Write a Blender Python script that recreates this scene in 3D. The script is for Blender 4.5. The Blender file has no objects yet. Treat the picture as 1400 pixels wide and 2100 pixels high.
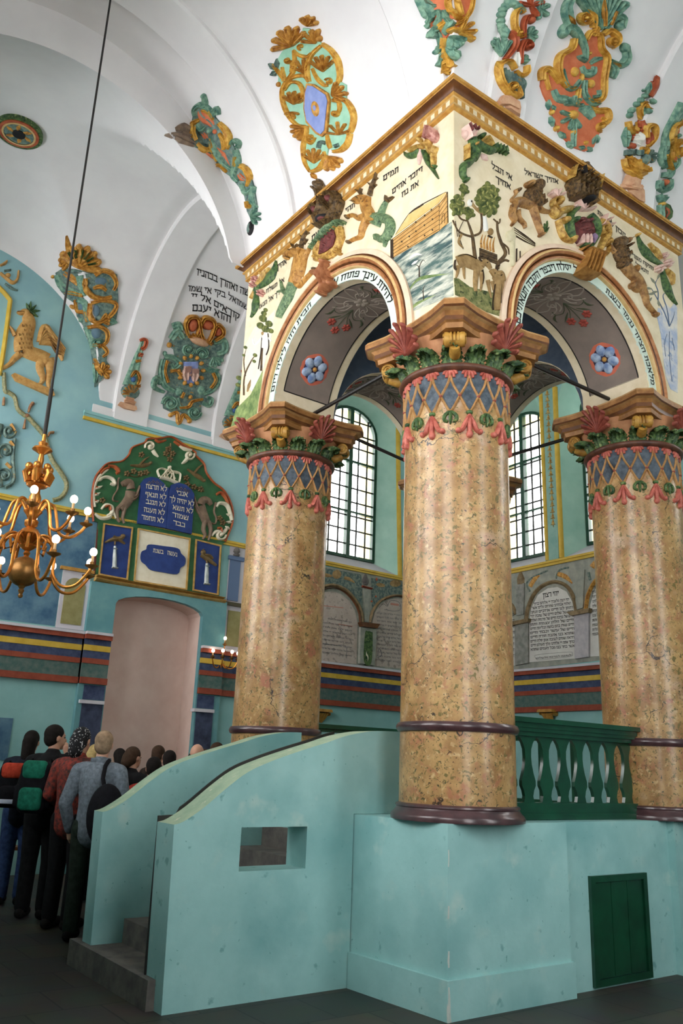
import bpy, bmesh, math, random
from math import sin, cos, pi, sqrt, radians, atan2, hypot
from mathutils import Vector as V, Matrix
from mathutils.bvhtree import BVHTree
from mathutils.geometry import tessellate_polygon
random.seed(7)
SC = bpy.context.scene
COL = SC.collection
# ------------------------------------------------------------------ camera (28 mm lens, eye height 1.6 m)
FPX, PITCH, ROLL, YAW = 1706.27, .294926, .038515, .944436
CAM = V((0, 0, 1.6))
_F = V((cos(YAW)*cos(PITCH), sin(YAW)*cos(PITCH), sin(PITCH)))
_R0 = V((sin(YAW), -cos(YAW), 0)); _U0 = _R0.cross(_F)
_R = cos(ROLL)*_R0 + sin(ROLL)*_U0; _U = -sin(ROLL)*_R0 + cos(ROLL)*_U0
def ray(x, y): return _F + _R*((x-700)/FPX) - _U*((y-1050)/FPX)
def onX(x, y, X): d = ray(x, y); return CAM + d*(X/d.x)
def onY(x, y, Y): d = ray(x, y); return CAM + d*(Y/d.y)
def onZ(x, y, z=0.0): d = ray(x, y); return CAM + d*((z-1.6)/d.z)
cam_data = bpy.data.cameras.new('camera'); cam_ob = bpy.data.objects.new('camera', cam_data); COL.objects.link(cam_ob)
cam_data.sensor_fit = 'VERTICAL'; cam_data.sensor_height = 36.0; cam_data.lens = 36.0*FPX/2100.0
cam_data.clip_start = .05; cam_data.clip_end = 200
_m = Matrix((( _R.x, _U.x, -_F.x), (_R.y, _U.y, -_F.y), (_R.z, _U.z, -_F.z))).to_4x4(); _m.translation = CAM
cam_ob.matrix_world = _m
SC.camera = cam_ob
# ------------------------------------------------------------------ materials
def lin(c):
    return tuple(((v/255)/12.92 if v/255 <= .04045 else ((v/255+.055)/1.055)**2.4) for v in c)+(1.0,)
MATS = {}
def mat(name, rgb, rgb2=None, scale=6.0, rough=.7, spec=.35, metal=0.0, bump=0.0, bscale=40.0, detail=4.0,
        spots=None, stretch=None, emit=None, lo=.35, hi=.65, coat=0.0, cracks=None):
    """noise mix of two colours, optional speckles [(rgb, scale, threshold, softness)], optional bump"""
    if name in MATS: return MATS[name]
    m = bpy.data.materials.new(name); m.use_nodes = True; MATS[name] = m
    nt = m.node_tree; N = nt.nodes; L = nt.links; b = N['Principled BSDF']
    b.inputs['Roughness'].default_value = rough; b.inputs['Metallic'].default_value = metal
    b.inputs['Specular IOR Level'].default_value = spec
    if coat: b.inputs['Coat Weight'].default_value = coat; b.inputs['Coat Roughness'].default_value = .15
    g = N.new('ShaderNodeNewGeometry'); pos = g.outputs['Position']
    if stretch:
        mp = N.new('ShaderNodeMapping'); L.new(pos, mp.inputs['Vector'])
        mp.inputs['Rotation'].default_value = stretch[1] if len(stretch) > 1 else (0, 0, 0)
        mp.inputs['Scale'].default_value = stretch[0]; pos = mp.outputs['Vector']
    col = None
    if rgb2 is not None:
        n = N.new('ShaderNodeTexNoise'); L.new(pos, n.inputs['Vector'])
        n.inputs['Scale'].default_value = scale; n.inputs['Detail'].default_value = detail; n.inputs['Roughness'].default_value = .6
        r = N.new('ShaderNodeValToRGB'); L.new(n.outputs['Fac'], r.inputs['Fac'])
        r.color_ramp.elements[0].position = lo; r.color_ramp.elements[1].position = hi
        r.color_ramp.elements[0].color = lin(rgb); r.color_ramp.elements[1].color = lin(rgb2)
        col = r.outputs['Color']
    for i, s in enumerate(spots or ()):
        n = N.new('ShaderNodeTexNoise'); L.new(pos, n.inputs['Vector'])
        n.inputs['Scale'].default_value = s[1]; n.inputs['Detail'].default_value = s[4] if len(s) > 4 else 3.0
        if len(s) > 5: n.inputs['Distortion'].default_value = s[5]
        mr = N.new('ShaderNodeMapRange'); L.new(n.outputs['Fac'], mr.inputs['Value'])
        mr.inputs['From Min'].default_value = s[2]; mr.inputs['From Max'].default_value = s[2]+s[3]
        mx = N.new('ShaderNodeMix'); mx.data_type = 'RGBA'; L.new(mr.outputs['Result'], mx.inputs['Factor'])
        if col is None: mx.inputs['A'].default_value = lin(rgb)
        else: L.new(col, mx.inputs['A'])
        mx.inputs['B'].default_value = lin(s[0]); col = mx.outputs['Result']
    if cracks:   # (rgb, scale, width): broken hairline cracks
        n1 = N.new('ShaderNodeTexNoise'); L.new(pos, n1.inputs['Vector']); n1.inputs['Scale'].default_value = 5; n1.inputs['Detail'].default_value = 4
        va = N.new('ShaderNodeVectorMath'); va.operation = 'MULTIPLY_ADD'; L.new(n1.outputs['Color'], va.inputs[0]); va.inputs[1].default_value = (.35, .35, .35); L.new(pos, va.inputs[2])
        vo = N.new('ShaderNodeTexVoronoi'); vo.feature = 'DISTANCE_TO_EDGE'; vo.inputs['Scale'].default_value = cracks[1]; L.new(va.outputs[0], vo.inputs['Vector'])
        m1 = N.new('ShaderNodeMapRange'); L.new(vo.outputs['Distance'], m1.inputs['Value']); m1.inputs['From Min'].default_value = cracks[2]; m1.inputs['From Max'].default_value = cracks[2]*.4
        n2 = N.new('ShaderNodeTexNoise'); L.new(pos, n2.inputs['Vector']); n2.inputs['Scale'].default_value = 2.4
        m2 = N.new('ShaderNodeMapRange'); L.new(n2.outputs['Fac'], m2.inputs['Value']); m2.inputs['From Min'].default_value = .52; m2.inputs['From Max'].default_value = .58
        mm = N.new('ShaderNodeMath'); mm.operation = 'MULTIPLY'; L.new(m1.outputs[0], mm.inputs[0]); L.new(m2.outputs[0], mm.inputs[1])
        mx = N.new('ShaderNodeMix'); mx.data_type = 'RGBA'; L.new(mm.outputs[0], mx.inputs['Factor']); L.new(col, mx.inputs['A']); mx.inputs['B'].default_value = lin(cracks[0]); col = mx.outputs['Result']
    if col is None: b.inputs['Base Color'].default_value = lin(rgb)
    else: L.new(col, b.inputs['Base Color'])
    if bump:
        n = N.new('ShaderNodeTexNoise'); L.new(g.outputs['Position'], n.inputs['Vector'])
        n.inputs['Scale'].default_value = bscale; n.inputs['Detail'].default_value = 5
        bp = N.new('ShaderNodeBump'); L.new(n.outputs['Fac'], bp.inputs['Height'])
        bp.inputs['Strength'].default_value = bump; bp.inputs['Distance'].default_value = .02
        L.new(bp.outputs['Normal'], b.inputs['Normal'])
    if emit:
        b.inputs['Emission Color'].default_value = lin(emit[0]); b.inputs['Emission Strength'].default_value = emit[1]
    m.diffuse_color = lin(rgb)
    return m
# ------------------------------------------------------------------ mesh builder
class MB:
    WF = 1.0; GROOVE = False
    def __init__(s): s.v = []; s.f = []; s.mi = []; s.cur = 0
    def add(s, vs, fs):
        o = len(s.v); s.v += [V(p) for p in vs]
        s.f += [tuple(i+o for i in f) for f in fs]; s.mi += [s.cur]*len(fs); return s
    def box(s, x0, x1, y0, y1, z0, z1):
        return s.add([(x0,y0,z0),(x1,y0,z0),(x1,y1,z0),(x0,y1,z0),(x0,y0,z1),(x1,y0,z1),(x1,y1,z1),(x0,y1,z1)],
              [(3,2,1,0),(4,5,6,7),(0,1,5,4),(1,2,6,5),(2,3,7,6),(3,0,4,7)])
    def lathe(s, c, prof, n=48, a0=0, a1=2*pi):
        full = abs(a1-a0-2*pi) < 1e-6; k = n if full else n+1; vs = []; fs = []
        for i in range(k):
            a = a0+(a1-a0)*i/n
            for r, z in prof: vs.append((c[0]+r*cos(a), c[1]+r*sin(a), c[2]+z))
        p = len(prof)
        for i in range(n):
            j = (i+1) % k
            for q in range(p-1): fs.append((i*p+q, j*p+q, j*p+q+1, i*p+q+1))
        return s.add(vs, fs)
    def tube(s, pts, r, n=8, caps=True):
        pts = [V(p) for p in pts]; k = len(pts)
        rr = r if isinstance(r, (list, tuple)) else [r]*k
        vs = []; fs = []; up = None
        for i, p in enumerate(pts):
            t = (pts[min(i+1, k-1)]-pts[max(i-1, 0)]).normalized()
            if up is None: up = V((0, 0, 1)) if abs(t.z) < .9 else V((1, 0, 0))
            a = t.cross(up).normalized(); up = a.cross(t).normalized()
            for q in range(n):
                w = 2*pi*q/n; vs.append(p+(a*cos(w)+up*sin(w))*rr[i])
        for i in range(k-1):
            for q in range(n):
                r2 = (q+1) % n; fs.append((i*n+q, i*n+r2, (i+1)*n+r2, (i+1)*n+q))
        if caps: fs.append(tuple(reversed(range(n)))); fs.append(tuple((k-1)*n+q for q in range(n)))
        return s.add(vs, fs)
    def prism(s, loops, fn, d0, d1):
        """polygon with holes (2D loops) swept between depth d0 and d1 through fn(u, v, d)"""
        lp = [[V((a, b, 0)) for a, b in L] for L in loops]
        tris = tessellate_polygon(lp); flat = [p for L in lp for p in L]; n = len(flat)
        vs = [fn(p.x, p.y, d0) for p in flat]+[fn(p.x, p.y, d1) for p in flat]; fs = []
        for t in tris: fs.append(tuple(t)); fs.append(tuple(n+i for i in reversed(t)))
        o = 0
        for L in lp:
            k = len(L)
            for i in range(k): j = (i+1) % k; fs.append((o+i, o+j, n+o+j, n+o+i))
            o += k
        return s.add(vs, fs)
    def sphere(s, c, r, nu=16, nv=10, M=None):
        rx, ry, rz = r if isinstance(r, (list, tuple)) else (r, r, r); vs = []; fs = []
        for j in range(nv+1):
            b = -pi/2+pi*j/nv
            for i in range(nu):
                a = 2*pi*i/nu; p = V((rx*cos(b)*cos(a), ry*cos(b)*sin(a), rz*sin(b)))
                if M is not None: p = M @ p
                vs.append(p+V(c))
        for j in range(nv):
            for i in range(nu):
                i2 = (i+1) % nu; fs.append((j*nu+i, j*nu+i2, (j+1)*nu+i2, (j+1)*nu+i))
        return s.add(vs, fs)
    def capsule(s, a, b, ra, rb, n=12):
        a = V(a); b = V(b); d = (b-a); L = d.length; d = d.normalized(); pts = []; rs = []
        for i in range(5):
            w = pi/2*i/4; pts.append(a-d*ra*cos(w)); rs.append(max(ra*sin(w), 1e-4))
        for i in range(5):
            w = pi/2*i/4; pts.append(b+d*rb*sin(w)); rs.append(max(rb*cos(w), 1e-4))
        return s.tube(pts, rs, n, False)
    # ---- things that lie on a mapped surface m(u, v, h)
    def plate(s, m, poly, h=.02, h0=-.01, sub=2):
        lp = [V((a, b, 0)) for a, b in poly]; tr = [tuple(t) for t in tessellate_polygon([lp])]
        pts = [(p.x, p.y) for p in lp]; ed = {}
        bnd = [(i, (i+1) % len(pts)) for i in range(len(pts))]
        for _ in range(sub):
            ed = {}
            def mid(a, b):
                k = (min(a, b), max(a, b))
                if k not in ed: ed[k] = len(pts); pts.append(((pts[a][0]+pts[b][0])/2, (pts[a][1]+pts[b][1])/2))
                return ed[k]
            nt = []
            for a, b, c in tr:
                x, y, z = mid(a, b), mid(b, c), mid(c, a); nt += [(a, x, z), (x, b, y), (z, y, c), (x, y, z)]
            nb = []
            for a, b in bnd:
                x = mid(a, b); nb += [(a, x), (x, b)]
            tr = nt; bnd = nb
        n = len(pts); vs = [m(u, v, h) for u, v in pts]; fs = list(tr)
        low = {}
        for a, b in bnd:
            for i in (a, b):
                if i not in low: low[i] = n+len(low)
        for i in low: vs.append(m(pts[i][0], pts[i][1], h0))
        for a, b in bnd: fs.append((a, b, low[b], low[a]))
        return s.add(vs, fs)
    def stroke(s, m, pts, w, h=.03, n=None, closed=False, h0=-.004, flat=False):
        """half round moulding along a smooth path; w = width or (start, middle, end)"""
        w = tuple(q*MB.WF for q in w) if isinstance(w, (tuple, list)) else w*MB.WF
        P = smooth(pts, n, closed); k = len(P); vs = []; fs = []
        pr = [(-1, 0), (-.75, .62), (0, 1), (.75, .62), (1, 0)] if not flat else [(-1, 0), (-.95, 1), (.95, 1), (1, 0)]
        if MB.GROOVE and not flat: pr = [(-1, 0), (-.86, .62), (-.5, 1), (-.14, .58), (.14, .58), (.5, 1), (.86, .62), (1, 0)]
        q = len(pr)
        for i, (x, y) in enumerate(P):
            if closed: a, b = P[i-1], P[(i+1) % k]
            else: a, b = P[max(i-1, 0)], P[min(i+1, k-1)]
            tx, ty = b[0]-a[0], b[1]-a[1]; L = hypot(tx, ty) or 1; nx, ny = -ty/L, tx/L
            t = i/max(k-1, 1)
            if isinstance(w, (tuple, list)):
                ww = w[0]*(1-2*t)+w[1]*2*t if t < .5 else w[1]*(2-2*t)+w[2]*(2*t-1)
            else: ww = w
            for a_, b_ in pr:
                hh = h*b_*(.45+.55*min(1, ww/(max(w) if isinstance(w, (tuple, list)) else w)))
                vs.append(m(x+nx*a_*ww/2, y+ny*a_*ww/2, h0+hh if b_ == 0 else hh))
        for i in range(k if closed else k-1):
            j = (i+1) % k
            for t in range(q-1): fs.append((i*q+t, i*q+t+1, j*q+t+1, j*q+t))
        if not closed: fs += [tuple(range(q)), tuple((k-1)*q+t for t in reversed(range(q)))]
        return s.add(vs, fs)
    def blob(s, m, x, y, rx, ry=None, rot=0, h=.03, n=14):
        ry = ry or rx; vs = []; fs = []; R = [(1, -.004), (.93, h*.35), (.75, h*.72), (.42, h*.95)]; c, d = cos(radians(rot)), sin(radians(rot))
        for f, hh in R:
            for i in range(n):
                a = 2*pi*i/n; u, v = rx*f*cos(a), ry*f*sin(a); vs.append(m(x+u*c-v*d, y+u*d+v*c, hh))
        vs.append(m(x, y, h))
        for j in range(3):
            for i in range(n): i2 = (i+1) % n; fs.append((j*n+i, j*n+i2, (j+1)*n+i2, (j+1)*n+i))
        for i in range(n): fs.append((3*n+i, 3*n+(i+1) % n, 4*n))
        return s.add(vs, fs)
    def spiral(s, m, x, y, r, turns=1.4, a0=0, w=8, h=.03, d=1):
        pts = []; k = int(14*turns)+4
        for i in range(k+1):
            t = i/k; a = radians(a0)+d*2*pi*turns*t; q = r*(1-t)**.8
            pts.append((x+q*cos(a), y+q*sin(a)))
        s.stroke(m, pts, (w*.7, w, w*.8), h, n=k*2); return s.blob(m, x, y, w*.7, None, 0, h*1.25, 10)
    def leaf(s, m, x0, y0, x1, y1, w, h=.03, bend=0):
        dx, dy = x1-x0, y1-y0; pts = [(x0, y0), (x0+dx*.33-dy*bend, y0+dy*.33+dx*bend), (x0+dx*.7-dy*bend, y0+dy*.7+dx*bend), (x1, y1)]
        return s.stroke(m, pts, (w*.35, w, w*.12), h, n=10)
    def fan(s, m, x, y, r, a0, a1, n, w, h=.03):
        for i in range(n):
            a = radians(a0+(a1-a0)*(i/(n-1) if n > 1 else .5)); s.stroke(m, [(x, y), (x+r*.5*cos(a), y+r*.5*sin(a)), (x+r*cos(a), y+r*sin(a))], (w*.4, w*.9, w), h, n=6)
            s.blob(m, x+r*cos(a), y+r*sin(a), w*.5, None, 0, h, 8)
        return s
    def flower(s, m, x, y, r, n=5, h=.02, a0=0):
        for i in range(n):
            a = radians(a0)+2*pi*i/n; s.blob(m, x+r*.55*cos(a), y+r*.55*sin(a), r*.45, r*.36, math.degrees(a), h, 10)
        return s
    def clusters(s, gap=.05):
        """groups of loose pieces that lie close together"""
        n = len(s.v); up = list(range(n))
        def find(i):
            while up[i] != i: up[i] = up[up[i]]; i = up[i]
            return i
        for f in s.f:
            a = find(f[0])
            for q in f[1:]: up[find(q)] = a
        comp = {}
        for i, f in enumerate(s.f): comp.setdefault(find(f[0]), []).append(i)
        bx = []
        for c in comp.values():
            P = [s.v[q] for i in c for q in s.f[i]]; bx.append([min(p.x for p in P), min(p.y for p in P), min(p.z for p in P), max(p.x for p in P), max(p.y for p in P), max(p.z for p in P), c])
        g = list(range(len(bx)))
        def fg(i):
            while g[i] != i: g[i] = g[g[i]]; i = g[i]
            return i
        for i in range(len(bx)):
            for j in range(i):
                if all(bx[i][k] <= bx[j][k+3]+gap and bx[j][k] <= bx[i][k+3]+gap for k in range(3)): g[fg(i)] = fg(j)
        out = {}
        for i in range(len(bx)): out.setdefault(fg(i), []).extend(bx[i][6])
        return list(out.values())
    def build_split(s, name, m=None, parent=None, ang=40, gap=.05):
        cl = s.clusters(gap)
        if len(cl) == 1: return s.build(name, m, parent, ang)
        first = None
        for c in cl:
            b = MB(); mp = {}
            for i in c:
                f = []
                for q in s.f[i]:
                    if q not in mp: mp[q] = len(b.v); b.v.append(s.v[q])
                    f.append(mp[q])
                b.f.append(tuple(f)); b.mi.append(s.mi[i])
            o = b.build(name, m, parent, ang); first = first or o
        return first
    def build(s, name, material=None, parent=None, smooth_ang=40, local=False):
        me = bpy.data.meshes.new(name)
        off = V((0, 0, 0))
        if parent is not None and not local:
            p = parent
            while p is not None: off = off+V(p.location); p = p.parent
        me.from_pydata([tuple(v-off) for v in s.v], [], s.f)
        ms = material if isinstance(material, (list, tuple)) else [material]
        for mm in ms:
            if mm is not None: me.materials.append(mm)
        if len(ms) > 1: me.polygons.foreach_set('material_index', s.mi)
        bm = bmesh.new(); bm.from_mesh(me); bmesh.ops.remove_doubles(bm, verts=bm.verts, dist=1e-5)
        bmesh.ops.recalc_face_normals(bm, faces=bm.faces); bm.to_mesh(me); bm.free()
        if smooth_ang:
            me.polygons.foreach_set('use_smooth', [True]*len(me.polygons))
            me.set_sharp_from_angle(angle=radians(smooth_ang))
        o = bpy.data.objects.new(name, me); COL.objects.link(o)
        if parent is not None: o.parent = parent
        return o
def frame4(m, q, w, h=.022):
    def f(mb):
        k = len(q); cx = sum(p[0] for p in q)/k; cy = sum(p[1] for p in q)/k
        inn = [(p[0]+(w if p[0] < cx else -w), p[1]+(w if p[1] < cy else -w)) for p in q]
        for i in range(k): j = (i+1) % k; mb.plate(m, [q[i], q[j], inn[j], inn[i]], h, -.004, 0)
    return f
def smooth(pts, n=None, closed=False):
    k = len(pts)
    if k < 3 and not closed:
        n = n or 4; return [(pts[0][0]+(pts[-1][0]-pts[0][0])*i/n, pts[0][1]+(pts[-1][1]-pts[0][1])*i/n) for i in range(n+1)]
    seg = k if closed else k-1; n = n or seg*5; out = []
    g = (lambda i: pts[i % k]) if closed else (lambda i: pts[min(max(i, 0), k-1)])
    for i in range(n if closed else n+1):
        t = i*seg/n; a = min(int(t), seg-1); f = t-a; p0, p1, p2, p3 = g(a-1), g(a), g(a+1), g(a+2); q = []
        for c in (0, 1):
            q.append(.5*(2*p1[c]+(p2[c]-p0[c])*f+(2*p0[c]-5*p1[c]+4*p2[c]-p3[c])*f*f+(3*p1[c]-p0[c]-3*p2[c]+p3[c])*f**3))
        out.append(tuple(q))
    return out
# ------------------------------------------------------------------ surface maps, fed with photograph pixels or metres
def mapX(X): return lambda u, v, h: onX(u, v, X)+V((-h, 0, 0))
def mapY(Y): return lambda u, v, h: onY(u, v, Y)+V((0, -h, 0))
def mapP(o, a, b, n):
    o, a, b, n = V(o), V(a), V(b), V(n); return lambda u, v, h: o+a*u+b*v+n*h
def mapCyl(c, R): return lambda a, z, h: V((c[0]+(R+h)*cos(a), c[1]+(R+h)*sin(a), z))
def mapS(bvh):
    def f(u, v, h):
        d = ray(u, v).normalized(); p, n, i, t = bvh.ray_cast(CAM, d)
        if p is None or p.y > WY1-.006: return onY(u, v, WY1-.006)+V((0, -h, 0))
        if n.dot(d) > 0: n = -n
        return p+n*h
    return f
# ------------------------------------------------------------------ objects
def tag(o, label=None, cat=None, group=None, kind=None):
    if label: o['label'] = label
    if cat: o['category'] = cat
    if group: o['group'] = group
    if kind: o['kind'] = kind
    return o
def thing(name, label, cat, loc=(0, 0, 0), group=None, rz=0):
    o = bpy.data.objects.new(name, None); COL.objects.link(o); o.location = loc; o.rotation_euler = (0, 0, rz)
    o.empty_display_size = .1
    return tag(o, label, cat, group)
def struct(o): o['kind'] = 'structure'; return o
def dup(root, loc, label=None, rz=None):
    r = root.copy(); COL.objects.link(r); r.location = loc
    if rz is not None: r.rotation_euler = (0, 0, rz)
    if label: r['label'] = label
    for ch in list(root.children):
        c = ch.copy(); COL.objects.link(c); c.parent = r
        for g in list(ch.children):
            d = g.copy(); COL.objects.link(d); d.parent = c
    return r
_tc = {}
# square Hebrew letters as pen strokes (points of a polyline, pen width) in a box one unit high
_T, _V = .19, .15
LET = {'א': (.82, [([(.06, .98), (.76, .02)], .2), ([(.74, 1), (.70, .72), (.52, .42)], _V), ([(.08, .02), (.14, .4), (.28, .66)], _V)]), 'ב': (.8, [([(.05, .91), (.62, .91), (.62, .1)], _V), ([(.05, .91), (.62, .91)], _T), ([(0, .09), (.8, .09)], _T)]), 'ג': (.5, [([(.08, .91), (.44, .91)], _T), ([(.4, .9), (.44, 0)], _V), ([(.40, .34), (.06, .02)], _V)]), 'ד': (.74, [([(0, .91), (.74, .91)], _T), ([(.6, .9), (.6, 0)], _V)]), 'ה': (.74, [([(0, .91), (.72, .91)], _T), ([(.66, .9), (.66, 0)], _V), ([(.12, .58), (.12, 0)], _V)]), 'ו': (.34, [([(.02, .91), (.33, .91)], _T), ([(.26, .9), (.26, 0)], _V)]), 'ז': (.42, [([(0, .91), (.42, .91)], _T), ([(.24, .9), (.18, 0)], _V)]), 'ח': (.76, [([(0, .91), (.76, .91)], _T), ([(.68, .9), (.68, 0)], _V), ([(.12, .9), (.12, 0)], _V)]),
 'ט': (.78, [([(.1, 1), (.1, .08), (.72, .09), (.72, .8), (.5, .95)], _V), ([(.05, .09), (.76, .09)], _T)]), 'י': (.34, [([(.02, .91), (.33, .91)], _T), ([(.26, .9), (.22, .5)], _V)]), 'כ': (.7, [([(.04, .91), (.6, .91), (.6, .09), (.02, .09)], _V), ([(.04, .91), (.6, .91)], _T), ([(.02, .09), (.62, .09)], _T)]), 'ך': (.68, [([(0, .91), (.66, .91)], _T), ([(.6, .9), (.6, -.4)], _V)]), 'ל': (.7, [([(.1, 1.45), (.1, .91), (.62, .91), (.6, .5), (.28, 0)], _V), ([(.06, .91), (.66, .91)], _T)]), 'מ': (.82, [([(.04, .98), (.22, .66), (.08, 0)], _V), ([(.2, .72), (.45, .93), (.74, .74), (.74, .09), (.4, .09)], _V)]), 'ם': (.78, [([(.08, .91), (.7, .91), (.7, .09), (.1, .09), (.1, .91)], _V), ([(.02, .91), (.72, .91)], _T), ([(.08, .09), (.72, .09)], _T)]),
 'נ': (.48, [([(.1, .91), (.4, .91), (.4, .09), (0, .09)], _V), ([(0, .09), (.46, .09)], _T)]), 'ן': (.34, [([(.02, .91), (.33, .91)], _T), ([(.26, .9), (.26, -.4)], _V)]), 'ס': (.8, [([(0, .91), (.76, .91)], _T), ([(.1, .9), (.12, .4), (.38, .06), (.64, .4), (.7, .9)], _V)]), 'ע': (.76, [([(.7, 1), (.64, .5), (.5, .24), (.04, -.04)], _V), ([(.1, 1), (.2, .6), (.38, .22)], _V)]), 'פ': (.74, [([(.34, .52), (.1, .52), (.1, .91), (.64, .91), (.64, .09), (.04, .09)], _V), ([(.04, .09), (.66, .09)], _T)]), 'ף': (.74, [([(.34, .52), (.1, .52), (.1, .91), (.64, .91), (.64, -.4)], _V)]), 'צ': (.76, [([(.06, 1), (.34, .55), (.66, .12)], _V), ([(.7, 1), (.62, .7), (.42, .46)], _V), ([(.02, .09), (.74, .09)], _T)]), 'ץ': (.7, [([(.05, 1), (.34, .5), (.34, -.4)], _V), ([(.66, 1), (.56, .66), (.36, .46)], _V)]),
 'ק': (.74, [([(0, .91), (.72, .91)], _T), ([(.66, .9), (.62, .46), (.38, .14)], _V), ([(.12, .58), (.12, -.4)], _V)]), 'ר': (.68, [([(0, .91), (.62, .91)], _T), ([(.6, .95), (.6, 0)], _V)]), 'ש': (1.0, [([(.06, 1), (.16, .09)], _V), ([(.94, 1), (.82, .09)], _V), ([(.52, 1), (.46, .6), (.2, .3)], _V), ([(.12, .09), (.86, .09)], _T)]), 'ת': (.8, [([(.1, .91), (.7, .91)], _T), ([(.68, .95), (.68, 0)], _V), ([(.2, .9), (.2, .09), (0, .09)], _V)])}
def glyphs(s):
    """mesh of a Hebrew line in visual order; x from 0 to width, y from the baseline, letters one unit high"""
    if s in _tc: return _tc[s]
    vs = []; fs = []; x = 0
    for ch in s[::-1]:
        if ch not in LET: x += .42; continue
        w, st = LET[ch]
        for pts, pw in st:
            for (x0, y0), (x1, y1) in zip(pts, pts[1:]):
                dx, dy = x1-x0, y1-y0; L = hypot(dx, dy) or 1; ux, uy = dx/L*pw*.45, dy/L*pw*.45; nx, ny = -dy/L*pw/2, dx/L*pw/2; o = len(vs)
                vs += [(x+x0-ux+nx, y0-uy+ny), (x+x0-ux-nx, y0-uy-ny), (x+x1+ux-nx, y1+uy-ny), (x+x1+ux+nx, y1+uy+ny)]; fs.append((o, o+1, o+2, o+3))
        x += w+.17
    _tc[s] = (vs, fs, max(x-.17, .1), 1); return _tc[s]
def write(mb, m, s, path, hgt, up=None, h=.006, stretch=None):
    """letters along a path in map units; path runs left to right on its baseline, hgt = letter height"""
    vs, fs, W, H = glyphs(s)
    P = smooth(path, max(12, len(path)*6)); d = [0]
    for i in range(1, len(P)): d.append(d[-1]+hypot(P[i][0]-P[i-1][0], P[i][1]-P[i-1][1]))
    T = d[-1]; out = []; capH = 1.0
    for x, y in vs:
        t = x/W*T; i = 1
        while i < len(d)-1 and d[i] < t: i += 1
        f = (t-d[i-1])/max(d[i]-d[i-1], 1e-9); px = P[i-1][0]+(P[i][0]-P[i-1][0])*f; py = P[i-1][1]+(P[i][1]-P[i-1][1])*f
        if up is None:
            tx, ty = P[i][0]-P[i-1][0], P[i][1]-P[i-1][1]; L = hypot(tx, ty); ux, uy = ty/L, -tx/L
        else: ux, uy = up
        out.append(m(px+ux*y/capH*hgt, py+uy*y/capH*hgt, h))
    mb.add(out, fs)
# ================================================================== materials of the place
TEAL = mat('turquoise_plaster', (146,192,190), (160,204,202), 2.2, .6, .3, bump=.12, bscale=14, spots=[((164,202,198), 5, .6, .12, 6), ((120,168,168), 9, .66, .06, 6), ((126,176,176), 1.4, .52, .2, 8), ((176,206,200), 3.3, .62, .1, 8), ((112,160,158), 26, .70, .04, 4)])
TEALW = mat('teal_wall_plaster', (134,180,178), (150,194,192), 1.6, .8, .2, bump=.1, bscale=12)
SKYW = mat('pale_blue_plaster', (140,180,188), (158,198,198), 1.3, .85, .2, bump=.08, bscale=12)
WHITE = mat('white_plaster', (222,219,220), (230,228,228), 1.2, .85, .15, bump=.06, bscale=9)
REVEAL = mat('pale_green_reveal', (158,200,184), (178,214,198), 2, .8, .2)
BLUEF = mat('blue_grey_field', (66,100,128), (104,138,156), 3.5, .85, .2, detail=7)
PINKP = mat('pinkish_plaster', (206,178,166), (216,192,180), 2.5, .85, .15, bump=.1, bscale=10)
YEL = mat('yellow_paint', (196,160,52), (212,178,74), 6, .6)
REDB = mat('brick_red_paint', (132,58,40), (152,74,52), 8, .65)
NAVY = mat('navy_paint', (46,56,88), (72,84,112), 9, .65)
GRNB = mat('green_marbled_paint', (62,96,90), (96,110,104), 14, .7, detail=8)
LAV = mat('lavender_white', (198,192,200), (206,202,206), 4, .85)
CREAM = mat('cream_plaster', (218,202,168), (232,218,190), 5, .7, .25, bump=.06, bscale=16)
GOLDB = mat('ochre_gilding', (168,116,48), (196,150,74), 14, .42, .45)
BROWN = mat('dark_brown_paint', (82,48,24), (108,66,34), 12, .4, .45)
TAN = mat('tan_paint', (196,160,104), (212,180,126), 12, .5)
BLACK = mat('black_letter_paint', (22,20,22), None, rough=.7)
STONE = mat('worn_step_stone', (88,84,82), (116,110,104), 7, .8, bump=.2, bscale=20)
IRON = mat('dark_iron', (30,27,26), None, rough=.45, spec=.4)
GREENP = mat('green_gloss_paint', (12,54,36), (18,72,48), 5, .28, .5, coat=.4)
GREENW = mat('green_window_paint', (22,62,44), (34,78,58), 5, .4)
LEAD = mat('dark_glazing_bar', (38,42,40), None, rough=.5)
def floor_material():
    m = bpy.data.materials.new('stone_floor_tiles'); m.use_nodes = True; nt = m.node_tree; N = nt.nodes; L = nt.links; b = N['Principled BSDF']
    g = N.new('ShaderNodeNewGeometry'); br = N.new('ShaderNodeTexBrick'); mp = N.new('ShaderNodeMapping')
    L.new(g.outputs['Position'], mp.inputs['Vector']); L.new(mp.outputs['Vector'], br.inputs['Vector'])
    br.offset = .5; br.inputs['Scale'].default_value = 1.6; br.inputs['Brick Width'].default_value = .8; br.inputs['Row Height'].default_value = .8
    br.inputs['Color1'].default_value = lin((84,76,64)); br.inputs['Color2'].default_value = lin((58,60,56)); br.inputs['Mortar'].default_value = lin((34,34,30)); br.inputs['Mortar Size'].default_value = .012
    n = N.new('ShaderNodeTexNoise'); L.new(g.outputs['Position'], n.inputs['Vector']); n.inputs['Scale'].default_value = 3; n.inputs['Detail'].default_value = 6
    mx = N.new('ShaderNodeMix'); mx.data_type = 'RGBA'; mx.blend_type = 'MULTIPLY'; mx.inputs['Factor'].default_value = .7
    L.new(br.outputs['Color'], mx.inputs['A']); L.new(n.outputs['Color'], mx.inputs['B']); L.new(mx.outputs['Result'], b.inputs['Base Color'])
    b.inputs['Roughness'].default_value = .55; return m
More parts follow.
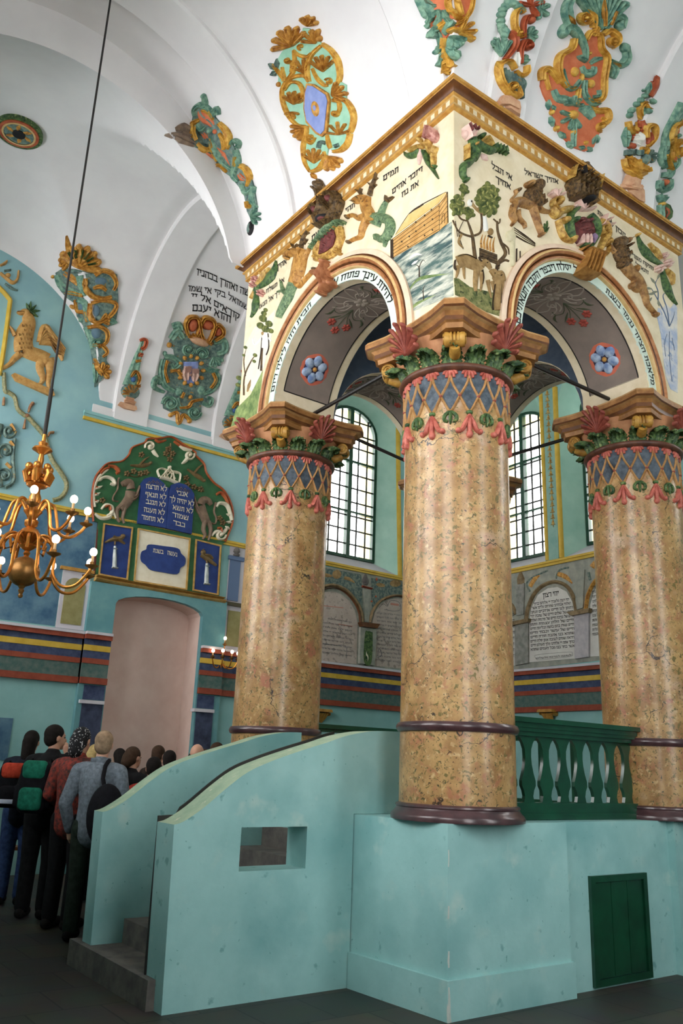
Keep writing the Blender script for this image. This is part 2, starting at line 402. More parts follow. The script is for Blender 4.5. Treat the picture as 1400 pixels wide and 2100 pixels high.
FLOORM = floor_material()
def glass_material():
    m = bpy.data.materials.new('window_glass'); m.use_nodes = True; nt = m.node_tree; N = nt.nodes; L = nt.links
    N.remove(N['Principled BSDF']); t = N.new('ShaderNodeBsdfTransparent'); t.inputs['Color'].default_value = (.95, .97, .96, 1)
    g = N.new('ShaderNodeBsdfGlossy'); g.inputs['Roughness'].default_value = .05; f = N.new('ShaderNodeFresnel'); f.inputs['IOR'].default_value = 1.3
    x = N.new('ShaderNodeMixShader'); L.new(f.outputs[0], x.inputs[0]); L.new(t.outputs[0], x.inputs[1]); L.new(g.outputs[0], x.inputs[2])
    L.new(x.outputs[0], N['Material Output'].inputs['Surface']); return m
GLASS = glass_material()
# ================================================================== room dimensions
WX0, WX1, WY0, WY1 = -.6, 11.74, -.6, 12.5
CX0, CX1, CY0, CY1 = 4.292, 7.80, 4.444, 8.08        # canopy block
ZS, ZA = 7.0, 2.72                                    # vault springing and rise
struct(MB().box(WX0-.7, WX1+.7, WY0-.7, WY1+1.3, -.2, 0).build('floor', FLOORM))
def arch_loop(u0, u1, z0, zs, za, n=14):
    c = (u0+u1)/2; r = (u1-u0)/2
    return [(u0, z0), (u1, z0)]+[(c+r*cos(pi*i/n), zs+(za-zs)*sin(pi*i/n)) for i in range(n+1)]
AX = {'north': lambda u, z, d: V((u, WY1+d, z)), 'south': lambda u, z, d: V((u, WY0-d, z)),
      'east': lambda u, z, d: V((WX1+d, u, z)), 'west': lambda u, z, d: V((WX0-d, u, z))}
# (front u0,u1,z0,spring,apex), (glass u0,u1,z0,spring,apex)
WIN = {'north': [((.85, 2.32, 6.4, 8.1, 8.62), (1.0, 2.2, 6.6, 8.05, 8.5)), ((8.46, 10.5, 5.26, 8.45, 9.15), (8.81, 10.17, 5.52, 8.2, 8.76))],
       'east': [((9.79, 11.45, 5.30, 8.3, 9.0), (9.97, 11.25, 5.55, 8.2, 8.62)), ((7.95, 9.36, 5.30, 8.3, 9.0), (8.06, 9.14, 5.55, 8.2, 8.62)), ((1.2, 3.2, 5.3, 8.3, 9.0), (1.45, 2.95, 5.55, 8.2, 8.7))],
       'south': [((.9, 2.8, 1.2, 6.4, 7.2), (1.1, 2.6, 1.4, 6.4, 7.0)), ((5.2, 6.8, 1.4, 7.2, 8.0), (5.4, 6.6, 1.6, 7.2, 7.8))],  # unseen south windows, added and sized to light podium, parapet and canopy
       'west': [((a, b, 2.6, 7.2, 8.2), (a+.2, b-.2, 2.8, 7.2, 8.0)) for a, b in ((.3, 3.3), (4.6, 7.6), (8.9, 11.9))]}  # unseen west windows behind the camera, added and enlarged as frontal fill
DOOR = [(4.72, .0), (6.23, .0), (6.22, 3.87)]+[(5.47+.75*cos(pi*i/10), 3.87+.19*sin(pi*i/10)) for i in range(1, 10)]+[(4.72, 3.87)]
PORTALS = []; nwin = 0
walls = {}
for side, (a, b) in dict(north=(WX0, WX1), south=(WX0, WX1), east=(WY0, WY1), west=(WY0, WY1)).items():
    fn = AX[side]; loops = [[(a, -.02), (b, -.02), (b, 10.2), (a, 10.2)]]
    if side == 'north':   # the outline steps round the doorway
        loops = [[(a, 0), DOOR[0]]+DOOR[3:][::-1]+[DOOR[2], DOOR[1], (b, 0), (b, 10.2), (a, 10.2)]]
        loops = [[(a, 0), (4.72, 0), (4.72, 3.87)]+[(5.475-.755*cos(pi*i/10), 3.87+.19*sin(pi*i/10)) for i in range(1, 10)]+[(6.23, 3.87), (6.23, 0), (b, 0), (b, 10.2), (a, 10.2)]]
    fr = [arch_loop(*w[0]) for w in WIN[side]]
    mb = MB(); lp = loops+fr
    tr = tessellate_polygon([[V((p[0], p[1], 0)) for p in l] for l in lp]); flat = [p for l in lp for p in l]
    mb.add([fn(u, z, 0) for u, z in flat], [tuple(t) for t in tr])
    if side == 'north':   # niche behind the doorway, walled up and whitewashed
        k = loops[0][1:14]; mb.cur = 1; n = len(k); mb.add([fn(u, z, 0) for u, z in k]+[fn(u, z, .42) for u, z in k], [(i, i+1, n+i+1, n+i) for i in range(n-1)]+[tuple(range(n, 2*n))])
        mb.cur = 0
    W = struct(mb.build('wall_'+side, [TEALW, PINKP], smooth_ang=0)); walls[side] = W
    for f, g in WIN[side]:
        nwin += 1
        w = tag(thing('window_%d' % nwin, 'arched window with green frame and iron glazing bars, out of view', 'window', fn((f[0]+f[1])/2, f[2], 0)), kind='structure')
        if side == 'north' and nwin == 2: w['label'] = 'arched green window between the left and near marbled columns'
        if side == 'east': w['label'] = ['arched green window right of the near column, left of the gilded pilaster strip', 'narrow strip of arched green window beside the right marbled column', 'arched green window on the right wall behind the frame edge'][nwin-5]
        F, G = arch_loop(*f), arch_loop(*g); n = len(F); D = .4
        MB().add([fn(u, z, 0) for u, z in F]+[fn(u, z, D) for u, z in G], [(i, (i+1) % n, n+(i+1) % n, n+i) for i in range(1, n)]).build('reveal', REVEAL, w, 50)
        if side in ('north', 'east'):
            oj = MB(); oj.add([fn(u, z, D+.05) for u, z in G]+[fn(u, z, D+.5) for u, z in G], [(i, (i+1) % n, n+(i+1) % n, n+i) for i in range(n)]); oj.build('outer_reveal', mat('outer_yellow_plaster', (226,206,140), (234,216,158), 3, .85), w, 50)
        MB().add([fn(F[0][0], F[0][1], 0), fn(F[1][0], F[1][1], 0), fn(G[1][0], G[1][1], D), fn(G[0][0], G[0][1], D)], [(0, 1, 2, 3)]).build('sill', LAV, w)
        gi = arch_loop(g[0]+.06, g[1]-.06, g[2]+.06, g[3], g[4]-.06)
        MB().prism([G, gi], fn, D-.04, D+.05).build('frame', GREENW, w, 30)
        c = (g[0]+g[1])/2; mu = MB().prism([[(c-.045, g[2]), (c+.045, g[2]), (c+.045, g[4]-.02), (c-.045, g[4]-.02)]], fn, D-.05, D+.06)
        top = lambda u: g[3]+(g[4]-g[3])*sqrt(max(0, 1-((u-c)/((g[1]-g[0])/2))**2))
        H = g[3]-g[2]
        for k in (.36, .76): z = g[2]+H*k; mu.prism([[(g[0], z-.02), (g[1], z-.02), (g[1], z+.02), (g[0], z+.02)]], fn, D-.03, D+.04)
        mu.build('mullion', GREENW, w, 30)
        lb = MB()
        for i in range(1, 6):
            if i == 3: continue
            u = g[0]+(g[1]-g[0])*i/6; lb.prism([[(u-.016, g[2]), (u+.016, g[2]), (u+.016, top(u)-.02), (u-.016, top(u)-.02)]], fn, D-.005, D+.015)
        for i in range(1, 11):
            z = g[2]+(g[4]-g[2])*i/11; hw = (g[1]-g[0])/2 if z < g[3] else (g[1]-g[0])/2*sqrt(max(0, 1-((z-g[3])/(g[4]-g[3]))**2))
            lb.prism([[(c-hw, z-.015), (c+hw, z-.015), (c+hw, z+.015), (c-hw, z+.015)]], fn, D-.007, D+.013)
        lb.build('glazing_bars', LEAD, w, 0)
        tr = tessellate_polygon([[V((u, z, 0)) for u, z in G]]); MB().add([fn(u, z, D+.02) for u, z in G], [tuple(t) for t in tr]).build('pane', GLASS, w, 0)
        PORTALS.append((fn(c, (g[2]+g[4])/2, D+(.52 if side in ('north', 'east') else .12)), g[1]-g[0]+.1, g[4]-g[2]+.1, {'north': (0, -1), 'south': (0, 1), 'east': (-1, 0), 'west': (1, 0)}[side]))
# ------------------------------------------------------------------ vault
def spans(a, b, n): return [(a+b)/2-(b-a)/2*cos(pi*i/n) for i in range(n+1)]
xs = spans(WX0, CX0, 84)+[CX0+(CX1-CX0)*i/8 for i in range(1, 8)]+spans(CX1, WX1, 60)
ys = spans(WY0, CY0, 84)+[CY0+(CY1-CY0)*i/8 for i in range(1, 8)]+spans(CY1, WY1, 84)
def bar(t, a0, a1, b0, b1):
    if a1 < t < b0: return None
    c, h = ((a0+a1)/2, (a1-a0)/2) if t <= a1 else ((b0+b1)/2, (b1-b0)/2)
    return sqrt(max(0, 1-((t-c)/h)**2))
def vz(x, y):
    p, q = bar(x, WX0, CX0, CX1, WX1), bar(y, WY0, CY0, CY1, WY1)
    if p is None and q is None: return ZS
    if p is None: return ZS+ZA*q
    if q is None: return ZS+ZA*p
    if x < CX0 and y > CY1:   # the bay towards the doorway has a lower wall arch
        p = sqrt(max(0, 1-((x-1.86)/2.21)**2)) if abs(x-1.86) < 2.21 else 0
        return ZS+max((2.17+.55*q)*p, ZA*q)+.16*p*p*q*q
    return ZS+ZA*max(p, q)+.16*p*p*q*q
mb = MB(); nx, ny = len(xs), len(ys); fs = []
for i in range(nx-1):
    for j in range(ny-1):
        if CX0-1e-6 <= xs[i] and xs[i+1] <= CX1+1e-6 and CY0-1e-6 <= ys[j] and ys[j+1] <= CY1+1e-6: continue
        fs.append((i*ny+j, (i+1)*ny+j, (i+1)*ny+j+1, i*ny+j+1))
def vz2(x, y):
    d = hypot(max(CX0-x, 0, x-CX1), max(CY0-y, 0, y-CY1)); z = vz(x, y)
    return max(z, 7.47) if d < .45 else z
mb.add([(x, y, vz2(x, y)) for x in xs for y in ys], fs)
CEIL = struct(mb.build('ceiling', WHITE, None, 22))
ntrim = 0
def trim(mb, m, label=None, ang=40):
    global ntrim; ntrim += 1; o = struct(mb.build('trim_%d' % ntrim, m, None, ang)); return o
RIBS = []
def rib(axis, a, b, lo, hi, d=.07, cut=(0, pi)):
    """transverse arch a..b wide spanning lo..hi, a little below the web"""
    mb = MB(); n = 40; c, h = (lo+hi)/2, (hi-lo)/2; vs = []
    w0, w1 = cut
    for i in range(n+1):
        w = w0+(w1-w0)*i/n; t = c-(h-d)*cos(w); z = ZS+(ZA-d)*sin(w); t2 = c-(h+.05)*cos(w); z2 = ZS+(ZA+.05)*sin(w); e = .025
        t3 = c-(h-d+e)*cos(w); z3 = ZS+(ZA-d+e)*sin(w)
        for s, q, zz in ((a, t2, z2), (a, t3, z3), (a+e, t, z), (b-e, t, z), (b, t3, z3), (b, t2, z2)): vs.append((q, s, zz) if axis == 'x' else (s, q, zz))
    mb.add(vs, [(i*6+k, i*6+k+1, (i+1)*6+k+1, (i+1)*6+k) for i in range(n) for k in range(5)])
    if axis == 'y' and cut[0] > 0:   # foot on the wall cornice
        mb.prism([[(a+e, 6.885), (b-e, 6.885), (b-e, ZS+.02), (a+e, ZS+.02)]], lambda u, z, q: V((u, hi-q, z)), -.05, d)
    RIBS.append(trim(mb, WHITE, None, 35))
CL = (.188, pi); CH = (0, pi-.188)   # stop above the canopy cornice
rib('y', 4.31, 4.93, CY1, WY1, cut=CL); rib('y', 6.13, 6.72, CY1, WY1, cut=CL)
rib('x', 6.95, 7.5, WX0, CX0, cut=CH); rib('x', 4.46, 4.92, WX0, CX0, cut=CH)
rib('y', 4.62, 5.12, WY0, CY0, cut=CH); rib('y', 6.72, 7.2, WY0, CY0, cut=CH)
# white plaster drum of the canopy between cornice and vault
o = MB(); o.box(CX0+.005, CX1-.005, CY0+.005, CY1-.005, 7.45, 8.4); trim(o, WHITE)
bv = MB()
for ob in [CEIL]+RIBS: bv.add([v.co for v in ob.data.vertices], [tuple(p.vertices) for p in ob.data.polygons])
VAULT = mapS(BVHTree.FromPolygons([tuple(v) for v in bv.v], bv.f))
# ------------------------------------------------------------------ coloured string courses
BANDS = [(2.616, 2.71, 2, .055), (2.71, 2.916, 5, .02), (2.916, 2.993, 2, .03), (2.993, 3.105, 3, .02), (3.105, 3.19, 4, .028), (3.19, 3.277, 3, .02), (3.277, 3.345, 2, .07), (3.345, 3.385, 1, .085)]
BM = [TEALW, LAV, REDB, NAVY, YEL, GRNB]
def course(side, u0, u1, bands, ms, off=0.0):
    mb = MB(); fn = AX[side]
    for z0, z1, k, p in bands: mb.cur = k; mb.prism([[(u0, z0), (u1, z0), (u1, z1), (u0, z1)]], fn, .01, -p-off)
    return trim(mb, ms, ang=0)
course('north', WX0, 4.30, BANDS, BM); course('north', 6.66, WX1, BANDS, BM); course('east', WY0, WY1, BANDS, BM); course('west', WY0, WY1, BANDS, BM)
course('north', 4.30, 4.71, BANDS, BM, .10); course('north', 6.24, 6.66, BANDS, BM, .10)
course('north', 3.85, 7.17, [(6.75, 6.80, 4, .05), (6.80, 6.85, 0, .03), (6.85, 6.90, 0, .06)], BM)
course('north', WX0, WX1, [(5.17, 5.21, 4, .04), (5.21, 5.25, 4, .06)], BM); course('east', WY0, WY1, [(5.20, 5.25, 4, .04), (5.25, 5.29, 4, .06)], BM)
R4 = lambda a, b, c, d: [(a, c), (b, c), (b, d), (a, d)]
# painted fields on the door wall (they belong to the wall)
def field(side, loop, m, name, d=.006, parent=None, ang=0):
    mb = MB(); mb.prism([loop], AX[side], 0, -d); return mb.build(name, m, parent or walls[side], ang)
field('north', R4(3.98, 7.8, 6.89, 7.05), WHITE, 'white_frieze', .035)
field('north', R4(WX0, 7.6, 5.25, 9.7), SKYW, 'upper_field', .004)
field('north', R4(1.6, 3.86, 3.42, 4.32), BLUEF, 'blue_field')
field('north', R4(1.6, 4.3, 4.32, 5.17), BLUEF, 'blue_arch_field')
field('north', R4(3.87, 4.30, 3.40, 4.28), LAV, 'pilaster_field', .02)
field('north', arch_loop(3.93, 4.24, 3.47, 4.05, 4.18), mat('olive_panel', (140,132,84), (158,150,104), 8, .8), 'olive_panel', .028)
field('north', R4(3.82, 4.34, 4.28, 4.33), GOLDB, 'pilaster_ledge', .06)
field('north', R4(6.68, 7.6, 3.4, 5.17), LAV, 'white_field')
field('north', R4(6.70, 6.9, 4.22, 4.98), mat('slate_blue', (96,116,148), None, rough=.8), 'blue_pilaster', .03)
field('north', R4(6.66, 6.96, 4.93, 5.0), mat('slate_blue', (96,116,148)), 'pilaster_cap', .05)
MB().lathe((6.8, 12.46, 5.0), [(0, .0), (.05, .0), (.06, .03), (.035, .05), (.06, .08), (.05, .12), (.015, .16), (0, .18)], 14).build('finial', STONE, walls['north'])
field('north', R4(6.6, 7.3, 4.13, 4.19), mat('dark_olive_ledge', (82,76,56)), 'dark_ledge', .05)
field('north', R4(6.74, 6.98, 3.45, 4.05), mat('olive_panel', (140,132,84)), 'small_olive_panel', .02)
# shallow niche and lower ledge far left
field('north', R4(2.9, 3.46, 1.49, 2.06), BLUEF, 'niche_field', .01)
# doorway surround, a low relief portal
mb = MB(); DO = [(4.30, 0), (4.72, 0), (4.72, 3.87)]+[(5.475-.755*cos(pi*i/10), 3.87+.19*sin(pi*i/10)) for i in range(1, 10)]+[(6.23, 3.87), (6.23, 0), (6.66, 0), (6.66, 4.16), (4.30, 4.16)]
mb.prism([DO], AX['north'], .0, -.10)
portal = struct(mb.build('door_1', mat('portal_teal', (92,142,148), (112,158,160), 3, .8), None, 0)); portal['label'] = 'pale doorway with low arched head below the blue tablets board'; portal['category'] = 'doorway'
DN = mat('dark_blue_marbling', (36,42,62), (70,78,104), 5, .6, detail=6)
for u0, u1 in ((4.38, 4.70), (6.25, 6.55)):
    field('north', R4(u0, u1, 1.0, 2.33), DN, 'dark_panel', .115, portal); field('north', R4(u0, u1, 2.39, 2.60), NAVY, 'navy_panel', .115, portal); field('north', R4(u0-.05, u1+.01, 2.33, 2.38), LAV, 'panel_ledge', .14, portal)
# ================================================================== platform
NX, NY, LY, RX = 4.762, 4.914, 7.604, 7.36          # column axes
ZP = 1.23
pod = thing('bimah_platform', 'square turquoise plastered masonry platform carrying the four marbled columns', 'platform', (6.06, 6.26, 0))
mb = MB()
foot = [(4.335, 4.57), (5.60, 4.56), (5.60, 4.63), (7.06, 4.63), (7.06, 4.555), (8.2, 4.555), (8.2, 8.1), (4.28, 8.1), (4.28, 5.575)]
mb.prism([foot], lambda u, v, d: V((u, v, d)), 0, ZP); body = mb.build('body', TEAL, pod, 20)
pl = [(4.31, 4.545), (5.62, 4.535), (5.62, 4.60), (5.5, 4.62), (5.5, 5.4), (4.25, 5.572)]
MB().prism([pl], lambda u, v, d: V((u, v, d)), 0, .245).build('plinth', TEAL, pod, 20)
MB().box(4.9, 7.15, 5.2, 7.4, ZP-.005, ZP+.002).build('platform_floor', mat('pale_floor_stone', (150,156,148), (170,174,166), 5, .7), pod)
mb = MB(); fy = lambda u, z, d: V((u, 4.63+d, z))
mb.prism([R4(5.93, 6.68, .02, .82), R4(5.985, 6.63, .07, .77)], fy, .0, -.03); hatch = mb.build('hatch_frame', GREENP, pod, 20)
mb = MB()
for i in range(3):
    a = 5.99+.213*i; mb.prism([R4(a, a+.207, .075, .765)], fy, .0, -.014)
mb.build('hatch_door', GREENP, hatch, 20)
# ================================================================== staircase with curved parapets
st = thing('bimah_staircase', 'turquoise staircase with two curved parapets climbing to the columned platform', 'staircase', (3.5, 6.4, 0))
top = smooth([(2.72, 1.165), (2.79, 1.185), (2.93, 1.27), (3.11, 1.41), (3.28, 1.525), (3.47, 1.605), (3.72, 1.688), (3.98, 1.765), (4.15, 1.82), (4.33, 1.86), (4.5, 1.882), (4.8, 1.888)], 44)
def outline(xe): return [(2.75, 0)]+[(x, z) for x, z in top if x < xe]+[(xe, 1.885), (xe, ZP+.002), (4.272, ZP+.002), (4.272, 0)]
CAPM = mat('worn_parapet_top', (150,176,150), (172,192,164), 9, .75, bump=.15, bscale=20, spots=[((206,206,186), 14, .66, .05, 5)])
def parapet(y0, y1, holes, nm, lbl, xe):
    out = outline(xe)
    mb = MB(); ix = lambda u, z, d: V((u, d, z))
    lp = [[V((a, b, 0)) for a, b in L] for L in [out]+holes]; tr = tessellate_polygon(lp); fl = [p for L in lp for p in L]; n = len(fl)
    mb.add([ix(p.x, p.y, y0) for p in fl]+[ix(p.x, p.y, y1) for p in fl], [tuple(t) for t in tr]+[tuple(n+i for i in t) for t in tr])
    k = len(out)
    for i in range(k):
        j = (i+1) % k; mb.cur = 1 if 1 <= i < k-4 else 0; mb.add([ix(*out[i], y0), ix(*out[j], y0), ix(*out[j], y1), ix(*out[i], y1)], [(0, 1, 2, 3)])
    mb.cur = 0
    for h in holes:
        for i in range(len(h)): j = (i+1) % len(h); mb.add([ix(*h[i], y0), ix(*h[j], y0), ix(*h[j], y1), ix(*h[i], y1)], [(0, 1, 2, 3)])
    o = mb.build(nm, [TEAL, CAPM], st, 30); o['label'] = lbl; return o
parapet(5.58, 5.85, [[(3.255, .845), (3.83, .845), (3.83, 1.142), (3.255, 1.142)]], 'parapet', 'near parapet with a square peephole', 4.8)
parapet(6.90, 7.085, [], 'parapet', 'far parapet', 4.62)
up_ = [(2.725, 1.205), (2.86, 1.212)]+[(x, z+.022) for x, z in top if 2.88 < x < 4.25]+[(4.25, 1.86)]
strip_ = [(2.735, .02)]+up_+[(4.25, 1.62)]+[(x, z-.16) for x, z in reversed(up_[1:-1])]+[(2.86, .02)]
MB().prism([strip_], lambda u, z, d: V((u, d, z)), 5.851, 5.868).build('dark_edge_strip', IRON, st, 20)  # thin dark strip along the near parapet's inner top and front edges
nst = 6
for i in range(nst):
    x0 = 2.69+.31*i; z = .185+(ZP-.185)*i/nst
    MB().box(x0 if i else 2.69, 4.27, 5.87 if i else 5.70, 6.898 if i else 7.22, z-.20 if i else 0, z).build('step', STONE, st)
# ================================================================== columns
MARB = mat('ochre_marbled_stucco', (138,98,56), (186,150,98), 5, .33, .5, bump=.03, bscale=40, detail=10, lo=.34, hi=.66, coat=.15,
    spots=[((164,104,76), 8, .56, .14, 8, .5), ((198,168,122), 22, .57, .14, 8), ((190,164,138), 3.2, .60, .16, 6), ((112,98,54), 26, .575, .06, 7, .8), ((64,62,40), 34, .62, .05, 6, 1.2), ((74,46,32), 22, .665, .03, 5, 2.5)], cracks=((52,40,30), 1.5, .008))
PURP = mat('purple_brown_moulding', (58,38,42), (82,56,58), 8, .28, .5, coat=.3)
NECK = mat('neck_moulding', (70,44,36), (104,66,48), 10, .4)
LATT = mat('lattice_gilding', (150,108,62), (184,142,92), 18, .5)
BLUEG = mat('slate_blue_ground', (50,60,70), (86,96,106), 20, .6)
CORAL = mat('coral_paint', (160,78,66), (198,114,98), 18, .55)
DGREEN = mat('leaf_green_paint', (30,60,36), (92,118,66), 18, .5, bump=.35, bscale=45, spots=[((134,148,92), 28, .58, .1), ((20,36,24), 30, .62, .08)])
ROSEB = mat('rosewood_paint', (118,52,42), (156,84,68), 16, .5)
SCROLLG = mat('scroll_gilding', (150,104,40), (192,150,72), 14, .45)
def make_column(x, y):
    c = thing('marbled_column', None, 'column', (x, y, ZP))
    O = (x, y, 0)
    MB().lathe((x, y, 0), [(.512, ZP), (.514, ZP+.028), (.505, ZP+.045), (.486, ZP+.062), (.474, ZP+.08), (.47, ZP+.088), (.476, ZP+.096), (.474, ZP+.108), (.462, ZP+.116), (.45, ZP+.12)], 72).build('base_moulding', PURP, c)
    MB().lathe((x, y, 0), [(.451, ZP+.10), (.450, 1.9), (.447, 3.0), (.446, 4.2), (.447, 4.86)], 96).build('shaft', MARB, c)
    MB().lathe((x, y, 0), [(.445, 1.868), (.466, 1.872), (.478, 1.89), (.482, 1.905), (.478, 1.92), (.466, 1.938), (.445, 1.942)], 72).build('ring_moulding', PURP, c)
    R = .447; m0 = mapCyl((x, y), R); m = lambda u, z, h: m0(u/R, z, h); Cc = 2*pi*R; n = 18; s = Cc/n
    g = MB(); la = MB(); sh = MB(); gl = MB(); bf = MB(); st_ = MB()
    zt, zm, zb = 4.745, 4.57, 4.43
    for i in range(n):
        u = s*i
        g.plate(m, [(u, zt), (u+s/2, zm), (u+s, zt), (u+s, zt+.06), (u, zt+.06)], .006, -.002, 1)
        g.plate(m, [(u+s/2, zm), (u+s, zb), (u+s*1.5, zm), (u+s, zt)], .006, -.002, 1)
        la.stroke(m, [(u, zt+.03), (u+s*.12, zt-.06), (u+s/2, zm), (u+s*.85, zb+.03), (u+s, zb)], .024, .022, 10)
        la.stroke(m, [(u+s, zt+.03), (u+s*.88, zt-.06), (u+s/2, zm), (u+s*.15, zb+.03), (u, zb)], .024, .022, 10)
        st_.blob(m, u+s/2, zm, .016, None, 0, .03, 8)
        for k in range(5): a = radians(-150+30*k); sh.stroke(m, [(u, zt+.065), (u+.05*cos(a), zt+.065+.035*sin(a)), (u+.062*cos(a), zt+.065+.085*sin(a))], (.012, .03, .026), .026, 5)
        sh.blob(m, u, zt+.05, .035, .03, 0, .02, 10)
        if i % 2 == 0:
            gl.blob(m, u, zb-.008, .03, .022, 0, .03, 10)
            for dx in (-1, 0, 1):
                bf.stroke(m, [(u, zb-.03), (u+dx*.03, zb-.09), (u+dx*.06, zb-.16), (u+dx*.095, zb-.165-.03*(dx == 0))], (.03, .045, .035), .036, 8)
            bf.blob(m, u-.09, zb-.17, .026, None, 0, .035, 8); bf.blob(m, u+.09, zb-.17, .026, None, 0, .035, 8); bf.blob(m, u, zb-.2, .03, .036, 0, .036, 8)
        else:
            for dx in (-1, 1): gl.stroke(m, [(u, zb), (u+dx*.045, zb-.03), (u+dx*.05, zb-.075), (u+dx*.02, zb-.09)], (.03, .036, .026), .026, 7)
            gl.stroke(m, [(u, zb), (u, zb-.06), (u, zb-.115)], (.026, .034, .012), .03, 5)
    g.build('blue_ground', BLUEG, c); lo = la.build('lattice', LATT, c); sh.build('shell_border', CORAL, c); gl.build('green_bud', DGREEN, c); bf.build('bell_flower', CORAL, c); st_.build('lattice_stud', ROSEB, lo)
    MB().lathe((x, y, 0), [(.44, 4.795), (.475, 4.80), (.50, 4.815), (.506, 4.832), (.50, 4.85), (.475, 4.865), (.44, 4.87)], 72).build('neck_ring', NECK, c)
    MB().lathe((x, y, 0), [(.445, 4.85), (.46, 4.9), (.50, 5.0), (.535, 5.07), (.55, 5.12)], 48).build('bell', mat('bell_stucco', (166,112,76), (186,134,94), 10), c)
    # acanthus leaves
    lf = MB(); k = 15
    for i in range(k):
        a0 = 2*pi*i/k+.1; nu, nv = 10, 9; vs = []
        tall = .165 if i % 2 else .145
        for q in range(nv+1):
            t = q/nv; w = .108*(1-.3*abs(2*t-.8)**2); curl = max(0, t-.68)/.32
            z = 4.855+tall*(t if t < .75 else .75+.25*sin((t-.75)/.25*pi*.75)); r = .466+.06*t+.10*curl**1.4
            if curl > .5: z -= .04*(curl-.5)/.5
            for p in range(nu+1):
                v = 2*p/nu-1; lob = 1+.10*cos(9*pi*t); vs.append((a0+v*w/.5*lob*.95, r+.016*cos(5*pi*v)*(.4+t)-.045*v*v, z-.03*v*v*t))
        lf.add([(x+r*cos(a), y+r*sin(a), z) for a, r, z in vs], [(q*(nu+1)+p, q*(nu+1)+p+1, (q+1)*(nu+1)+p+1, (q+1)*(nu+1)+p) for q in range(nv) for p in range(nu)])
    o = lf.build('acanthus_leaves', DGREEN, c, 80); md = o.modifiers.new('thickness', 'SOLIDIFY'); md.thickness = .012; md.offset = -1
    # abacus with cut corners and hollow sides
    def ring(sc):
        P = []
        for q in range(4):
            for (u, v) in [(.60, -.49), (.56, -.3), (.545, -.1), (.545, .1), (.56, .3), (.60, .49)]:
                a = q*pi/2; P.append((x+(u*cos(a)-v*sin(a))*sc, y+(u*sin(a)+v*cos(a))*sc))
        return P
    lay = [(.90, 5.07), (.91, 5.115), (.945, 5.125), (.945, 5.165), (.985, 5.195), (1.04, 5.205), (1.06, 5.22), (1.06, 5.265), (1.03, 5.29)]
    ab = MB(); vs = []
    for s_, z in lay: vs += [(px, py, z) for px, py in ring(s_)]
    nn = 24; ab.add(vs, [(j*nn+i, j*nn+(i+1) % nn, (j+1)*nn+(i+1) % nn, (j+1)*nn+i) for j in range(len(lay)-1) for i in range(nn)]+[tuple(range(nn)), tuple((len(lay)-1)*nn+i for i in range(nn))])
    ab.mi = [[0, 0, 1, 0, 2, 1, 0, 2][i//nn] if i < 8*nn else 0 for i in range(len(ab.f))]
    ab.build('abacus', [mat('abacus_gilding', (124,82,42), (166,118,68), 10, .5), BROWN, mat('abacus_light', (168,122,72), (196,156,106), 10, .5)], c, 25)
    for q in range(4):
        a = q*pi/2+pi/4; ca, sa = cos(a), sin(a); e = V((ca, sa, 0)); t = V((-sa, ca, 0)); b = V((x, y, 0))+e*.60+V((0, 0, 5.01))
        vo = MB()
        vo.tube([b+t*(-.085), b+t*(-.06), b+t*(-.02), b+t*.02, b+t*.06, b+t*.085], [.062, .066, .05, .05, .066, .062], 18)
        vo.tube([b-e*.17+V((0, 0, -.075)), b-e*.09+V((0, 0, -.09)), b-e*.01+V((0, 0, -.055))], [.04, .05, .045], 10)
        for sd in (-1, 1):
            pts = [b+t*(sd*.088)+e*(.05*(1-i/22)*cos(i*.62))+V((0, 0, .05*(1-i/22)*sin(i*.62))) for i in range(20)]; vo.tube(pts, .010, 6)
        for k_ in (-.03, 0, .03): vo.tube([b+t*k_+e*.055*cos(w)+V((0, 0, .055*sin(w))) for w in [i*.3-.6 for i in range(9)]], .012, 6)
        vo.build('corner_volute', SCROLLG, c, 50)
        a = q*pi/2; e = V((cos(a), sin(a), 0)); t = V((-sin(a), cos(a), 0)); b = V((x, y, 0))+e*.575+V((0, 0, 4.985)); pm = MB()
        mp = mapP(b, t, V((0, 0, 1)), e)
        for k_ in range(9):
            w = radians(90+(k_-4)*19); L = .235-.012*abs(k_-4)**1.5
            pm.stroke(lambda u, v, h: mp(u, v, h+.10*max(0, v/.2)**1.4), [(0, 0), (L*.5*cos(w)*.8, L*.5*sin(w)), (L*cos(w), L*sin(w))], (.022, .034, .042), .035, 8)
            pm.blob(lambda u, v, h: mp(u, v, h+.10*max(0, v/.2)**1.4), L*cos(w), L*sin(w), .024, None, 0, .04, 8)
        pm.build('palmette', ROSEB, c, 50)
    return c
c0 = make_column(NX, NY); c0['label'] = 'nearest marbled column, at the front corner of the platform'; c0['group'] = 'marbled columns of the bimah'
dup(c0, (NX, LY, ZP), 'marbled column at the head of the stairs, left of the tall window')
dup(c0, (RX, NY, ZP), 'marbled column at the right end of the green balustrade')
dup(c0, (RX+.07, LY, ZP), 'marbled column hidden behind the nearest one, at the far corner')
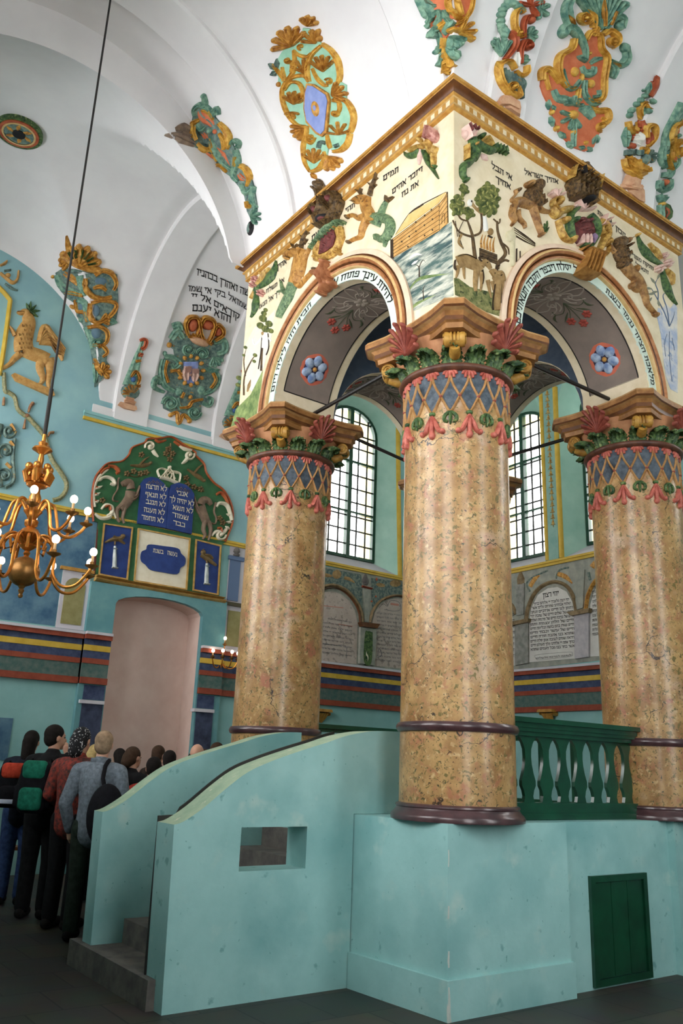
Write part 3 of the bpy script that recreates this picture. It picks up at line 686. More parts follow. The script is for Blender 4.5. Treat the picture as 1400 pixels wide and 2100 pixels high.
# ================================================================== canopy
ZB, ZT = 5.285, 7.29; TH = .80; XC, YC = 6.07, 6.262; ARS, ARW, ZC = .965, 1.015, 5.30
can = thing('bimah_canopy', 'square painted canopy on four columns with arches, crowns and relief beasts', 'canopy', (6.05, 6.26, ZB))
def arch_wall(u0, u1, uc, r):
    n = 32; return [(u0, ZB)]+[(uc-r, ZB)]+[(uc-r*cos(pi*i/n), ZC+r*sin(pi*i/n)) for i in range(n+1)]+[(uc+r, ZB), (u1, ZB), (u1, ZT+.2), (u0, ZT+.2)]
FACES = {}   # name -> (uc, R, fn(u, z, d) with d outwards from the outer face)
FACES['west'] = (YC, ARW, lambda u, z, d: V((CX0-d, u, z))); FACES['east'] = (YC, ARW, lambda u, z, d: V((CX1+d, u, z)))
FACES['south'] = (XC, ARS, lambda u, z, d: V((u, CY0-d, z))); FACES['north'] = (XC, ARS, lambda u, z, d: V((u, CY1+d, z)))
SOFF = mat('grey_brown_soffit', (124,112,104), (140,126,116), 3, .8)
LIGHTB = mat('pale_teal_band', (196,214,202), (210,224,212), 4, .7)
MOULD = mat('arch_moulding', (150,92,52), (182,128,84), 10, .45)
wallp = {}
for nm, (uc, r, fn) in FACES.items():
    u0, u1 = (CY0+.003, CY1-.003) if nm in ('west', 'east') else (CX0+.003, CX1-.003)
    w = MB().prism([arch_wall(u0, u1, uc, r)], fn, 0, -TH).build('arch_wall', CREAM, can, 30); wallp[nm] = w
    n = 40; arc = lambda rr, i: (uc-rr*cos(pi*i/n), ZC+rr*sin(pi*i/n))
    b = MB()
    def sweep(mb, prof, cols=None):
        k = len(prof)
        for j in range(k-1):
            mb.cur = cols[j] if cols else 0; q = prof[j:j+2]
            mb.add([fn(*arc(r+p, i), d) for i in range(n+1) for p, d in q], [(i*2, i*2+1, i*2+3, i*2+2) for i in range(n)])
        mb.cur = 0; return mb
    sweep(b, [(0, -.01), (0, .008), (.112, .008), (.112, -.01)]).build('lettered_band', LIGHTB, w, 30)
    mo = MB()
    if nm in ('west', 'south'):
        wd = .17 if nm == 'west' else .15
        prof = [(0, -.01), (0, .03), (.012, .05), (.032, .055), (.045, .038), (.052, .026), (.062, .056), (.085, .078), (.108, .07), (.118, .045), (.126, .03), (.136, .042), (.155, .04), (.19, .03), (.19, -.01)]
        sweep(mo, [(.112+p*wd/.17, q) for p, q in prof], [1, 1, 0, 0, 2, 2, 0, 1, 0, 2, 2, 3, 3, 3]).build('archivolt', [MOULD, TAN, BROWN, mat('pink_cream', (214,186,160), (224,200,176), 8, .6)], w, 50)
    # soffit painting: grey field with black border
    mt = lambda t, d, h: fn(uc-(r-h)*cos(t), ZC+(r-h)*sin(t), -d)
    nn = 36; a0, a1 = radians(14), radians(166)
    sf = MB(); sf.add([mt(a0+(a1-a0)*i/nn, d, .004) for i in range(nn+1) for d in (.10, .70)], [(i*2, i*2+1, i*2+3, i*2+2) for i in range(nn)]); so = sf.build('soffit_field', SOFF, w, 60)
    bo = MB(); ms = lambda u, v, h: mt(u/r, v, h); A0, A1 = a0*r, a1*r
    for q in ([(A0, .10), ((A0+A1)/2, .10), (A1, .10)], [(A0, .70), ((A0+A1)/2, .70), (A1, .70)], [(A0, .10), (A0, .70)], [(A1, .10), (A1, .70)]): bo.stroke(ms, q, .012, .006, 40, flat=True)
    bo.build('border_line', BLACK, w, 0)
    PALE = mat('pale_scroll_paint', (164,152,140), None, rough=.8); RF = mat('red_flower_paint', (156,70,58), None, rough=.7); STEM = mat('stem_green_paint', (70,78,56), None, rough=.8)
    HALO = mat('orange_halo_paint', (208,112,82), (190,100,84), 6, .8); PB = mat('blue_petal_paint', (104,128,170), (172,188,208), 9, .7, lo=.4, hi=.6); M = r*pi/2
    DKB = mat('dark_petal_ground', (50,46,70), None, rough=.8)
    for sd in (-1, 1):
        ro = MB(); bq = MB(); fu = M+sd*r*radians(57); ro.blob(ms, fu, .40, .215, .215, 0, .008, 32); ro.cur = 1; ro.blob(ms, fu, .40, .158, .158, 0, .014, 28); ro.cur = 2
        for k in range(6): a = 2*pi*k/6; ro.blob(ms, fu+.098*cos(a), .40+.098*sin(a), .070, .058, math.degrees(a), .028, 12)
        ro.cur = 3; ro.blob(ms, fu, .40, .030, None, 0, .038, 12); ro.build('blue_rosette', [HALO, DKB, PB, GOLDB], w)
        for k, (du, dv) in enumerate([(.42, .30), (.50, .40), (.42, .50)]):
            bq.cur = 1; bq.blob(ms, M+sd*du, dv, .03, None, 0, .01, 10); bq.flower(ms, M+sd*du, dv, .055, 6, .016); bq.cur = 0; bq.stroke(ms, [(M+sd*.16, .40), (M+sd*.3, .40+(dv-.4)*.3), (M+sd*(du-.02), dv)], .012, .008, 8)
        for dv in (.22, .58):
            bq.stroke(ms, [(M+sd*.16, .40), (M+sd*.28, .40+(dv-.4)*.5), (M+sd*.26, dv), (M+sd*.2, dv)], .012, .008, 8); bq.leaf(ms, M+sd*.26, dv, M+sd*.36, dv+(dv-.4)*.3, .04, .01, .2)
            bq.leaf(ms, M+sd*.3, .4+(dv-.4)*.3, M+sd*.40, .4+(dv-.4)*.95, .03, .01)
        bq.build('flower_bouquet', [STEM, RF], w)
    pa = MB()
    for sd in (-1, 1):
        for dv in (-.1, .1, .2, -.2):
            pa.stroke(ms, [(M, .40), (M+sd*.04, .40+dv), (M+sd*.10, .40+dv*1.5), (M+sd*.16, .40+dv), (M+sd*.10, .40+dv*.5), (M+sd*.20, .40+dv*.6), (M+sd*.24, .4+dv*1.1)], .022, .008, 28)
    pa.flower(ms, M, .40, .09, 6, .012); pa.build('pale_scrolls', PALE, w)
# ceiling inside the canopy
NIGHT = mat('slate_blue_ceiling', (64,76,92), (84,96,110), 4, .85)
mb = MB(); n = 12
vs = [(CX0+TH+(CX1-CX0-2*TH)*i/n, CY0+TH+(CY1-CY0-2*TH)*j/n, 6.55+.35*sin(pi*i/n)*sin(pi*j/n)) for i in range(n+1) for j in range(n+1)]
mb.add(vs, [(i*(n+1)+j, (i+1)*(n+1)+j, (i+1)*(n+1)+j+1, i*(n+1)+j+1) for i in range(n) for j in range(n)]); mb.build('inner_ceiling', NIGHT, can, 60)
mb = MB()
for nm, (uc, r, fn) in FACES.items():
    lo, hi = (CY0, CY1) if nm in ('west', 'east') else (CX0, CX1); k = 20
    lp = [(lo+TH, ZB+.02), (uc-r-.01, ZB+.02)]+[(uc-(r+.01)*cos(pi*i/k), ZC+(r+.01)*sin(pi*i/k)) for i in range(k+1)]+[(uc+r+.01, ZB+.02), (hi-TH, ZB+.02), (hi-TH, 6.62), (lo+TH, 6.62)]
    mb.prism([lp], fn, -TH-.001, -TH-.012)
mb.build('inner_blue_walls', NIGHT, can, 0)
mb = MB().lathe((6.05, 6.26, 6.56), [(.62, .27), (.64, .18), (.56, .13), (.46, .12), (.38, .16), (.36, .28)], 48); rg = mb.build('ceiling_medallion', mat('red_brown_medallion', (92,42,26), (120,62,40), 9, .6), can)
mb = MB()
for i in range(96): mb.cur = i % 2; mb.lathe((6.05, 6.26, 6.56), [(.642, .19), (.61, .145), (.55, .12)], 1, 2*pi*i/96, 2*pi*(i+1)/96)
mb.build('bead_border', [TAN, BROWN], rg, 0)
# cornice
CP = [(0, 7.285), (.012, 7.288), (.03, 7.297), (.034, 7.312), (.026, 7.326), (.02, 7.33), (.034, 7.336), (.036, 7.388), (.05, 7.392), (.062, 7.402), (.064, 7.415), (.056, 7.424), (.05, 7.428), (.054, 7.44), (.066, 7.456), (.09, 7.474), (.115, 7.482), (.118, 7.488), (.135, 7.490), (.138, 7.515), (.10, 7.52), (-.05, 7.52)]
CM = [1, 1, 1, 1, 2, 0, 3, 0, 1, 1, 1, 2, 2, 2, 2, 2, 1, 1, 1, 0, 0]
mb = MB()
def sq(o): return [(CX0-o, CY0-o), (CX1+o, CY0-o), (CX1+o, CY1+o), (CX0-o, CY1+o)]
for k in range(len(CP)-1):
    (o0, z0), (o1, z1) = CP[k], CP[k+1]; A, B = sq(o0), sq(o1)
    for i in range(4):
        j = (i+1) % 4; nseg = 73 if CM[k] == 3 else 1
        for q in range(nseg):
            t0, t1 = q/nseg, (q+1)/nseg; mb.cur = CM[k] if CM[k] != 3 else (3 if q % 2 else 4)
            L_ = lambda P, t: (P[i][0]+(P[j][0]-P[i][0])*t, P[i][1]+(P[j][1]-P[i][1])*t)
            mb.add([(*L_(A, t0), z0), (*L_(A, t1), z0), (*L_(B, t1), z1), (*L_(B, t0), z1)], [(0, 1, 2, 3)])
co = mb.build('cornice', [TAN, GOLDB, BROWN, mat('dentil_cream', (216,200,166), (226,212,182), 8, .6), mat('dentil_ochre', (176,128,58), (190,146,78), 9, .55)], can, 35)
# iron tie rods
for nm, a, b, lbl in (('w', (NX, 5.2, 5.38), (NX, 7.33, 5.35), 'iron tie rod across the left front arch'), ('s', (5.0, NY, 5.43), (7.11, NY, 5.425), 'iron tie rod across the right front arch'),
        ('n', (5.0, LY, 5.50), (7.12, LY, 5.27), 'iron tie rod behind the tall window, from the left column'), ('e', (RX, 5.2, 5.30), (RX, 7.33, 5.40), 'iron tie rod from the right column towards the back')):
    MB().tube([a, b], .022, 8).build('tie_rod', IRON, can)
# ================================================================== balustrades
def balustrade(a, b, label, first=None):
    a = V(a); b = V(b); L = (b-a).length; d = (b-a).normalized(); n_ = V((d.y, -d.x, 0)); th = thing('balustrade', label, 'balustrade', a, 'green balustrades of the platform')
    F = lambda u, z, q: a+d*u+V((0, 0, z))+n_*q
    MB().prism([R4(0, L, .045, .13)], F, -.06, .06).prism([R4(0, L, .0, .05)], F, -.075, .075).build('bottom_rail', GREENP, th, 20)
    mb = MB()
    for z0, z1, w in ((.655, .69, .05), (.69, .72, .075), (.72, .76, .09), (.76, .80, .12)): mb.prism([R4(0, L, z0, z1)], F, -w, w)
    mb.build('top_rail', GREENP, th, 20)
    n = max(4, round(L/.232)); s = L/n
    sil = [(.112, .08), (.112, .118), (.062, .135), (.05, .18), (.062, .225), (.085, .262), (.084, .30), (.06, .36), (.042, .43), (.036, .49), (.04, .55), (.062, .60), (.088, .632), (.112, .65), (.112, .68)]
    hw = s/2
    for i in range(n):
        c = s*(i+.5); P = [(c+w/.11*hw*.98, z) for w, z in sil]+[(c-w/.11*hw*.98, z) for w, z in reversed(sil)]
        MB().prism([P], F, -.016, .016).build('baluster', GREENP, th, 20)
    return th
balustrade((NX+.42, 4.87, ZP+.003), (RX-.40, 4.87, ZP+.003), 'green balustrade between the nearest and the right column')
def railing(a, b, label):
    a = V(a); b = V(b); L = (b-a).length; d = (b-a).normalized(); n_ = V((d.y, -d.x, 0)); th = thing('railing', label, 'railing', a, 'open green railings at the back of the platform'); F = lambda u, z, q: a+d*u+V((0, 0, z))+n_*q
    MB().prism([R4(0, L, .0, .09)], F, -.05, .05).build('bottom_rail', GREENP, th, 20); MB().prism([R4(0, L, .70, .74)], F, -.05, .05).prism([R4(0, L, .735, .78)], F, -.09, .09).build('top_rail', GREENP, th, 20)
    for i in range(5): u = .03+(L-.06)*i/4; MB().prism([R4(u-.025, u+.025, .085, .705)], F, -.025, .025).build('post', GREENP, th, 20)
railing((RX, NY+.48, ZP+.003), (RX, LY-.42, ZP+.003), 'open green railing on the far right side of the platform')
railing((NX+.48, LY, ZP+.003), (RX-.42, LY, ZP+.003), 'open green railing at the back of the platform, facing the tall window')
CHIP = mat('chipped_plaster', (186,196,190), (206,208,200), 20, .8); ce = MB(); pe_ = mapP((4.338, 4.57, 0), (1, 0, 0), (0, 0, 1), (0, -1, 0))
for pts, w_ in (([(.004, 1.06), (.006, 1.0), (.003, .95)], .010), ([(.005, .70), (.003, .62)], .014), ([(.006, .42), (.004, .36), (.006, .32)], .016)): ce.stroke(pe_, pts, w_, .004, 8)
pe_ = mapP((4.312, 4.545, 0), (1, 0, 0), (0, 0, 1), (0, -1, 0)); ce.stroke(pe_, [(.008, .21), (.012, .14), (.010, .06), (.016, .0)], (.012, .03, .04), .004, 10)
ce.build_split('chipped_edge', CHIP, pod)
# ================================================================== reliefs and paintings on the canopy
def crop(m, ox, oy, s): return lambda u, v, h: m(ox+u/s, oy+v/s, h)
OCH = mat('ochre_paint', (148,98,40), (198,150,80), 16, .5, bump=.25, bscale=50, spots=[((96,62,30), 30, .60, .08, 5, .6)]); FISH = mat('fish_green_paint', (64,94,66), (128,152,110), 30, .5, bump=.4, bscale=60, spots=[((40,62,44), 44, .60, .06, 3)])
DARKB = mat('antique_brown', (44,30,18), (118,92,56), 30, .45, bump=.5, bscale=50); PINK = mat('dusty_pink_paint', (156,92,84), (212,164,150), 24, .6, bump=.3, bscale=50)
GREENL = mat('deep_green_paint', (20,52,32), (92,120,66), 26, .5, bump=.3, bscale=50); GILT = mat('old_gilt', (142,98,36), (212,176,98), 24, .45, bump=.3, bscale=50); WINE = mat('wine_red_paint', (74,30,32), (122,62,58), 26, .6)
MANE = mat('mane_brown', (46,30,16), (122,92,54), 40, .6, bump=.6, bscale=55); LIONB = mat('lion_tan', (112,72,36), (178,136,82), 14, .5, bump=.25, bscale=50, spots=[((74,48,26), 26, .60, .1, 5, .6)]); ROSEP = mat('pale_rose_paint', (210,170,158), (224,196,184), 18, .6)
SEA = mat('painted_sea', (72,98,94), (204,204,188), 9, .75, stretch=((1, .45, 2.2), (.6, 0, 0)), detail=8, lo=.38, hi=.62, spots=[((52,76,78), 8, .58, .08, 6)])
HILL = mat('painted_hill', (84,108,62), (150,166,104), 9, .8, detail=6); SKYP = mat('painted_sky_wash', (204,204,202), (224,214,190), 5, .8, detail=5)
GRASS = mat('painted_grass', (66,80,40), (142,138,88), 18, .8, detail=8, spots=[((46,56,28), 24, .56, .1)]); INK = mat('brown_outline', (52,38,24), None, rough=.8); BARK = mat('painted_bark', (62,46,28), (104,82,52), 20, .8)
ARKW = mat('ark_planks', (178,132,70), (202,160,98), 10, .7); FAWN = mat('painted_fawn', (124,96,56), (164,134,88), 14, .7); LEAFP = mat('painted_foliage', (52,66,30), (120,124,66), 22, .8); BLUEW = mat('painted_blue_wash', (166,178,202), (222,216,206), 5, .8, detail=8, lo=.4, hi=.6, spots=[((120,140,176), 10, .58, .1, 8, .8)])
BLUEL = mat('painted_blue_line', (84,102,128), None, rough=.8); WHITEP = mat('white_paint', (226,224,216), None, rough=.7)
w = wallp['west']; s = wallp['south']
PW = mapX(CX0); PS = mapY(CY0)
A = crop(PW, 450, 350, 2.8); B = crop(PW, 780, 280, 4.375); C = crop(PW, 470, 350, 5.6)
BS = crop(PS, 780, 280, 4.375); D = crop(PS, 1040, 320, 3.889); G7 = crop(PW, 840, 140, 7); H7 = crop(PS, 840, 140, 7)
def part(name, m, par, *calls, ang=50, label=None):
    mb = MB()
    for c in calls: c(mb)
    o = mb.build_split(name, m, par, ang)
    if label: o['label'] = label
    return o
def S(m, pts, wd, h=.03, n=None): return lambda mb: mb.stroke(m, pts, wd, h, n)
def Bl(m, x, y, rx, ry=None, rot=0, h=.03): return lambda mb: mb.blob(m, x, y, rx, ry, rot, h)
def Pl(m, poly, h=.02, sub=1): return lambda mb: mb.plate(m, poly, h, -.004, sub)
def Fl(m, x, y, r, n=5, h=.03): return lambda mb: mb.flower(m, x, y, r, n, h)
def Fa(m, x, y, r, a0, a1, n, wd, h=.03): return lambda mb: mb.fan(m, x, y, r, a0, a1, n, wd, h)
def Sp(m, x, y, r, t, a0, wd, h=.03, d=1): return lambda mb: mb.spiral(m, x, y, r, t, a0, wd, h, d)
def Lf(m, x0, y0, x1, y1, wd, h=.03, b=0): return lambda mb: mb.leaf(m, x0, y0, x1, y1, wd, h, b)
def M_(k): return lambda mb: setattr(mb, 'cur', k)
# ---- west (left) face: beasts
part('fish_tailed_stag', [OCH, FISH, DARKB], w,
    S(C, [(835, 900), (815, 1010), (800, 1110), (775, 1220), (745, 1300)], (95, 130, 110), .075, 20), S(C, [(850, 960), (760, 940), (700, 960), (650, 985)], (110, 90, 55), .08, 14),
    S(C, [(830, 1220), (860, 1120), (885, 1000), (935, 900)], (50, 42, 26), .06), S(C, [(760, 1260), (800, 1330), (850, 1290), (985, 1145)], (60, 46, 26), .065), Bl(C, 665, 1005, 34, 24, 10, .05),
    M_(1), S(C, [(750, 1290), (715, 1370), (690, 1450), (640, 1540), (590, 1640), (575, 1690)], (110, 96, 60), .06, 26), S(C, [(690, 1440), (640, 1400), (610, 1330), (600, 1270)], (60, 46, 16), .045), S(C, [(640, 1400), (600, 1385), (555, 1395)], (40, 30, 10), .04),
    M_(2), S(C, [(835, 910), (850, 810), (880, 740), (935, 640)], (34, 26, 10), .05), S(C, [(860, 790), (830, 740)], 16, .04), S(C, [(880, 740), (925, 715)], 16, .04), S(C, [(865, 850), (905, 790)], 16, .04), S(C, [(770, 920), (740, 870), (715, 820)], (34, 26, 10), .05), S(C, [(760, 900), (800, 850)], 16, .04), Bl(C, 745, 935, 13, 13, 0, .095), S(C, [(655, 1000), (700, 1005)], 8, .066), Bl(C, 950, 885, 18, 26, 40, .05), Bl(C, 985, 1135, 18, 26, 40, .05))
part('fish_tailed_stag', [OCH, FISH, DARKB], w,
    S(A, [(850, 150), (845, 205), (865, 255), (880, 300)], (44, 64, 66), .075, 18), S(A, [(858, 175), (825, 165), (790, 175), (776, 180)], (54, 44, 26), .08, 12), S(A, [(850, 260), (800, 275), (775, 258), (738, 266)], (36, 26, 16), .06), S(A, [(850, 280), (825, 340), (815, 380), (780, 395), (745, 412)], (40, 26, 14), .06),
    M_(1), S(A, [(870, 280), (925, 270), (975, 290), (985, 335), (960, 385), (925, 395), (900, 375)], (62, 54, 34), .06, 26), S(A, [(905, 320), (925, 270), (945, 215), (965, 175)], (40, 34, 18), .055), S(A, [(945, 385), (955, 410), (950, 440)], (30, 26, 10), .045), S(A, [(905, 375), (895, 400)], (28, 24, 10), .045),
    M_(2), S(A, [(868, 145), (880, 95), (895, 55), (908, 5)], (20, 14, 5), .05), S(A, [(880, 95), (862, 75)], 8, .04), S(A, [(885, 100), (905, 80)], 8, .04), S(A, [(892, 60), (912, 42)], 8, .04), S(A, [(825, 150), (805, 125), (780, 110)], (20, 14, 5), .05), S(A, [(812, 132), (820, 105)], 8, .04), Bl(A, 818, 168, 7, 7, 0, .095), S(A, [(965, 178), (960, 145)], (18, 14, 5), .05), S(A, [(965, 178), (1005, 152)], (20, 16, 5), .05), Bl(A, 738, 268, 12, 12, 0, .05), Bl(A, 748, 412, 16, 9, -20, .05), S(A, [(770, 182), (795, 188)], 4, .066))
part('crown', [DARKB, WINE, BLACK], w,
    Pl(C, [(1050, 650), (985, 480), (1065, 385), (1050, 290), (1018, 225), (1080, 140), (1142, 150), (1185, 265), (1300, 265), (1325, 390), (1275, 530), (1225, 605)], .09, 2), S(C, [(1060, 660), (1100, 665), (1180, 625), (1235, 580), (1250, 535)], 46, .15, 16),
    S(C, [(1075, 520), (1120, 440), (1115, 330), (1100, 260)], (60, 80, 60), .15, 14), S(C, [(1215, 480), (1170, 420), (1140, 340), (1120, 270)], (60, 70, 50), .15, 14), Bl(C, 1100, 205, 62, 60, 0, .16), Bl(C, 1030, 230, 26, 24, 0, .12), Bl(C, 1110, 155, 34, 26, 0, .13), S(C, [(1000, 470), (1060, 420), (1110, 480), (1040, 560), (1000, 480)], 34, .13, 20), S(C, [(1160, 320), (1230, 280), (1270, 350), (1220, 440), (1160, 340)], 34, .13, 20), S(C, [(1300, 290), (1310, 380), (1270, 500)], 40, .12, 10),
    M_(1), Bl(C, 1052, 480, 42, 52, 25, .13), Bl(C, 1210, 355, 42, 52, 25, .13), M_(2), Bl(C, 1150, 590, 100, 46, -32, .16), M_(1), Bl(C, 1165, 605, 60, 24, -32, .165))
part('cartouche', [GILT, WINE, FISH], w,
    Pl(C, [(1000, 1045), (1000, 900), (1085, 750), (1200, 645), (1315, 650), (1335, 770), (1270, 950), (1190, 1010), (1120, 1020)], .03, 2),
    S(C, [(1020, 1040), (1010, 930), (1050, 850), (1070, 800)], (60, 44, 26), .07), S(C, [(1290, 660), (1300, 780), (1240, 920), (1160, 990), (1060, 1020)], (40, 60, 50), .07, 24), Sp(C, 1025, 1020, 40, 1.1, 200, 26, .07), Sp(C, 1265, 930, 44, 1.2, 30, 24, .07),
    M_(1), Pl(C, [(1058, 975), (1085, 800), (1150, 735), (1225, 675), (1255, 770), (1225, 880), (1140, 945)], .045, 2), Bl(C, 1120, 860, 34, 26, 30, .07), Bl(C, 1180, 800, 30, 30, 0, .07), Bl(C, 1215, 735, 26, 26, 0, .065), Bl(C, 1100, 930, 24, 20, 0, .065),
    M_(2), S(C, [(950, 905), (1000, 850), (1060, 775), (1130, 690), (1210, 620), (1290, 590), (1345, 610)], (40, 70, 36), .085, 26), *[S(C, [(980+i*38, 870-i*32), (1010+i*38, 880-i*32)], 22, .1) for i in range(9)])
part('keystone_console', mat('console_paint', (140,84,52), (176,118,80), 16, .5), w,
    S(C, [(1130, 1050), (1140, 1150), (1180, 1260), (1215, 1300)], (70, 60, 36), .12), S(C, [(1120, 1080), (1070, 1160), (1000, 1170), (965, 1190)], (50, 50, 24), .09), S(C, [(1130, 1120), (1110, 1260), (1130, 1340), (1085, 1430)], (60, 66, 34), .13), S(C, [(1150, 1110), (1160, 1240), (1180, 1320), (1130, 1390)], (50, 56, 30), .14), S(C, [(1170, 1090), (1185, 1180), (1200, 1250)], (40, 40, 20), .11), Bl(C, 1215, 1315, 30, 44, 20, .12), Bl(C, 1085, 1425, 36, 26, 0, .12), Bl(C, 1135, 1065, 32, 28, 0, .12), S(C, [(1090, 1140), (1050, 1210), (1060, 1260)], (36, 40, 16), .1))
part('leaf_wing', [GREENL, PINK, GILT], w,
    Lf(C, 330, 1350, 545, 1035, 105, .05, .12), Lf(C, 310, 1380, 255, 1690, 85, .05, -.08), S(C, [(330, 1350), (310, 1400)], 60, .05), M_(1), Fl(C, 305, 1255, 46, 5, .05), Fl(C, 280, 1320, 36, 5, .05), Fl(C, 372, 1410, 46, 5, .05), M_(2), S(C, [(330, 1310), (380, 1240), (420, 1170), (470, 1120)], (40, 50, 20), .055), Bl(C, 375, 1185, 20, 20, 0, .05), S(C, [(310, 1380), (280, 1440), (250, 1470)], (36, 40, 16), .05))
part('cherub', [GILT, PINK, GREENL, ROSEP], w,
    S(G7, [(300, 1040), (280, 1110), (330, 1220), (360, 1260)], (80, 110, 70), .07), S(G7, [(270, 1090), (190, 1130), (90, 1150), (0, 1200)], (70, 66, 40), .06), Bl(G7, 160, 1040, 38, 38, 0, .06), S(G7, [(360, 1230), (385, 1170), (390, 1140)], 56, .06), S(G7, [(360, 1240), (360, 1340), (355, 1440)], (56, 60, 30), .06),
    M_(1), Bl(G7, 345, 970, 82, 112, -15, .085), *[S(G7, [(290+i*26, 1060-i*8), (310+i*24, 960), (330+i*20, 880+i*4)], 20, .105) for i in range(4)], M_(2), S(G7, [(160, 1190), (70, 1250), (-30, 1260), (-60, 1210)], (70, 90, 20), .05), S(G7, [(220, 1200), (270, 1330), (330, 1440), (420, 1590)], (80, 90, 16), .055, 16), Lf(G7, 330, 1440, 400, 1400, 50, .05), M_(3), S(G7, [(180, 1180), (150, 1290), (140, 1390)], (80, 70, 20), .035))
# ---- west face: paintings
part('painted_sea', SEA, w, Pl(B, [(60, 1112), (105, 1085), (330, 960), (640, 765), (656, 1425), (240, 1590), (228, 1400), (180, 1235)], .003, 2))
part('painted_ark', [ARKW, INK, mat('ark_roof', (206,170,100), (220,190,130), 9, .7)], w,
    Pl(B, [(106, 925), (530, 605), (532, 845), (108, 1095)], .006), Pl(B, [(530, 605), (602, 498), (608, 775), (532, 845)], .006), M_(2), Pl(B, [(130, 890), (260, 695), (590, 500), (524, 596)], .006), M_(1),
    *[S(B, [(108, 945+i*29), (530, 622+i*42)], 5, .009, 6) for i in range(6)], *[S(B, [(532, 640+i*40), (605, 530+i*47)], 4, .009, 4) for i in range(5)], S(B, [(106, 925), (530, 605), (602, 498)], 6, .009, 16), S(B, [(106, 925), (108, 1095)], 40, .009), S(B, [(260, 695), (385, 605)], 14, .009), S(B, [(530, 605), (532, 845)], 5, .009), S(B, [(602, 498), (608, 775)], 5, .009), S(B, [(140, 880), (260, 695), (385, 605), (590, 500)], 5, .009, 20),
    *[Bl(B, x, y, 9, 11, 0, .01) for x, y in ((195, 945), (262, 898), (322, 852), (398, 798), (470, 745), (320, 770), (400, 710), (250, 990), (400, 890), (470, 840), (460, 660))], S(B, [(555, 790), (558, 710), (572, 690), (580, 720), (578, 780)], 5, .009))
part('painted_saplings', [INK, HILL, WHITEP], w, S(B, [(350, 1260), (345, 1170), (300, 1150)], (20, 12, 5), .006), S(B, [(345, 1180), (380, 1110), (405, 1130)], (12, 8, 4), .006), S(B, [(390, 1470), (385, 1370), (410, 1330)], (12, 9, 4), .006), S(B, [(388, 1400), (360, 1370)], 5, .006), M_(1), S(B, [(235, 1420), (330, 1290), (480, 1250), (640, 1230)], (16, 44, 12), .005, 20), S(B, [(250, 1590), (330, 1500), (500, 1420)], (16, 36, 12), .005, 16), M_(2), S(B, [(260, 1100), (310, 1060), (370, 1060)], (14, 34, 10), .006), S(B, [(280, 1150), (340, 1110)], (10, 26, 8), .006))
part('painted_hillside', [HILL, SKYP], w, Pl(A, [(62, 1490), (95, 1370), (180, 1285), (248, 1150), (240, 1240), (214, 1395), (120, 1480)], .004), M_(1), Pl(A, [(140, 1230), (150, 1000), (200, 900), (260, 860), (320, 800), (300, 950), (255, 1130), (190, 1270)], .002))
part('painted_grove', [BARK, LEAFP, WHITEP, INK, FAWN], w, S(A, [(140, 1290), (145, 1180), (185, 1090), (210, 1060)], (12, 10, 4), .008), S(A, [(150, 1180), (140, 1090), (155, 1020)], (8, 6, 3), .008), S(A, [(240, 1150), (245, 1040), (260, 900)], (16, 12, 5), .008),
    M_(1), *[Bl(A, x, y, r, r*.8, 30, .012) for x, y, r in ((250, 850, 26), (285, 880, 24), (235, 890, 24), (265, 910, 26), (295, 920, 18), (255, 820, 18), (265, 800, 14), (205, 1060, 14), (200, 1095, 12), (150, 1015, 12), (140, 1060, 10), (110, 1190, 16), (105, 1230, 14))], M_(2), S(A, [(265, 930), (262, 985), (255, 1020)], (36, 44, 30), .012), S(A, [(250, 950), (205, 1000), (190, 965)], (14, 12, 8), .012), S(A, [(280, 960), (300, 980)], (14, 12, 8), .012), M_(3), S(A, [(280, 935), (285, 1010), (270, 1060)], 4, .013), S(A, [(246, 950), (240, 1040), (225, 1140)], 4, .013), M_(4), Bl(A, 250, 935, 10, 12, 0, .014), Lf(A, 160, 1270, 180, 1200, 22, .01))
iw = MB()
for m, t, p, h in ((B, 'תמים', [(28, 402), (162, 318)], 50), (A, 'תהי', [(724, 246), (778, 208)], 27), (C, 'עם', [(950, 815), (1026, 748)], 64), (C, 'אהיך', [(540, 1150), (660, 1066)], 56), (B, 'ויזכר אהים', [(108, 520), (376, 312)], 46), (B, 'את נח', [(194, 548), (342, 440)], 46), (C, 'אל תשלח', [(428, 1412), (632, 1274)], 46), (C, 'ידך אל הנער', [(330, 1602), (596, 1410)], 46)):
    write(iw, m, t, p, h, up=(.03, -1))
iw.build_split('inscription', BLACK, w, 0, .026)
# ---- south (right) face
part('cherub', [GREENL, ROSEP, GILT, WINE], s, S(H7, [(880, 1020), (910, 1130), (930, 1230), (900, 1330)], (110, 150, 110), .07), S(H7, [(940, 1060), (1010, 1130), (1150, 1190), (1270, 1150), (1390, 1250)], (90, 110, 40), .06, 22), *[S(H7, [(1190+i*44, 1120+i*14), (1200+i*48, 1200+i*16)], 44, .075) for i in range(4)], S(H7, [(900, 1290), (830, 1370), (760, 1420), (750, 1540), (790, 1600)], (120, 110, 50), .06, 18), Bl(H7, 1010, 990, 46, 34, 0, .07), Bl(H7, 790, 1620, 40, 30, 0, .06),
    M_(1), Bl(H7, 835, 940, 100, 100, 0, .06), S(H7, [(760, 860), (800, 950), (830, 1040)], 60, .075), S(H7, [(900, 950), (870, 1030)], 60, .075), Lf(H7, 1020, 1240, 1110, 1330, 90, .03), M_(2), S(H7, [(800, 1120), (805, 1230), (800, 1330)], 62, .06), S(H7, [(1000, 1080), (1060, 1030), (1160, 1130)], (30, 50, 20), .085), Bl(H7, 900, 1130, 26, 30, 0, .085), M_(3), S(H7, [(790, 840), (830, 950)], 24, .085), S(H7, [(855, 860), (880, 930)], 20, .085), S(H7, [(910, 890), (920, 940)], 16, .085))
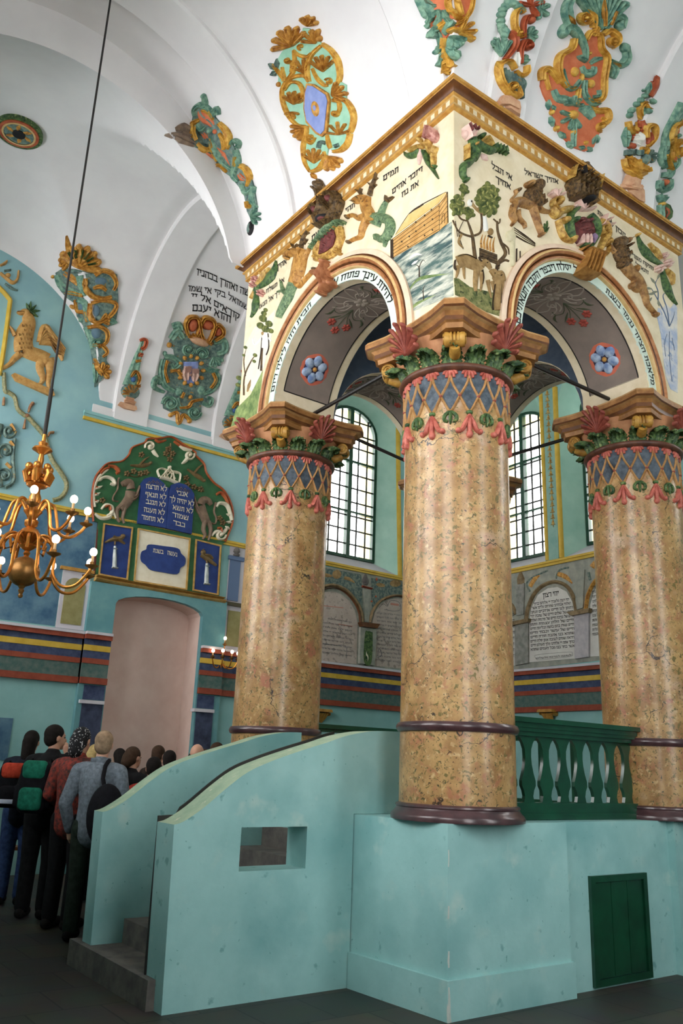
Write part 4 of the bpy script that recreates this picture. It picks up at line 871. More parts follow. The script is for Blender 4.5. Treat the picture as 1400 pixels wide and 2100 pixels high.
part('painted_grass', GRASS, s, Pl(BS, [(660, 1270), (700, 1275), (800, 1350), (1000, 1400), (1105, 1400), (1105, 1625), (900, 1560), (760, 1465), (668, 1420)], .003, 2))
part('painted_trees', [BARK, LEAFP, mat('painted_highlight_leaf', (146,144,84), None, rough=.8)], s,
    S(BS, [(850, 1110), (835, 990), (820, 880), (780, 760)], (40, 34, 16), .01), S(BS, [(822, 900), (750, 880), (690, 840), (648, 750)], (22, 18, 8), .01), S(BS, [(840, 890), (900, 850), (905, 720), (880, 640)], (24, 22, 12), .01), S(BS, [(1045, 1190), (1060, 1130), (1120, 1050), (1080, 950), (1050, 850), (1045, 760)], (44, 34, 20), .01, 24), S(BS, [(1060, 1140), (1110, 1110), (1150, 1120)], (26, 26, 18), .01), S(BS, [(1080, 950), (1140, 1000), (1150, 1060)], (14, 14, 8), .01), S(BS, [(1010, 740), (1060, 780), (1070, 740)], 12, .01), S(BS, [(780, 760), (720, 740), (690, 690)], 14, .01),
    M_(1), *[Bl(BS, x, y, r, r*.72, a, .016) for x, y, r, a in [(960+95*cos(i*2.4)*sqrt(i/40), 570+145*sin(i*2.4)*sqrt(i/40), 34, i*37) for i in range(40)]+[(690+50*cos(i*2.4)*sqrt(i/18), 620+90*sin(i*2.4)*sqrt(i/18), 30, i*47) for i in range(18)]+[(745+30*cos(i*2.4)*sqrt(i/9), 480+50*sin(i*2.4)*sqrt(i/9), 26, i*47) for i in range(9)]+[(790+40*cos(i*2.4)*sqrt(i/9), 690+50*sin(i*2.4)*sqrt(i/9), 26, i*47) for i in range(9)]],
    M_(2), *[Bl(BS, 960+85*cos(i*2.4+1)*sqrt(i/18), 560+125*sin(i*2.4+1)*sqrt(i/18), 24, 9, i*31, .022) for i in range(18)], *[Bl(BS, 700+60*cos(i*2.4+1)*sqrt(i/9), 620+80*sin(i*2.4+1)*sqrt(i/9), 20, 8, i*31, .022) for i in range(9)])
part('painted_altar', [BARK, OCH, INK], s, Pl(BS, [(885, 1000), (1045, 1060), (1045, 1150), (885, 1090)], .004), M_(1), *[S(BS, [(905+i*27, 1000+i*10), (900+i*27, 940+i*8), (915+i*27, 880+i*6)], (22, 18, 4), .008) for i in range(5)], M_(2), *[S(BS, [(885, 1020+i*25), (1045, 1080+i*24)], 4, .007) for i in range(3)], S(BS, [(740, 1010), (700, 870), (740, 760)], 5, .007), S(BS, [(690, 900), (670, 760)], 4, .007))
part('painted_angel', [FAWN, WHITEP, INK], s, S(BS, [(860, 650), (920, 690), (950, 680)], (34, 40, 26), .012), S(BS, [(800, 580), (830, 620), (860, 655)], (34, 26, 22), .014), Bl(BS, 985, 855, 28, 34, 0, .014), S(BS, [(725, 880), (700, 950), (740, 1000)], (26, 24, 12), .01), M_(1), Bl(BS, 800, 595, 26, 34, 0, .014), S(BS, [(930, 720), (935, 790), (950, 850)], (40, 60, 40), .01), M_(2), Bl(BS, 808, 588, 10, 12, 0, .02), S(BS, [(960, 890), (1000, 910)], 16, .012))
part('painted_deer', [FAWN, INK, BARK], s, S(BS, [(690, 1130), (760, 1110), (850, 1150), (910, 1190)], (120, 130, 90), .02, 18), S(BS, [(900, 1170), (925, 1130), (960, 1150), (985, 1190)], (60, 60, 30), .024), S(BS, [(690, 1160), (690, 1220), (675, 1270)], (50, 30, 14), .016), S(BS, [(745, 1170), (748, 1240), (755, 1280)], (34, 24, 12), .012), S(BS, [(860, 1200), (850, 1300), (850, 1390)], (60, 50, 34), .018), S(BS, [(900, 1220), (905, 1320), (895, 1390)], (44, 28, 16), .016), M_(1), S(BS, [(668, 1110), (662, 1170), (675, 1200)], 12, .018), S(BS, [(685, 1080), (760, 1065), (850, 1105)], 7, .024), S(BS, [(900, 1130), (880, 1085), (910, 1080)], 9, .02), S(BS, [(940, 1130), (960, 1090)], 9, .02), Bl(BS, 942, 1140, 6, 6, 0, .036), S(BS, [(905, 1200), (915, 1270), (905, 1330)], 4, .024))
part('painted_deer', [FAWN, INK], s, S(BS, [(990, 1240), (1020, 1230), (1060, 1290), (1050, 1400), (1045, 1560)], (80, 110, 60), .022, 20), S(BS, [(1040, 1250), (1070, 1230), (1095, 1270), (1105, 1300)], (70, 60, 26), .026), S(BS, [(960, 1290), (975, 1380), (990, 1450)], (40, 26, 14), .016), S(BS, [(1000, 1300), (1010, 1380)], (40, 26, 14), .014), M_(1), S(BS, [(1040, 1210), (1035, 1170), (1060, 1160)], 12, .022), S(BS, [(1065, 1250), (1072, 1254)], 10, .034), S(BS, [(1020, 1330), (1000, 1500), (1005, 1560)], 5, .02), S(BS, [(1075, 1330), (1070, 1500)], 4, .02))
part('lion', [LIONB, MANE], s, S(D, [(40, 385), (80, 370), (140, 385), (190, 400)], (80, 76, 70), .07, 16), S(D, [(50, 400), (30, 470), (50, 520), (25, 560)], (60, 44, 20), .06), S(D, [(75, 440), (85, 500), (125, 545), (135, 580)], (40, 30, 20), .05), S(D, [(190, 400), (215, 480), (240, 560), (265, 630)], (60, 46, 34), .065), S(D, [(220, 400), (270, 440), (335, 452)], (50, 36, 24), .06), S(D, [(35, 370), (25, 350), (60, 310), (55, 280), (75, 290)], (18, 16, 22), .045), Bl(D, 262, 635, 26, 14, -20, .06), Bl(D, 160, 235, 34, 26, 0, .09),
    M_(1), Bl(D, 190, 330, 70, 82, 10, .09), Bl(D, 225, 250, 46, 54, 0, .10), Bl(D, 235, 370, 40, 60, 0, .09), *[S(D, [(150+i*20, 300+(i % 3)*40), (155+i*20, 330+(i % 3)*40)], 12, .11) for i in range(6)], Bl(D, 75, 280, 20, 16, 0, .06), S(D, [(150, 245), (140, 255)], 8, .1))
part('grass_tuft', GREENL, s, *[Lf(D, 275, 620, 275+dx, 620+dy, 18, .03, .1) for dx, dy in ((-10, -60), (15, -80), (36, -100), (50, -50), (40, -20))])
part('painted_scroll_capital', [mat('painted_stone', (196,186,150), (214,204,172), 12, .7), INK], s, S(D, [(30, 590), (100, 640), (220, 715)], (60, 46, 40), .012), Bl(D, 25, 640, 44, 50, 0, .02), S(D, [(42, 650), (40, 760), (45, 880)], 42, .014), M_(1), *[S(D, [(45, 575+i*18), (130, 632+i*16), (215, 700+i*8)], 4, .016) for i in range(4)], S(D, [(72, 740), (70, 850)], 10, .012), S(D, [(100, 760), (100, 830)], 8, .01))
part('crown', [DARKB, GILT, BLACK], s, Pl(D, [(470, 200), (480, 100), (530, 70), (600, 95), (650, 150), (690, 185), (670, 270), (650, 330), (635, 420), (560, 370), (490, 350), (452, 240)], .09, 2),
    S(D, [(490, 340), (540, 350), (600, 375), (640, 415)], 40, .16, 14), *[S(D, [(500+i*34, 330+i*14), (490+i*38, 230+i*12), (520+i*36, 130+i*16)], (44, 52, 30), .15, 10) for i in range(5)], Bl(D, 560, 110, 34, 30, 0, .14), *[Bl(D, 490+((i*53) % 170), 160+((i*37) % 180), 16, 12, i*20, .155) for i in range(16)], S(D, [(480, 240), (560, 270), (660, 320)], 22, .16),
    M_(1), S(D, [(470, 210), (485, 130), (520, 85), (535, 120), (510, 200)], (30, 34, 24), .13), S(D, [(690, 190), (675, 260), (655, 330)], 16, .14), M_(2), Bl(D, 590, 380, 50, 18, 25, .17), S(D, [(535, 130), (545, 200)], 24, .155))
part('cartouche', [WINE, GREENL, GILT, ROSEP, mat('lilac_paint', (110,88,118), (146,124,150), 16, .6)], s, Bl(D, 605, 610, 100, 130, -10, .05), *[Bl(D, 560+((i*41) % 100), 520+((i*67) % 130), 20, 15, i*33, .07) for i in range(12)],
    M_(1), S(D, [(540, 430), (490, 480), (480, 560), (500, 640), (520, 690)], (40, 50, 20), .085, 18), S(D, [(640, 480), (690, 540), (700, 620), (670, 700), (640, 740)], (40, 50, 24), .085, 18), Bl(D, 520, 520, 30, 22, 0, .09), Bl(D, 600, 720, 30, 20, 0, .08),
    M_(2), S(D, [(490, 430), (430, 440), (380, 480), (340, 440), (330, 430)], (50, 60, 40), .085, 18), Sp(D, 385, 380, 50, 1.3, 90, 24, .08), S(D, [(390, 520), (410, 600), (450, 670), (520, 690)], (26, 34, 24), .07, 14), Bl(D, 450, 520, 34, 24, 30, .08), S(D, [(720, 520), (770, 560), (780, 640), (740, 720), (710, 790)], (40, 66, 30), .085, 18), Sp(D, 745, 600, 40, 1.2, 40, 22, .1), Sp(D, 775, 700, 34, 1.2, 200, 18, .08), S(D, [(720, 830), (780, 790), (800, 720)], (18, 22, 12), .06), Bl(D, 510, 670, 22, 26, 0, .08),
    M_(3), Fa(D, 380, 340, 60, -150, -30, 4, 28, .06), Fa(D, 590, 440, 80, -160, -10, 5, 28, .07), *[S(D, [(560+i*32, 720), (566+i*30, 680-(i % 2)*20), (575+i*28, 640)], (26, 24, 12), .09) for i in range(3)], Fa(D, 740, 560, 70, -80, 0, 3, 22, .09), M_(4), S(D, [(650, 640), (670, 670), (655, 720)], (24, 30, 16), .085))
part('keystone_console', mat('console_gilding', (140,94,44), (184,136,72), 14, .5), s, *[S(D, [(600+i*27, 770+i*12), (575+i*27, 850+i*12), (545+i*27, 930+i*14)], (26, 28, 26), .13, 10) for i in range(5)], S(D, [(530, 930), (590, 965), (660, 985)], 34, .15), S(D, [(590, 770), (650, 790), (715, 820)], 40, .14), S(D, [(560, 760), (600, 740)], 24, .1), S(D, [(700, 850), (760, 770)], 16, .08))
part('lion', [LIONB, MANE], s, S(D, [(910, 850), (960, 920), (1030, 990), (1070, 1060)], (90, 80, 60), .075, 18), S(D, [(1060, 1040), (1090, 1120), (1110, 1190), (1180, 1270)], (60, 44, 26), .06), S(D, [(1000, 1000), (1000, 1060), (1040, 1080), (1060, 1040)], (36, 26, 20), .05), S(D, [(900, 840), (850, 780), (800, 710)], (40, 26, 16), .06), Bl(D, 1170, 1270, 28, 16, 30, .06), Bl(D, 980, 1040, 22, 26, 0, .07), Bl(D, 930, 690, 26, 26, 0, .10), S(D, [(1020, 930), (1030, 900), (1010, 880)], 14, .05),
    M_(1), Bl(D, 885, 700, 50, 50, 0, .10), Bl(D, 895, 790, 56, 86, -20, .09), Bl(D, 915, 860, 50, 50, 0, .085), *[S(D, [(870+(i % 3)*26, 740+i*22), (880+(i % 3)*26, 765+i*22)], 12, .11) for i in range(7)], Bl(D, 947, 725, 9, 14, 0, .11), S(D, [(945, 680), (950, 676)], 7, .125))
part('leaf_wing', [GREENL, ROSEP, GILT], s, Lf(D, 1225, 870, 1030, 635, 70, .05, -.1), Lf(D, 1225, 890, 1345, 1190, 62, .05, .06), M_(1), Fl(D, 1272, 860, 36, 5, .06), Fl(D, 1240, 800, 26, 5, .06), Fl(D, 1200, 905, 36, 5, .06), M_(2), S(D, [(1210, 830), (1180, 770), (1150, 740), (1120, 700)], (26, 34, 14), .06), S(D, [(1250, 910), (1300, 960), (1310, 1030)], (24, 34, 14), .06), Bl(D, 1030, 635, 14, 14, 0, .06))
part('painted_blue_wash', BLUEW, s, Pl(D, [(1190, 1275), (1200, 1210), (1235, 1225), (1262, 1175), (1300, 1215), (1330, 1170), (1352, 1210), (1356, 1890), (1300, 1860), (1262, 1760), (1240, 1600), (1222, 1420)], .003, 2))
part('painted_shrub', [BLUEL, mat('grey_leaf_paint', (128,130,112), None, rough=.8)], s, S(D, [(1290, 1360), (1250, 1250), (1200, 1150), (1150, 1060)], (14, 10, 4), .007), S(D, [(1290, 1360), (1270, 1220), (1240, 1120), (1260, 1090)], (12, 9, 4), .007), S(D, [(1200, 1150), (1200, 1080), (1180, 1020), (1195, 980)], (9, 7, 4), .007), S(D, [(1290, 1360), (1320, 1290), (1330, 1240)], (12, 8, 4), .007), S(D, [(1290, 1400), (1290, 1600), (1310, 1800)], 6, .007), S(D, [(1270, 1420), (1250, 1500), (1260, 1600)], 5, .007), S(D, [(1310, 1450), (1330, 1550)], 5, .007), M_(1), *[Lf(D, x, y, x+dx, y+dy, 22, .008) for x, y, dx, dy in ((1180, 1020, -40, -50), (1200, 1080, -50, 10), (1170, 1100, -50, 0), (1150, 1060, -50, -10), (1150, 1130, -30, 40), (1200, 1150, 10, 50), (1195, 980, 20, -40))])
iS = MB()
for m, t, p, h in ((BS, 'אי הבל', [(992, 286), (1176, 398)], 46), (BS, 'אחיך', [(1030, 402), (1162, 478)], 46), (D, 'אהיך ישראל', [(132, 146), (402, 224)], 34), (D, 'הכון לקראת', [(716, 464), (936, 654)], 34), (D, 'ותקח מפריו', [(972, 790), (1160, 915)], 28), (D, 'ותאכל', [(1018, 876), (1120, 946)], 28)):
    write(iS, m, t, p, h, up=(.02, -1))
iS.build_split('inscription', BLACK, s, 0, .026)
# ---- lettering round the arches
def arcmap(nm):
    uc, r, fn = FACES[nm]; sg = 1 if nm == 'west' else -1
    return (lambda u, v, h: fn(uc+sg*(r+v)*cos(u/r), ZC+(r+v)*sin(u/r), .009+h)), r
def arctext(mb, nm, t, a0, a1):
    m, r = arcmap(nm); write(mb, m, t, [(radians(a0+(a1-a0)*i/12)*r, .022) for i in range(13)], .064, up=(0, 1), h=.003)
mb = MB(); arctext(mb, 'west', 'הבית הזה לילה ויום', 12, 70); arctext(mb, 'west', 'להיות עינך פתוח על', 88, 158); mb.build_split('arch_lettering', BLACK, w, 0, .022)
mb = MB(); arctext(mb, 'south', 'ימחל יסלח ויכפר הקבה חטאתיכם', 6, 92); arctext(mb, 'south', 'מלאכת הציור נגמר בשנת', 108, 172); mb.build_split('arch_lettering', BLACK, s, 0, .022)
# ================================================================== stucco ornaments on the vault
MINT = mat('mint_ground', (140,190,164), (160,206,182), 8, .7); YSC = mat('yellow_scroll', (176,122,40), (224,180,84), 16, .5, bump=.3, bscale=40); YDK = mat('ochre_scroll', (150,94,34), (212,160,74), 18, .5, bump=.3, bscale=40)
ORG = mat('terracotta_ground', (190,98,62), (208,120,82), 10, .7); TLF = mat('teal_leaf', (74,118,106), (140,174,150), 18, .55, bump=.3, bscale=40); TLD = mat('dark_teal_leaf', (62,88,88), (122,144,132), 18, .6, bump=.3, bscale=40, spots=[((150,120,62), 14, .62, .08, 4)])
PERI = mat('periwinkle_blue', (116,134,190), (144,158,208), 5, .6); FLESH = mat('flesh_paint', (196,158,144), (214,180,166), 9, .6); RUST = mat('rust_red_paint', (152,66,40), (186,98,62), 12, .55); BASEC = mat('terracotta_base', (190,142,110), (208,166,132), 14, .7)
def stucco(name, label, cat, px, py, parts, m=None, group=None):
    t = thing(name, label, cat, (m or VAULT)(px, py, 0), group)
    MB.WF = 1.28; MB.GROOVE = True
    for nm, mt, calls in parts: part(nm, mt, t, *calls)
    MB.WF = 1.0; MB.GROOVE = False
    return t
# blue medallion cartouche (left of the canopy corner)
K = crop(VAULT, 530, 20, 5.833)
stucco('stucco_cartouche', 'yellow and mint stucco cartouche with a blue medallion, on the vault above the left cornice', 'stucco ornament', 650, 210, [
 ('ground', MINT, [Pl(K, [(540, 215), (620, 225), (700, 330), (780, 420), (880, 500), (970, 640), (985, 860), (1060, 900), (1060, 1060), (1140, 1160), (1165, 1300), (1110, 1560), (1010, 1670), (900, 1700), (850, 1640), (820, 1800), (740, 1920), (640, 1960), (570, 1860), (550, 1650), (540, 1590), (480, 1520), (490, 1400), (390, 1300), (310, 1120), (290, 940), (240, 900), (250, 800), (180, 720), (250, 570), (290, 500), (350, 440), (430, 440), (520, 370)], .018, 2)]),
 ('scrollwork', [YSC, YDK], [S(K, [(770, 410), (880, 490), (960, 620), (985, 780), (965, 880)], (40, 56, 40), .05, 24), S(K, [(620, 860), (600, 700), (650, 540), (760, 430)], (50, 56, 40), .05, 22), S(K, [(660, 700), (720, 820), (800, 900), (850, 900)], (30, 46, 34), .05, 18), Sp(K, 860, 860, 46, 1.1, 200, 26, .05), S(K, [(340, 860), (300, 960), (310, 1100), (380, 1270), (480, 1380), (580, 1400)], (40, 50, 36), .05, 28), S(K, [(350, 860), (440, 800), (560, 790), (620, 860)], (40, 46, 34), .05, 20), S(K, [(330, 960), (400, 870), (500, 880), (550, 980), (530, 1090), (450, 1110)], (30, 44, 30), .05, 26), S(K, [(440, 480), (450, 640), (420, 760), (350, 850)], (36, 52, 44), .05, 22), S(K, [(430, 480), (500, 540), (590, 560), (640, 520)], (26, 44, 30), .05, 16), Sp(K, 525, 440, 40, 1, 90, 24, .05), Sp(K, 370, 600, 44, 1.1, 0, 26, .05), S(K, [(370, 620), (420, 640), (410, 740)], (24, 36, 30), .05),
   S(K, [(300, 680), (310, 760), (330, 850)], (30, 46, 50), .05), S(K, [(180, 650), (240, 720), (310, 820)], (24, 36, 30), .05), S(K, [(900, 1080), (1000, 1060), (1090, 1130), (1150, 1270), (1130, 1420), (1080, 1500)], (30, 54, 36), .05, 26), S(K, [(1110, 1480), (1080, 1600), (1000, 1680), (900, 1700)], (40, 50, 30), .05, 18), S(K, [(900, 1090), (980, 1110), (990, 1200), (940, 1260)], (30, 44, 30), .05, 18), Sp(K, 940, 1240, 46, 1.1, 0, 24, .05), S(K, [(600, 1390), (590, 1500), (555, 1640), (570, 1820), (630, 1940)], (40, 50, 30), .05, 24), S(K, [(640, 1940), (740, 1900), (810, 1790), (800, 1700)], (30, 46, 30), .05, 18), Sp(K, 650, 1530, 50, 1.2, 0, 28, .05), S(K, [(590, 1560), (640, 1600), (690, 1560)], (30, 36, 24), .05), S(K, [(840, 1500), (860, 1600), (880, 1660)], (30, 46, 40), .05),
   M_(1), Fa(K, 790, 740, 190, -140, -45, 5, 34, .06), Fa(K, 440, 1130, 150, -140, -30, 5, 34, .06), Fa(K, 560, 760, 170, -150, -60, 4, 34, .05), Fa(K, 680, 1840, 170, -140, -40, 5, 34, .05), Fa(K, 980, 1500, 150, -170, -20, 5, 30, .05), Fa(K, 420, 1220, 80, 20, 160, 4, 30, .05)]),
 ('leaves', [YDK, TLD], [Fa(K, 405, 430, 220, -190, -45, 6, 60, .06), Fa(K, 600, 190, 110, -130, -20, 4, 50, .06), Fa(K, 700, 400, 160, -170, -80, 4, 40, .06), Bl(K, 740, 345, 32, 40, 0, .06), Fa(K, 900, 1030, 160, -70, 20, 4, 50, .06), Fa(K, 560, 1420, 140, 110, 190, 4, 46, .06), Bl(K, 255, 890, 30, 36, 0, .05), Lf(K, 640, 1960, 700, 2030, 50, .04), Fa(K, 850, 1760, 150, 20, 100, 4, 60, .05), M_(1), Lf(K, 240, 720, 130, 640, 60, .05), Lf(K, 240, 700, 230, 580, 60, .05), Lf(K, 240, 740, 150, 780, 60, .05), S(K, [(740, 1660), (760, 1590), (820, 1600)], 40, .05), S(K, [(930, 1640), (980, 1620)], 40, .05)]),
 ('medallion', [YDK, PERI], [Pl(K, [(605, 880), (690, 890), (860, 1000), (885, 1080), (850, 1470), (790, 1525), (720, 1490), (600, 1350), (570, 1180), (580, 980)], .045, 2), M_(1), Pl(K, [(625, 905), (690, 915), (840, 1020), (862, 1090), (825, 1450), (785, 1495), (735, 1465), (615, 1325), (590, 1180), (600, 990)], .055, 2), M_(0), Bl(K, 722, 1188, 66, 130, -10, .075), M_(1), Bl(K, 725, 1180, 38, 70, -10, .082)])])
# corner ornament above the nearest canopy corner
K = crop(VAULT, 840, 0, 5)
stucco('stucco_corner_ornament', 'terracotta and teal stucco drop above the front corner of the cornice', 'stucco ornament', 905, 60, [
 ('ground', ORG, [Pl(K, [(90, 0), (150, 130), (200, 270), (250, 340), (330, 400), (370, 420), (420, 330), (520, 250), (600, 150), (640, 0), (640, -160), (60, -160)], .02, 2)]),
 ('scrollwork', YSC, [S(K, [(420, -60), (410, 60), (470, 180), (540, 200)], (36, 40, 26), .06, 18), S(K, [(460, -40), (490, 100), (520, 170)], (30, 36, 24), .06, 14), S(K, [(635, -60), (610, 100), (540, 210), (460, 260)], (30, 40, 30), .06, 20), Fa(K, 500, 340, 150, -70, 30, 4, 44, .06), S(K, [(300, 300), (350, 260), (390, 230)], (50, 60, 40), .05), S(K, [(370, 400), (360, 500), (350, 640), (340, 760)], (40, 44, 40), .06, 18), S(K, [(385, 400), (400, 560), (440, 700)], (24, 36, 50), .06), S(K, [(365, 600), (385, 700), (390, 770)], (30, 40, 40), .06), S(K, [(410, 340), (450, 310), (500, 330)], (26, 40, 26), .06)]),
 ('leaves', TLF, [S(K, [(100, 0), (160, 110), (200, 190), (190, 250)], (60, 80, 30), .06, 16), S(K, [(170, 0), (230, 60), (290, 60)], (60, 70, 20), .05), S(K, [(270, 150), (310, 120), (330, 170), (290, 260), (240, 340), (230, 400)], (40, 50, 70), .06, 24), S(K, [(380, 110), (390, 190), (430, 250), (380, 330), (400, 360)], (40, 50, 36), .06, 22), S(K, [(240, 340), (310, 350), (330, 420), (330, 520), (300, 690)], (50, 46, 40), .05, 24), Lf(K, 330, 480, 250, 560, 60, .05), Fa(K, 430, 380, 120, 20, 90, 4, 46, .055), S(K, [(405, 440), (430, 540), (480, 620)], (36, 60, 36), .055), Lf(K, 440, 520, 510, 590, 46, .05), Lf(K, 190, 250, 190, 300, 40, .05)])])
def vase(label, K, tip, px, py, base):
    return stucco('stucco_vase_ornament', label, 'stucco ornament', px, py, [
     ('base', BASEC, [Pl(K, base[0], .04, 1), Pl(K, base[1], .06, 1)]), ('shell_body', [YSC, TLD], tip[0]), ('scrolls', [RUST, YSC, WHITEP], tip[1]), ('leaves', TLF, tip[2])], None, 'stucco vases on the arch bands')
vase('tall stucco vase ornament on the arch band right of the near canopy corner', K, (
  [S(K, [(1090, 1010), (1000, 960), (920, 850), (890, 720), (930, 650), (1010, 640), (1060, 720)], (40, 46, 30), .07, 28), Sp(K, 1020, 910, 56, 1.3, 90, 28, .08), S(K, [(1060, 740), (1120, 790), (1180, 750), (1180, 680)], (30, 44, 30), .07, 16), S(K, [(1030, 960), (1100, 1000), (1080, 900)], (30, 40, 30), .07), M_(1), *[S(K, [(950+i*34, 710+i*20), (960+i*34, 770+i*20), (990+i*30, 890+i*26)], (24, 30, 20), .05) for i in range(6)], S(K, [(1130, 820), (1150, 880), (1110, 1000)], (30, 40, 20), .05)],
  [S(K, [(1010, 340), (1060, 400), (1050, 500), (960, 620)], (60, 60, 36), .06, 16), S(K, [(1120, 660), (1120, 520), (1160, 430), (1220, 440)], (30, 44, 30), .06, 18), Sp(K, 1190, 480, 50, 1.2, 270, 26, .06), S(K, [(1150, 400), (1150, 260), (1180, 180), (1240, 170)], (30, 36, 26), .06, 18), Bl(K, 1230, 210, 44, 44, 0, .06), Bl(K, 1080, 440, 40, 50, 0, .04), Fa(K, 1230, 60, 120, -170, 60, 4, 50, .05), M_(1), S(K, [(1100, 380), (1060, 280), (1060, 160), (1110, 100), (1150, 140)], (36, 40, 30), .065, 20), Sp(K, 1100, 350, 50, 1.1, 0, 28, .065), M_(2), S(K, [(1080, 540), (1080, 620), (1100, 690)], (40, 70, 20), .05)],
  [*[Bl(K, 1040+110*cos(a), 190+150*sin(a)*(1.2 if sin(a) > 0 else 1), 52, 40, 0, .05) for a in [radians(150+i*22) for i in range(9)]], Lf(K, 970, 400, 960, 260, 80, .05), Fa(K, 1200, 360, 80, -60, 60, 4, 46, .05), Fa(K, 930, 580, 170, -120, -60, 4, 40, .045), Lf(K, 1120, 640, 1220, 620, 60, .05), Lf(K, 1150, 600, 1200, 580, 50, .05), Fa(K, 1320, 100, 90, -90, 100, 4, 50, .05), Bl(K, 960, 370, 36, 40, 0, .05)]), 1045, 130,
  ([(880, 1060), (930, 990), (1010, 1000), (1100, 1060), (1110, 1120), (1090, 1250), (1000, 1200), (900, 1130)], [(875, 1050), (960, 1010), (1085, 1110), (1080, 1140), (980, 1090), (900, 1090)]))
# large terracotta cartouche
K = crop(VAULT, 1000, 0, 3.5)
stucco('stucco_cartouche', 'large terracotta stucco cartouche with yellow frame and teal leaves, above the right cornice', 'stucco ornament', 1190, 170, [
 ('ground', ORG, [Pl(K, [(370, 620), (385, 510), (440, 530), (500, 560), (500, 420), (580, 340), (630, 290), (740, 230), (800, 270), (850, 420), (820, 700), (780, 770), (850, 810), (840, 890), (790, 960), (750, 1060), (690, 1090), (600, 1060), (500, 960), (430, 760), (390, 680)], .02, 2)]),
 ('frame', YSC, [S(K, [(620, 640), (540, 620), (495, 520), (505, 410), (590, 350), (610, 280)], (24, 38, 28), .07, 28), S(K, [(690, 290), (730, 230), (790, 260), (800, 350), (840, 420), (820, 560), (815, 680), (780, 730), (700, 720)], (24, 38, 28), .07, 34), S(K, [(500, 600), (460, 540), (420, 500), (380, 520), (380, 580)], (30, 44, 36), .06, 20), S(K, [(720, 780), (780, 800), (840, 800), (850, 860), (810, 900)], (30, 44, 40), .06, 20), Sp(K, 800, 915, 36, 1, 90, 22, .06), Sp(K, 680, 130, 50, 1.3, 0, 26, .07), S(K, [(690, 80), (740, 120), (750, 200)], (30, 50, 30), .07), S(K, [(820, 250), (860, 220), (910, 250), (920, 300), (880, 340)], (30, 46, 30), .07, 18), Sp(K, 885, 300, 36, 1.1, 60, 22, .07), Bl(K, 610, 520, 30, 40, 0, .06), Bl(K, 725, 605, 30, 36, 0, .06), Bl(K, 662, 560, 20, 36, 0, .05), S(K, [(640, 640), (630, 700), (625, 760)], (30, 34, 30), .05), Bl(K, 600, 830, 40, 40, 0, .06), Bl(K, 600, 955, 22, 22, 0, .05), Bl(K, 485, 925, 18, 22, 0, .05), Bl(K, 450, 810, 14, 20, 0, .05), Bl(K, 690, 1030, 18, 18, 0, .05), S(K, [(400, 540), (410, 600), (425, 650)], 24, .05), S(K, [(800, 850), (830, 870)], 20, .05), Bl(K, 720, 385, 14, 16, 0, .05), S(K, [(740, 260), (770, 200), (760, 260)], 24, .06)]),
 ('leaves', [TLF, YDK], [S(K, [(690, 440), (680, 340), (620, 230), (560, 200), (530, 240)], (24, 60, 60), .07, 22), S(K, [(620, 240), (570, 140), (560, 50), (600, -20)], (50, 66, 40), .07, 16), Bl(K, 530, 240, 36, 40, 0, .07), Fa(K, 800, 210, 260, -125, -45, 6, 46, .06), S(K, [(830, 210), (900, 130), (960, 130), (950, 200)], (30, 50, 40), .065, 16), Bl(K, 935, 190, 34, 36, 0, .065), S(K, [(850, 430), (940, 470), (990, 420), (980, 340)], (30, 50, 44), .06, 18), Bl(K, 975, 345, 34, 40, 0, .07), S(K, [(850, 450), (900, 500), (880, 560)], (30, 46, 40), .06), S(K, [(690, 440), (650, 420), (640, 400)], 30, .06), S(K, [(660, 480), (690, 530), (740, 520), (750, 480)], (30, 56, 30), .06, 16), S(K, [(720, 460), (760, 430), (810, 420)], (24, 36, 20), .05), S(K, [(520, 500), (550, 620), (600, 640), (650, 580)], (24, 36, 26), .06, 18), S(K, [(680, 580), (680, 680), (740, 750), (790, 740)], (30, 36, 26), .06, 18), S(K, [(740, 700), (780, 690), (780, 650)], 24, .05), S(K, [(460, 650), (490, 710), (560, 720), (580, 740)], (40, 56, 20), .05, 14), S(K, [(640, 780), (700, 800), (740, 850)], (30, 76, 50), .05, 14), Fa(K, 600, 760, 60, -170, 0, 5, 26, .06), Fa(K, 600, 840, 90, 60, 200, 4, 30, .05), S(K, [(610, 880), (605, 930), (600, 1000), (600, 1060)], (24, 34, 30), .05), *[Lf(K, x, y, x+dx, y+dy, 30, .045) for x, y, dx, dy in ((425, 720, 5, 70), (440, 840, 20, 70), (500, 950, 50, 50), (560, 1020, 40, 50), (640, 1060, 50, 10), (700, 1060, 40, 30), (740, 1040, 20, -60), (770, 970, 10, 60), (450, 760, 20, 40))], M_(1), S(K, [(820, 190), (815, 100), (810, 0)], (20, 30, 20), .075), S(K, [(860, 180), (900, 80)], 16, .07), Lf(K, 870, 450, 950, 490, 26, .07), Lf(K, 600, 190, 560, 110, 24, .085)])])
K = crop(VAULT, 1150, 250, 5.6); K2 = crop(VAULT, 1000, 0, 3.5)
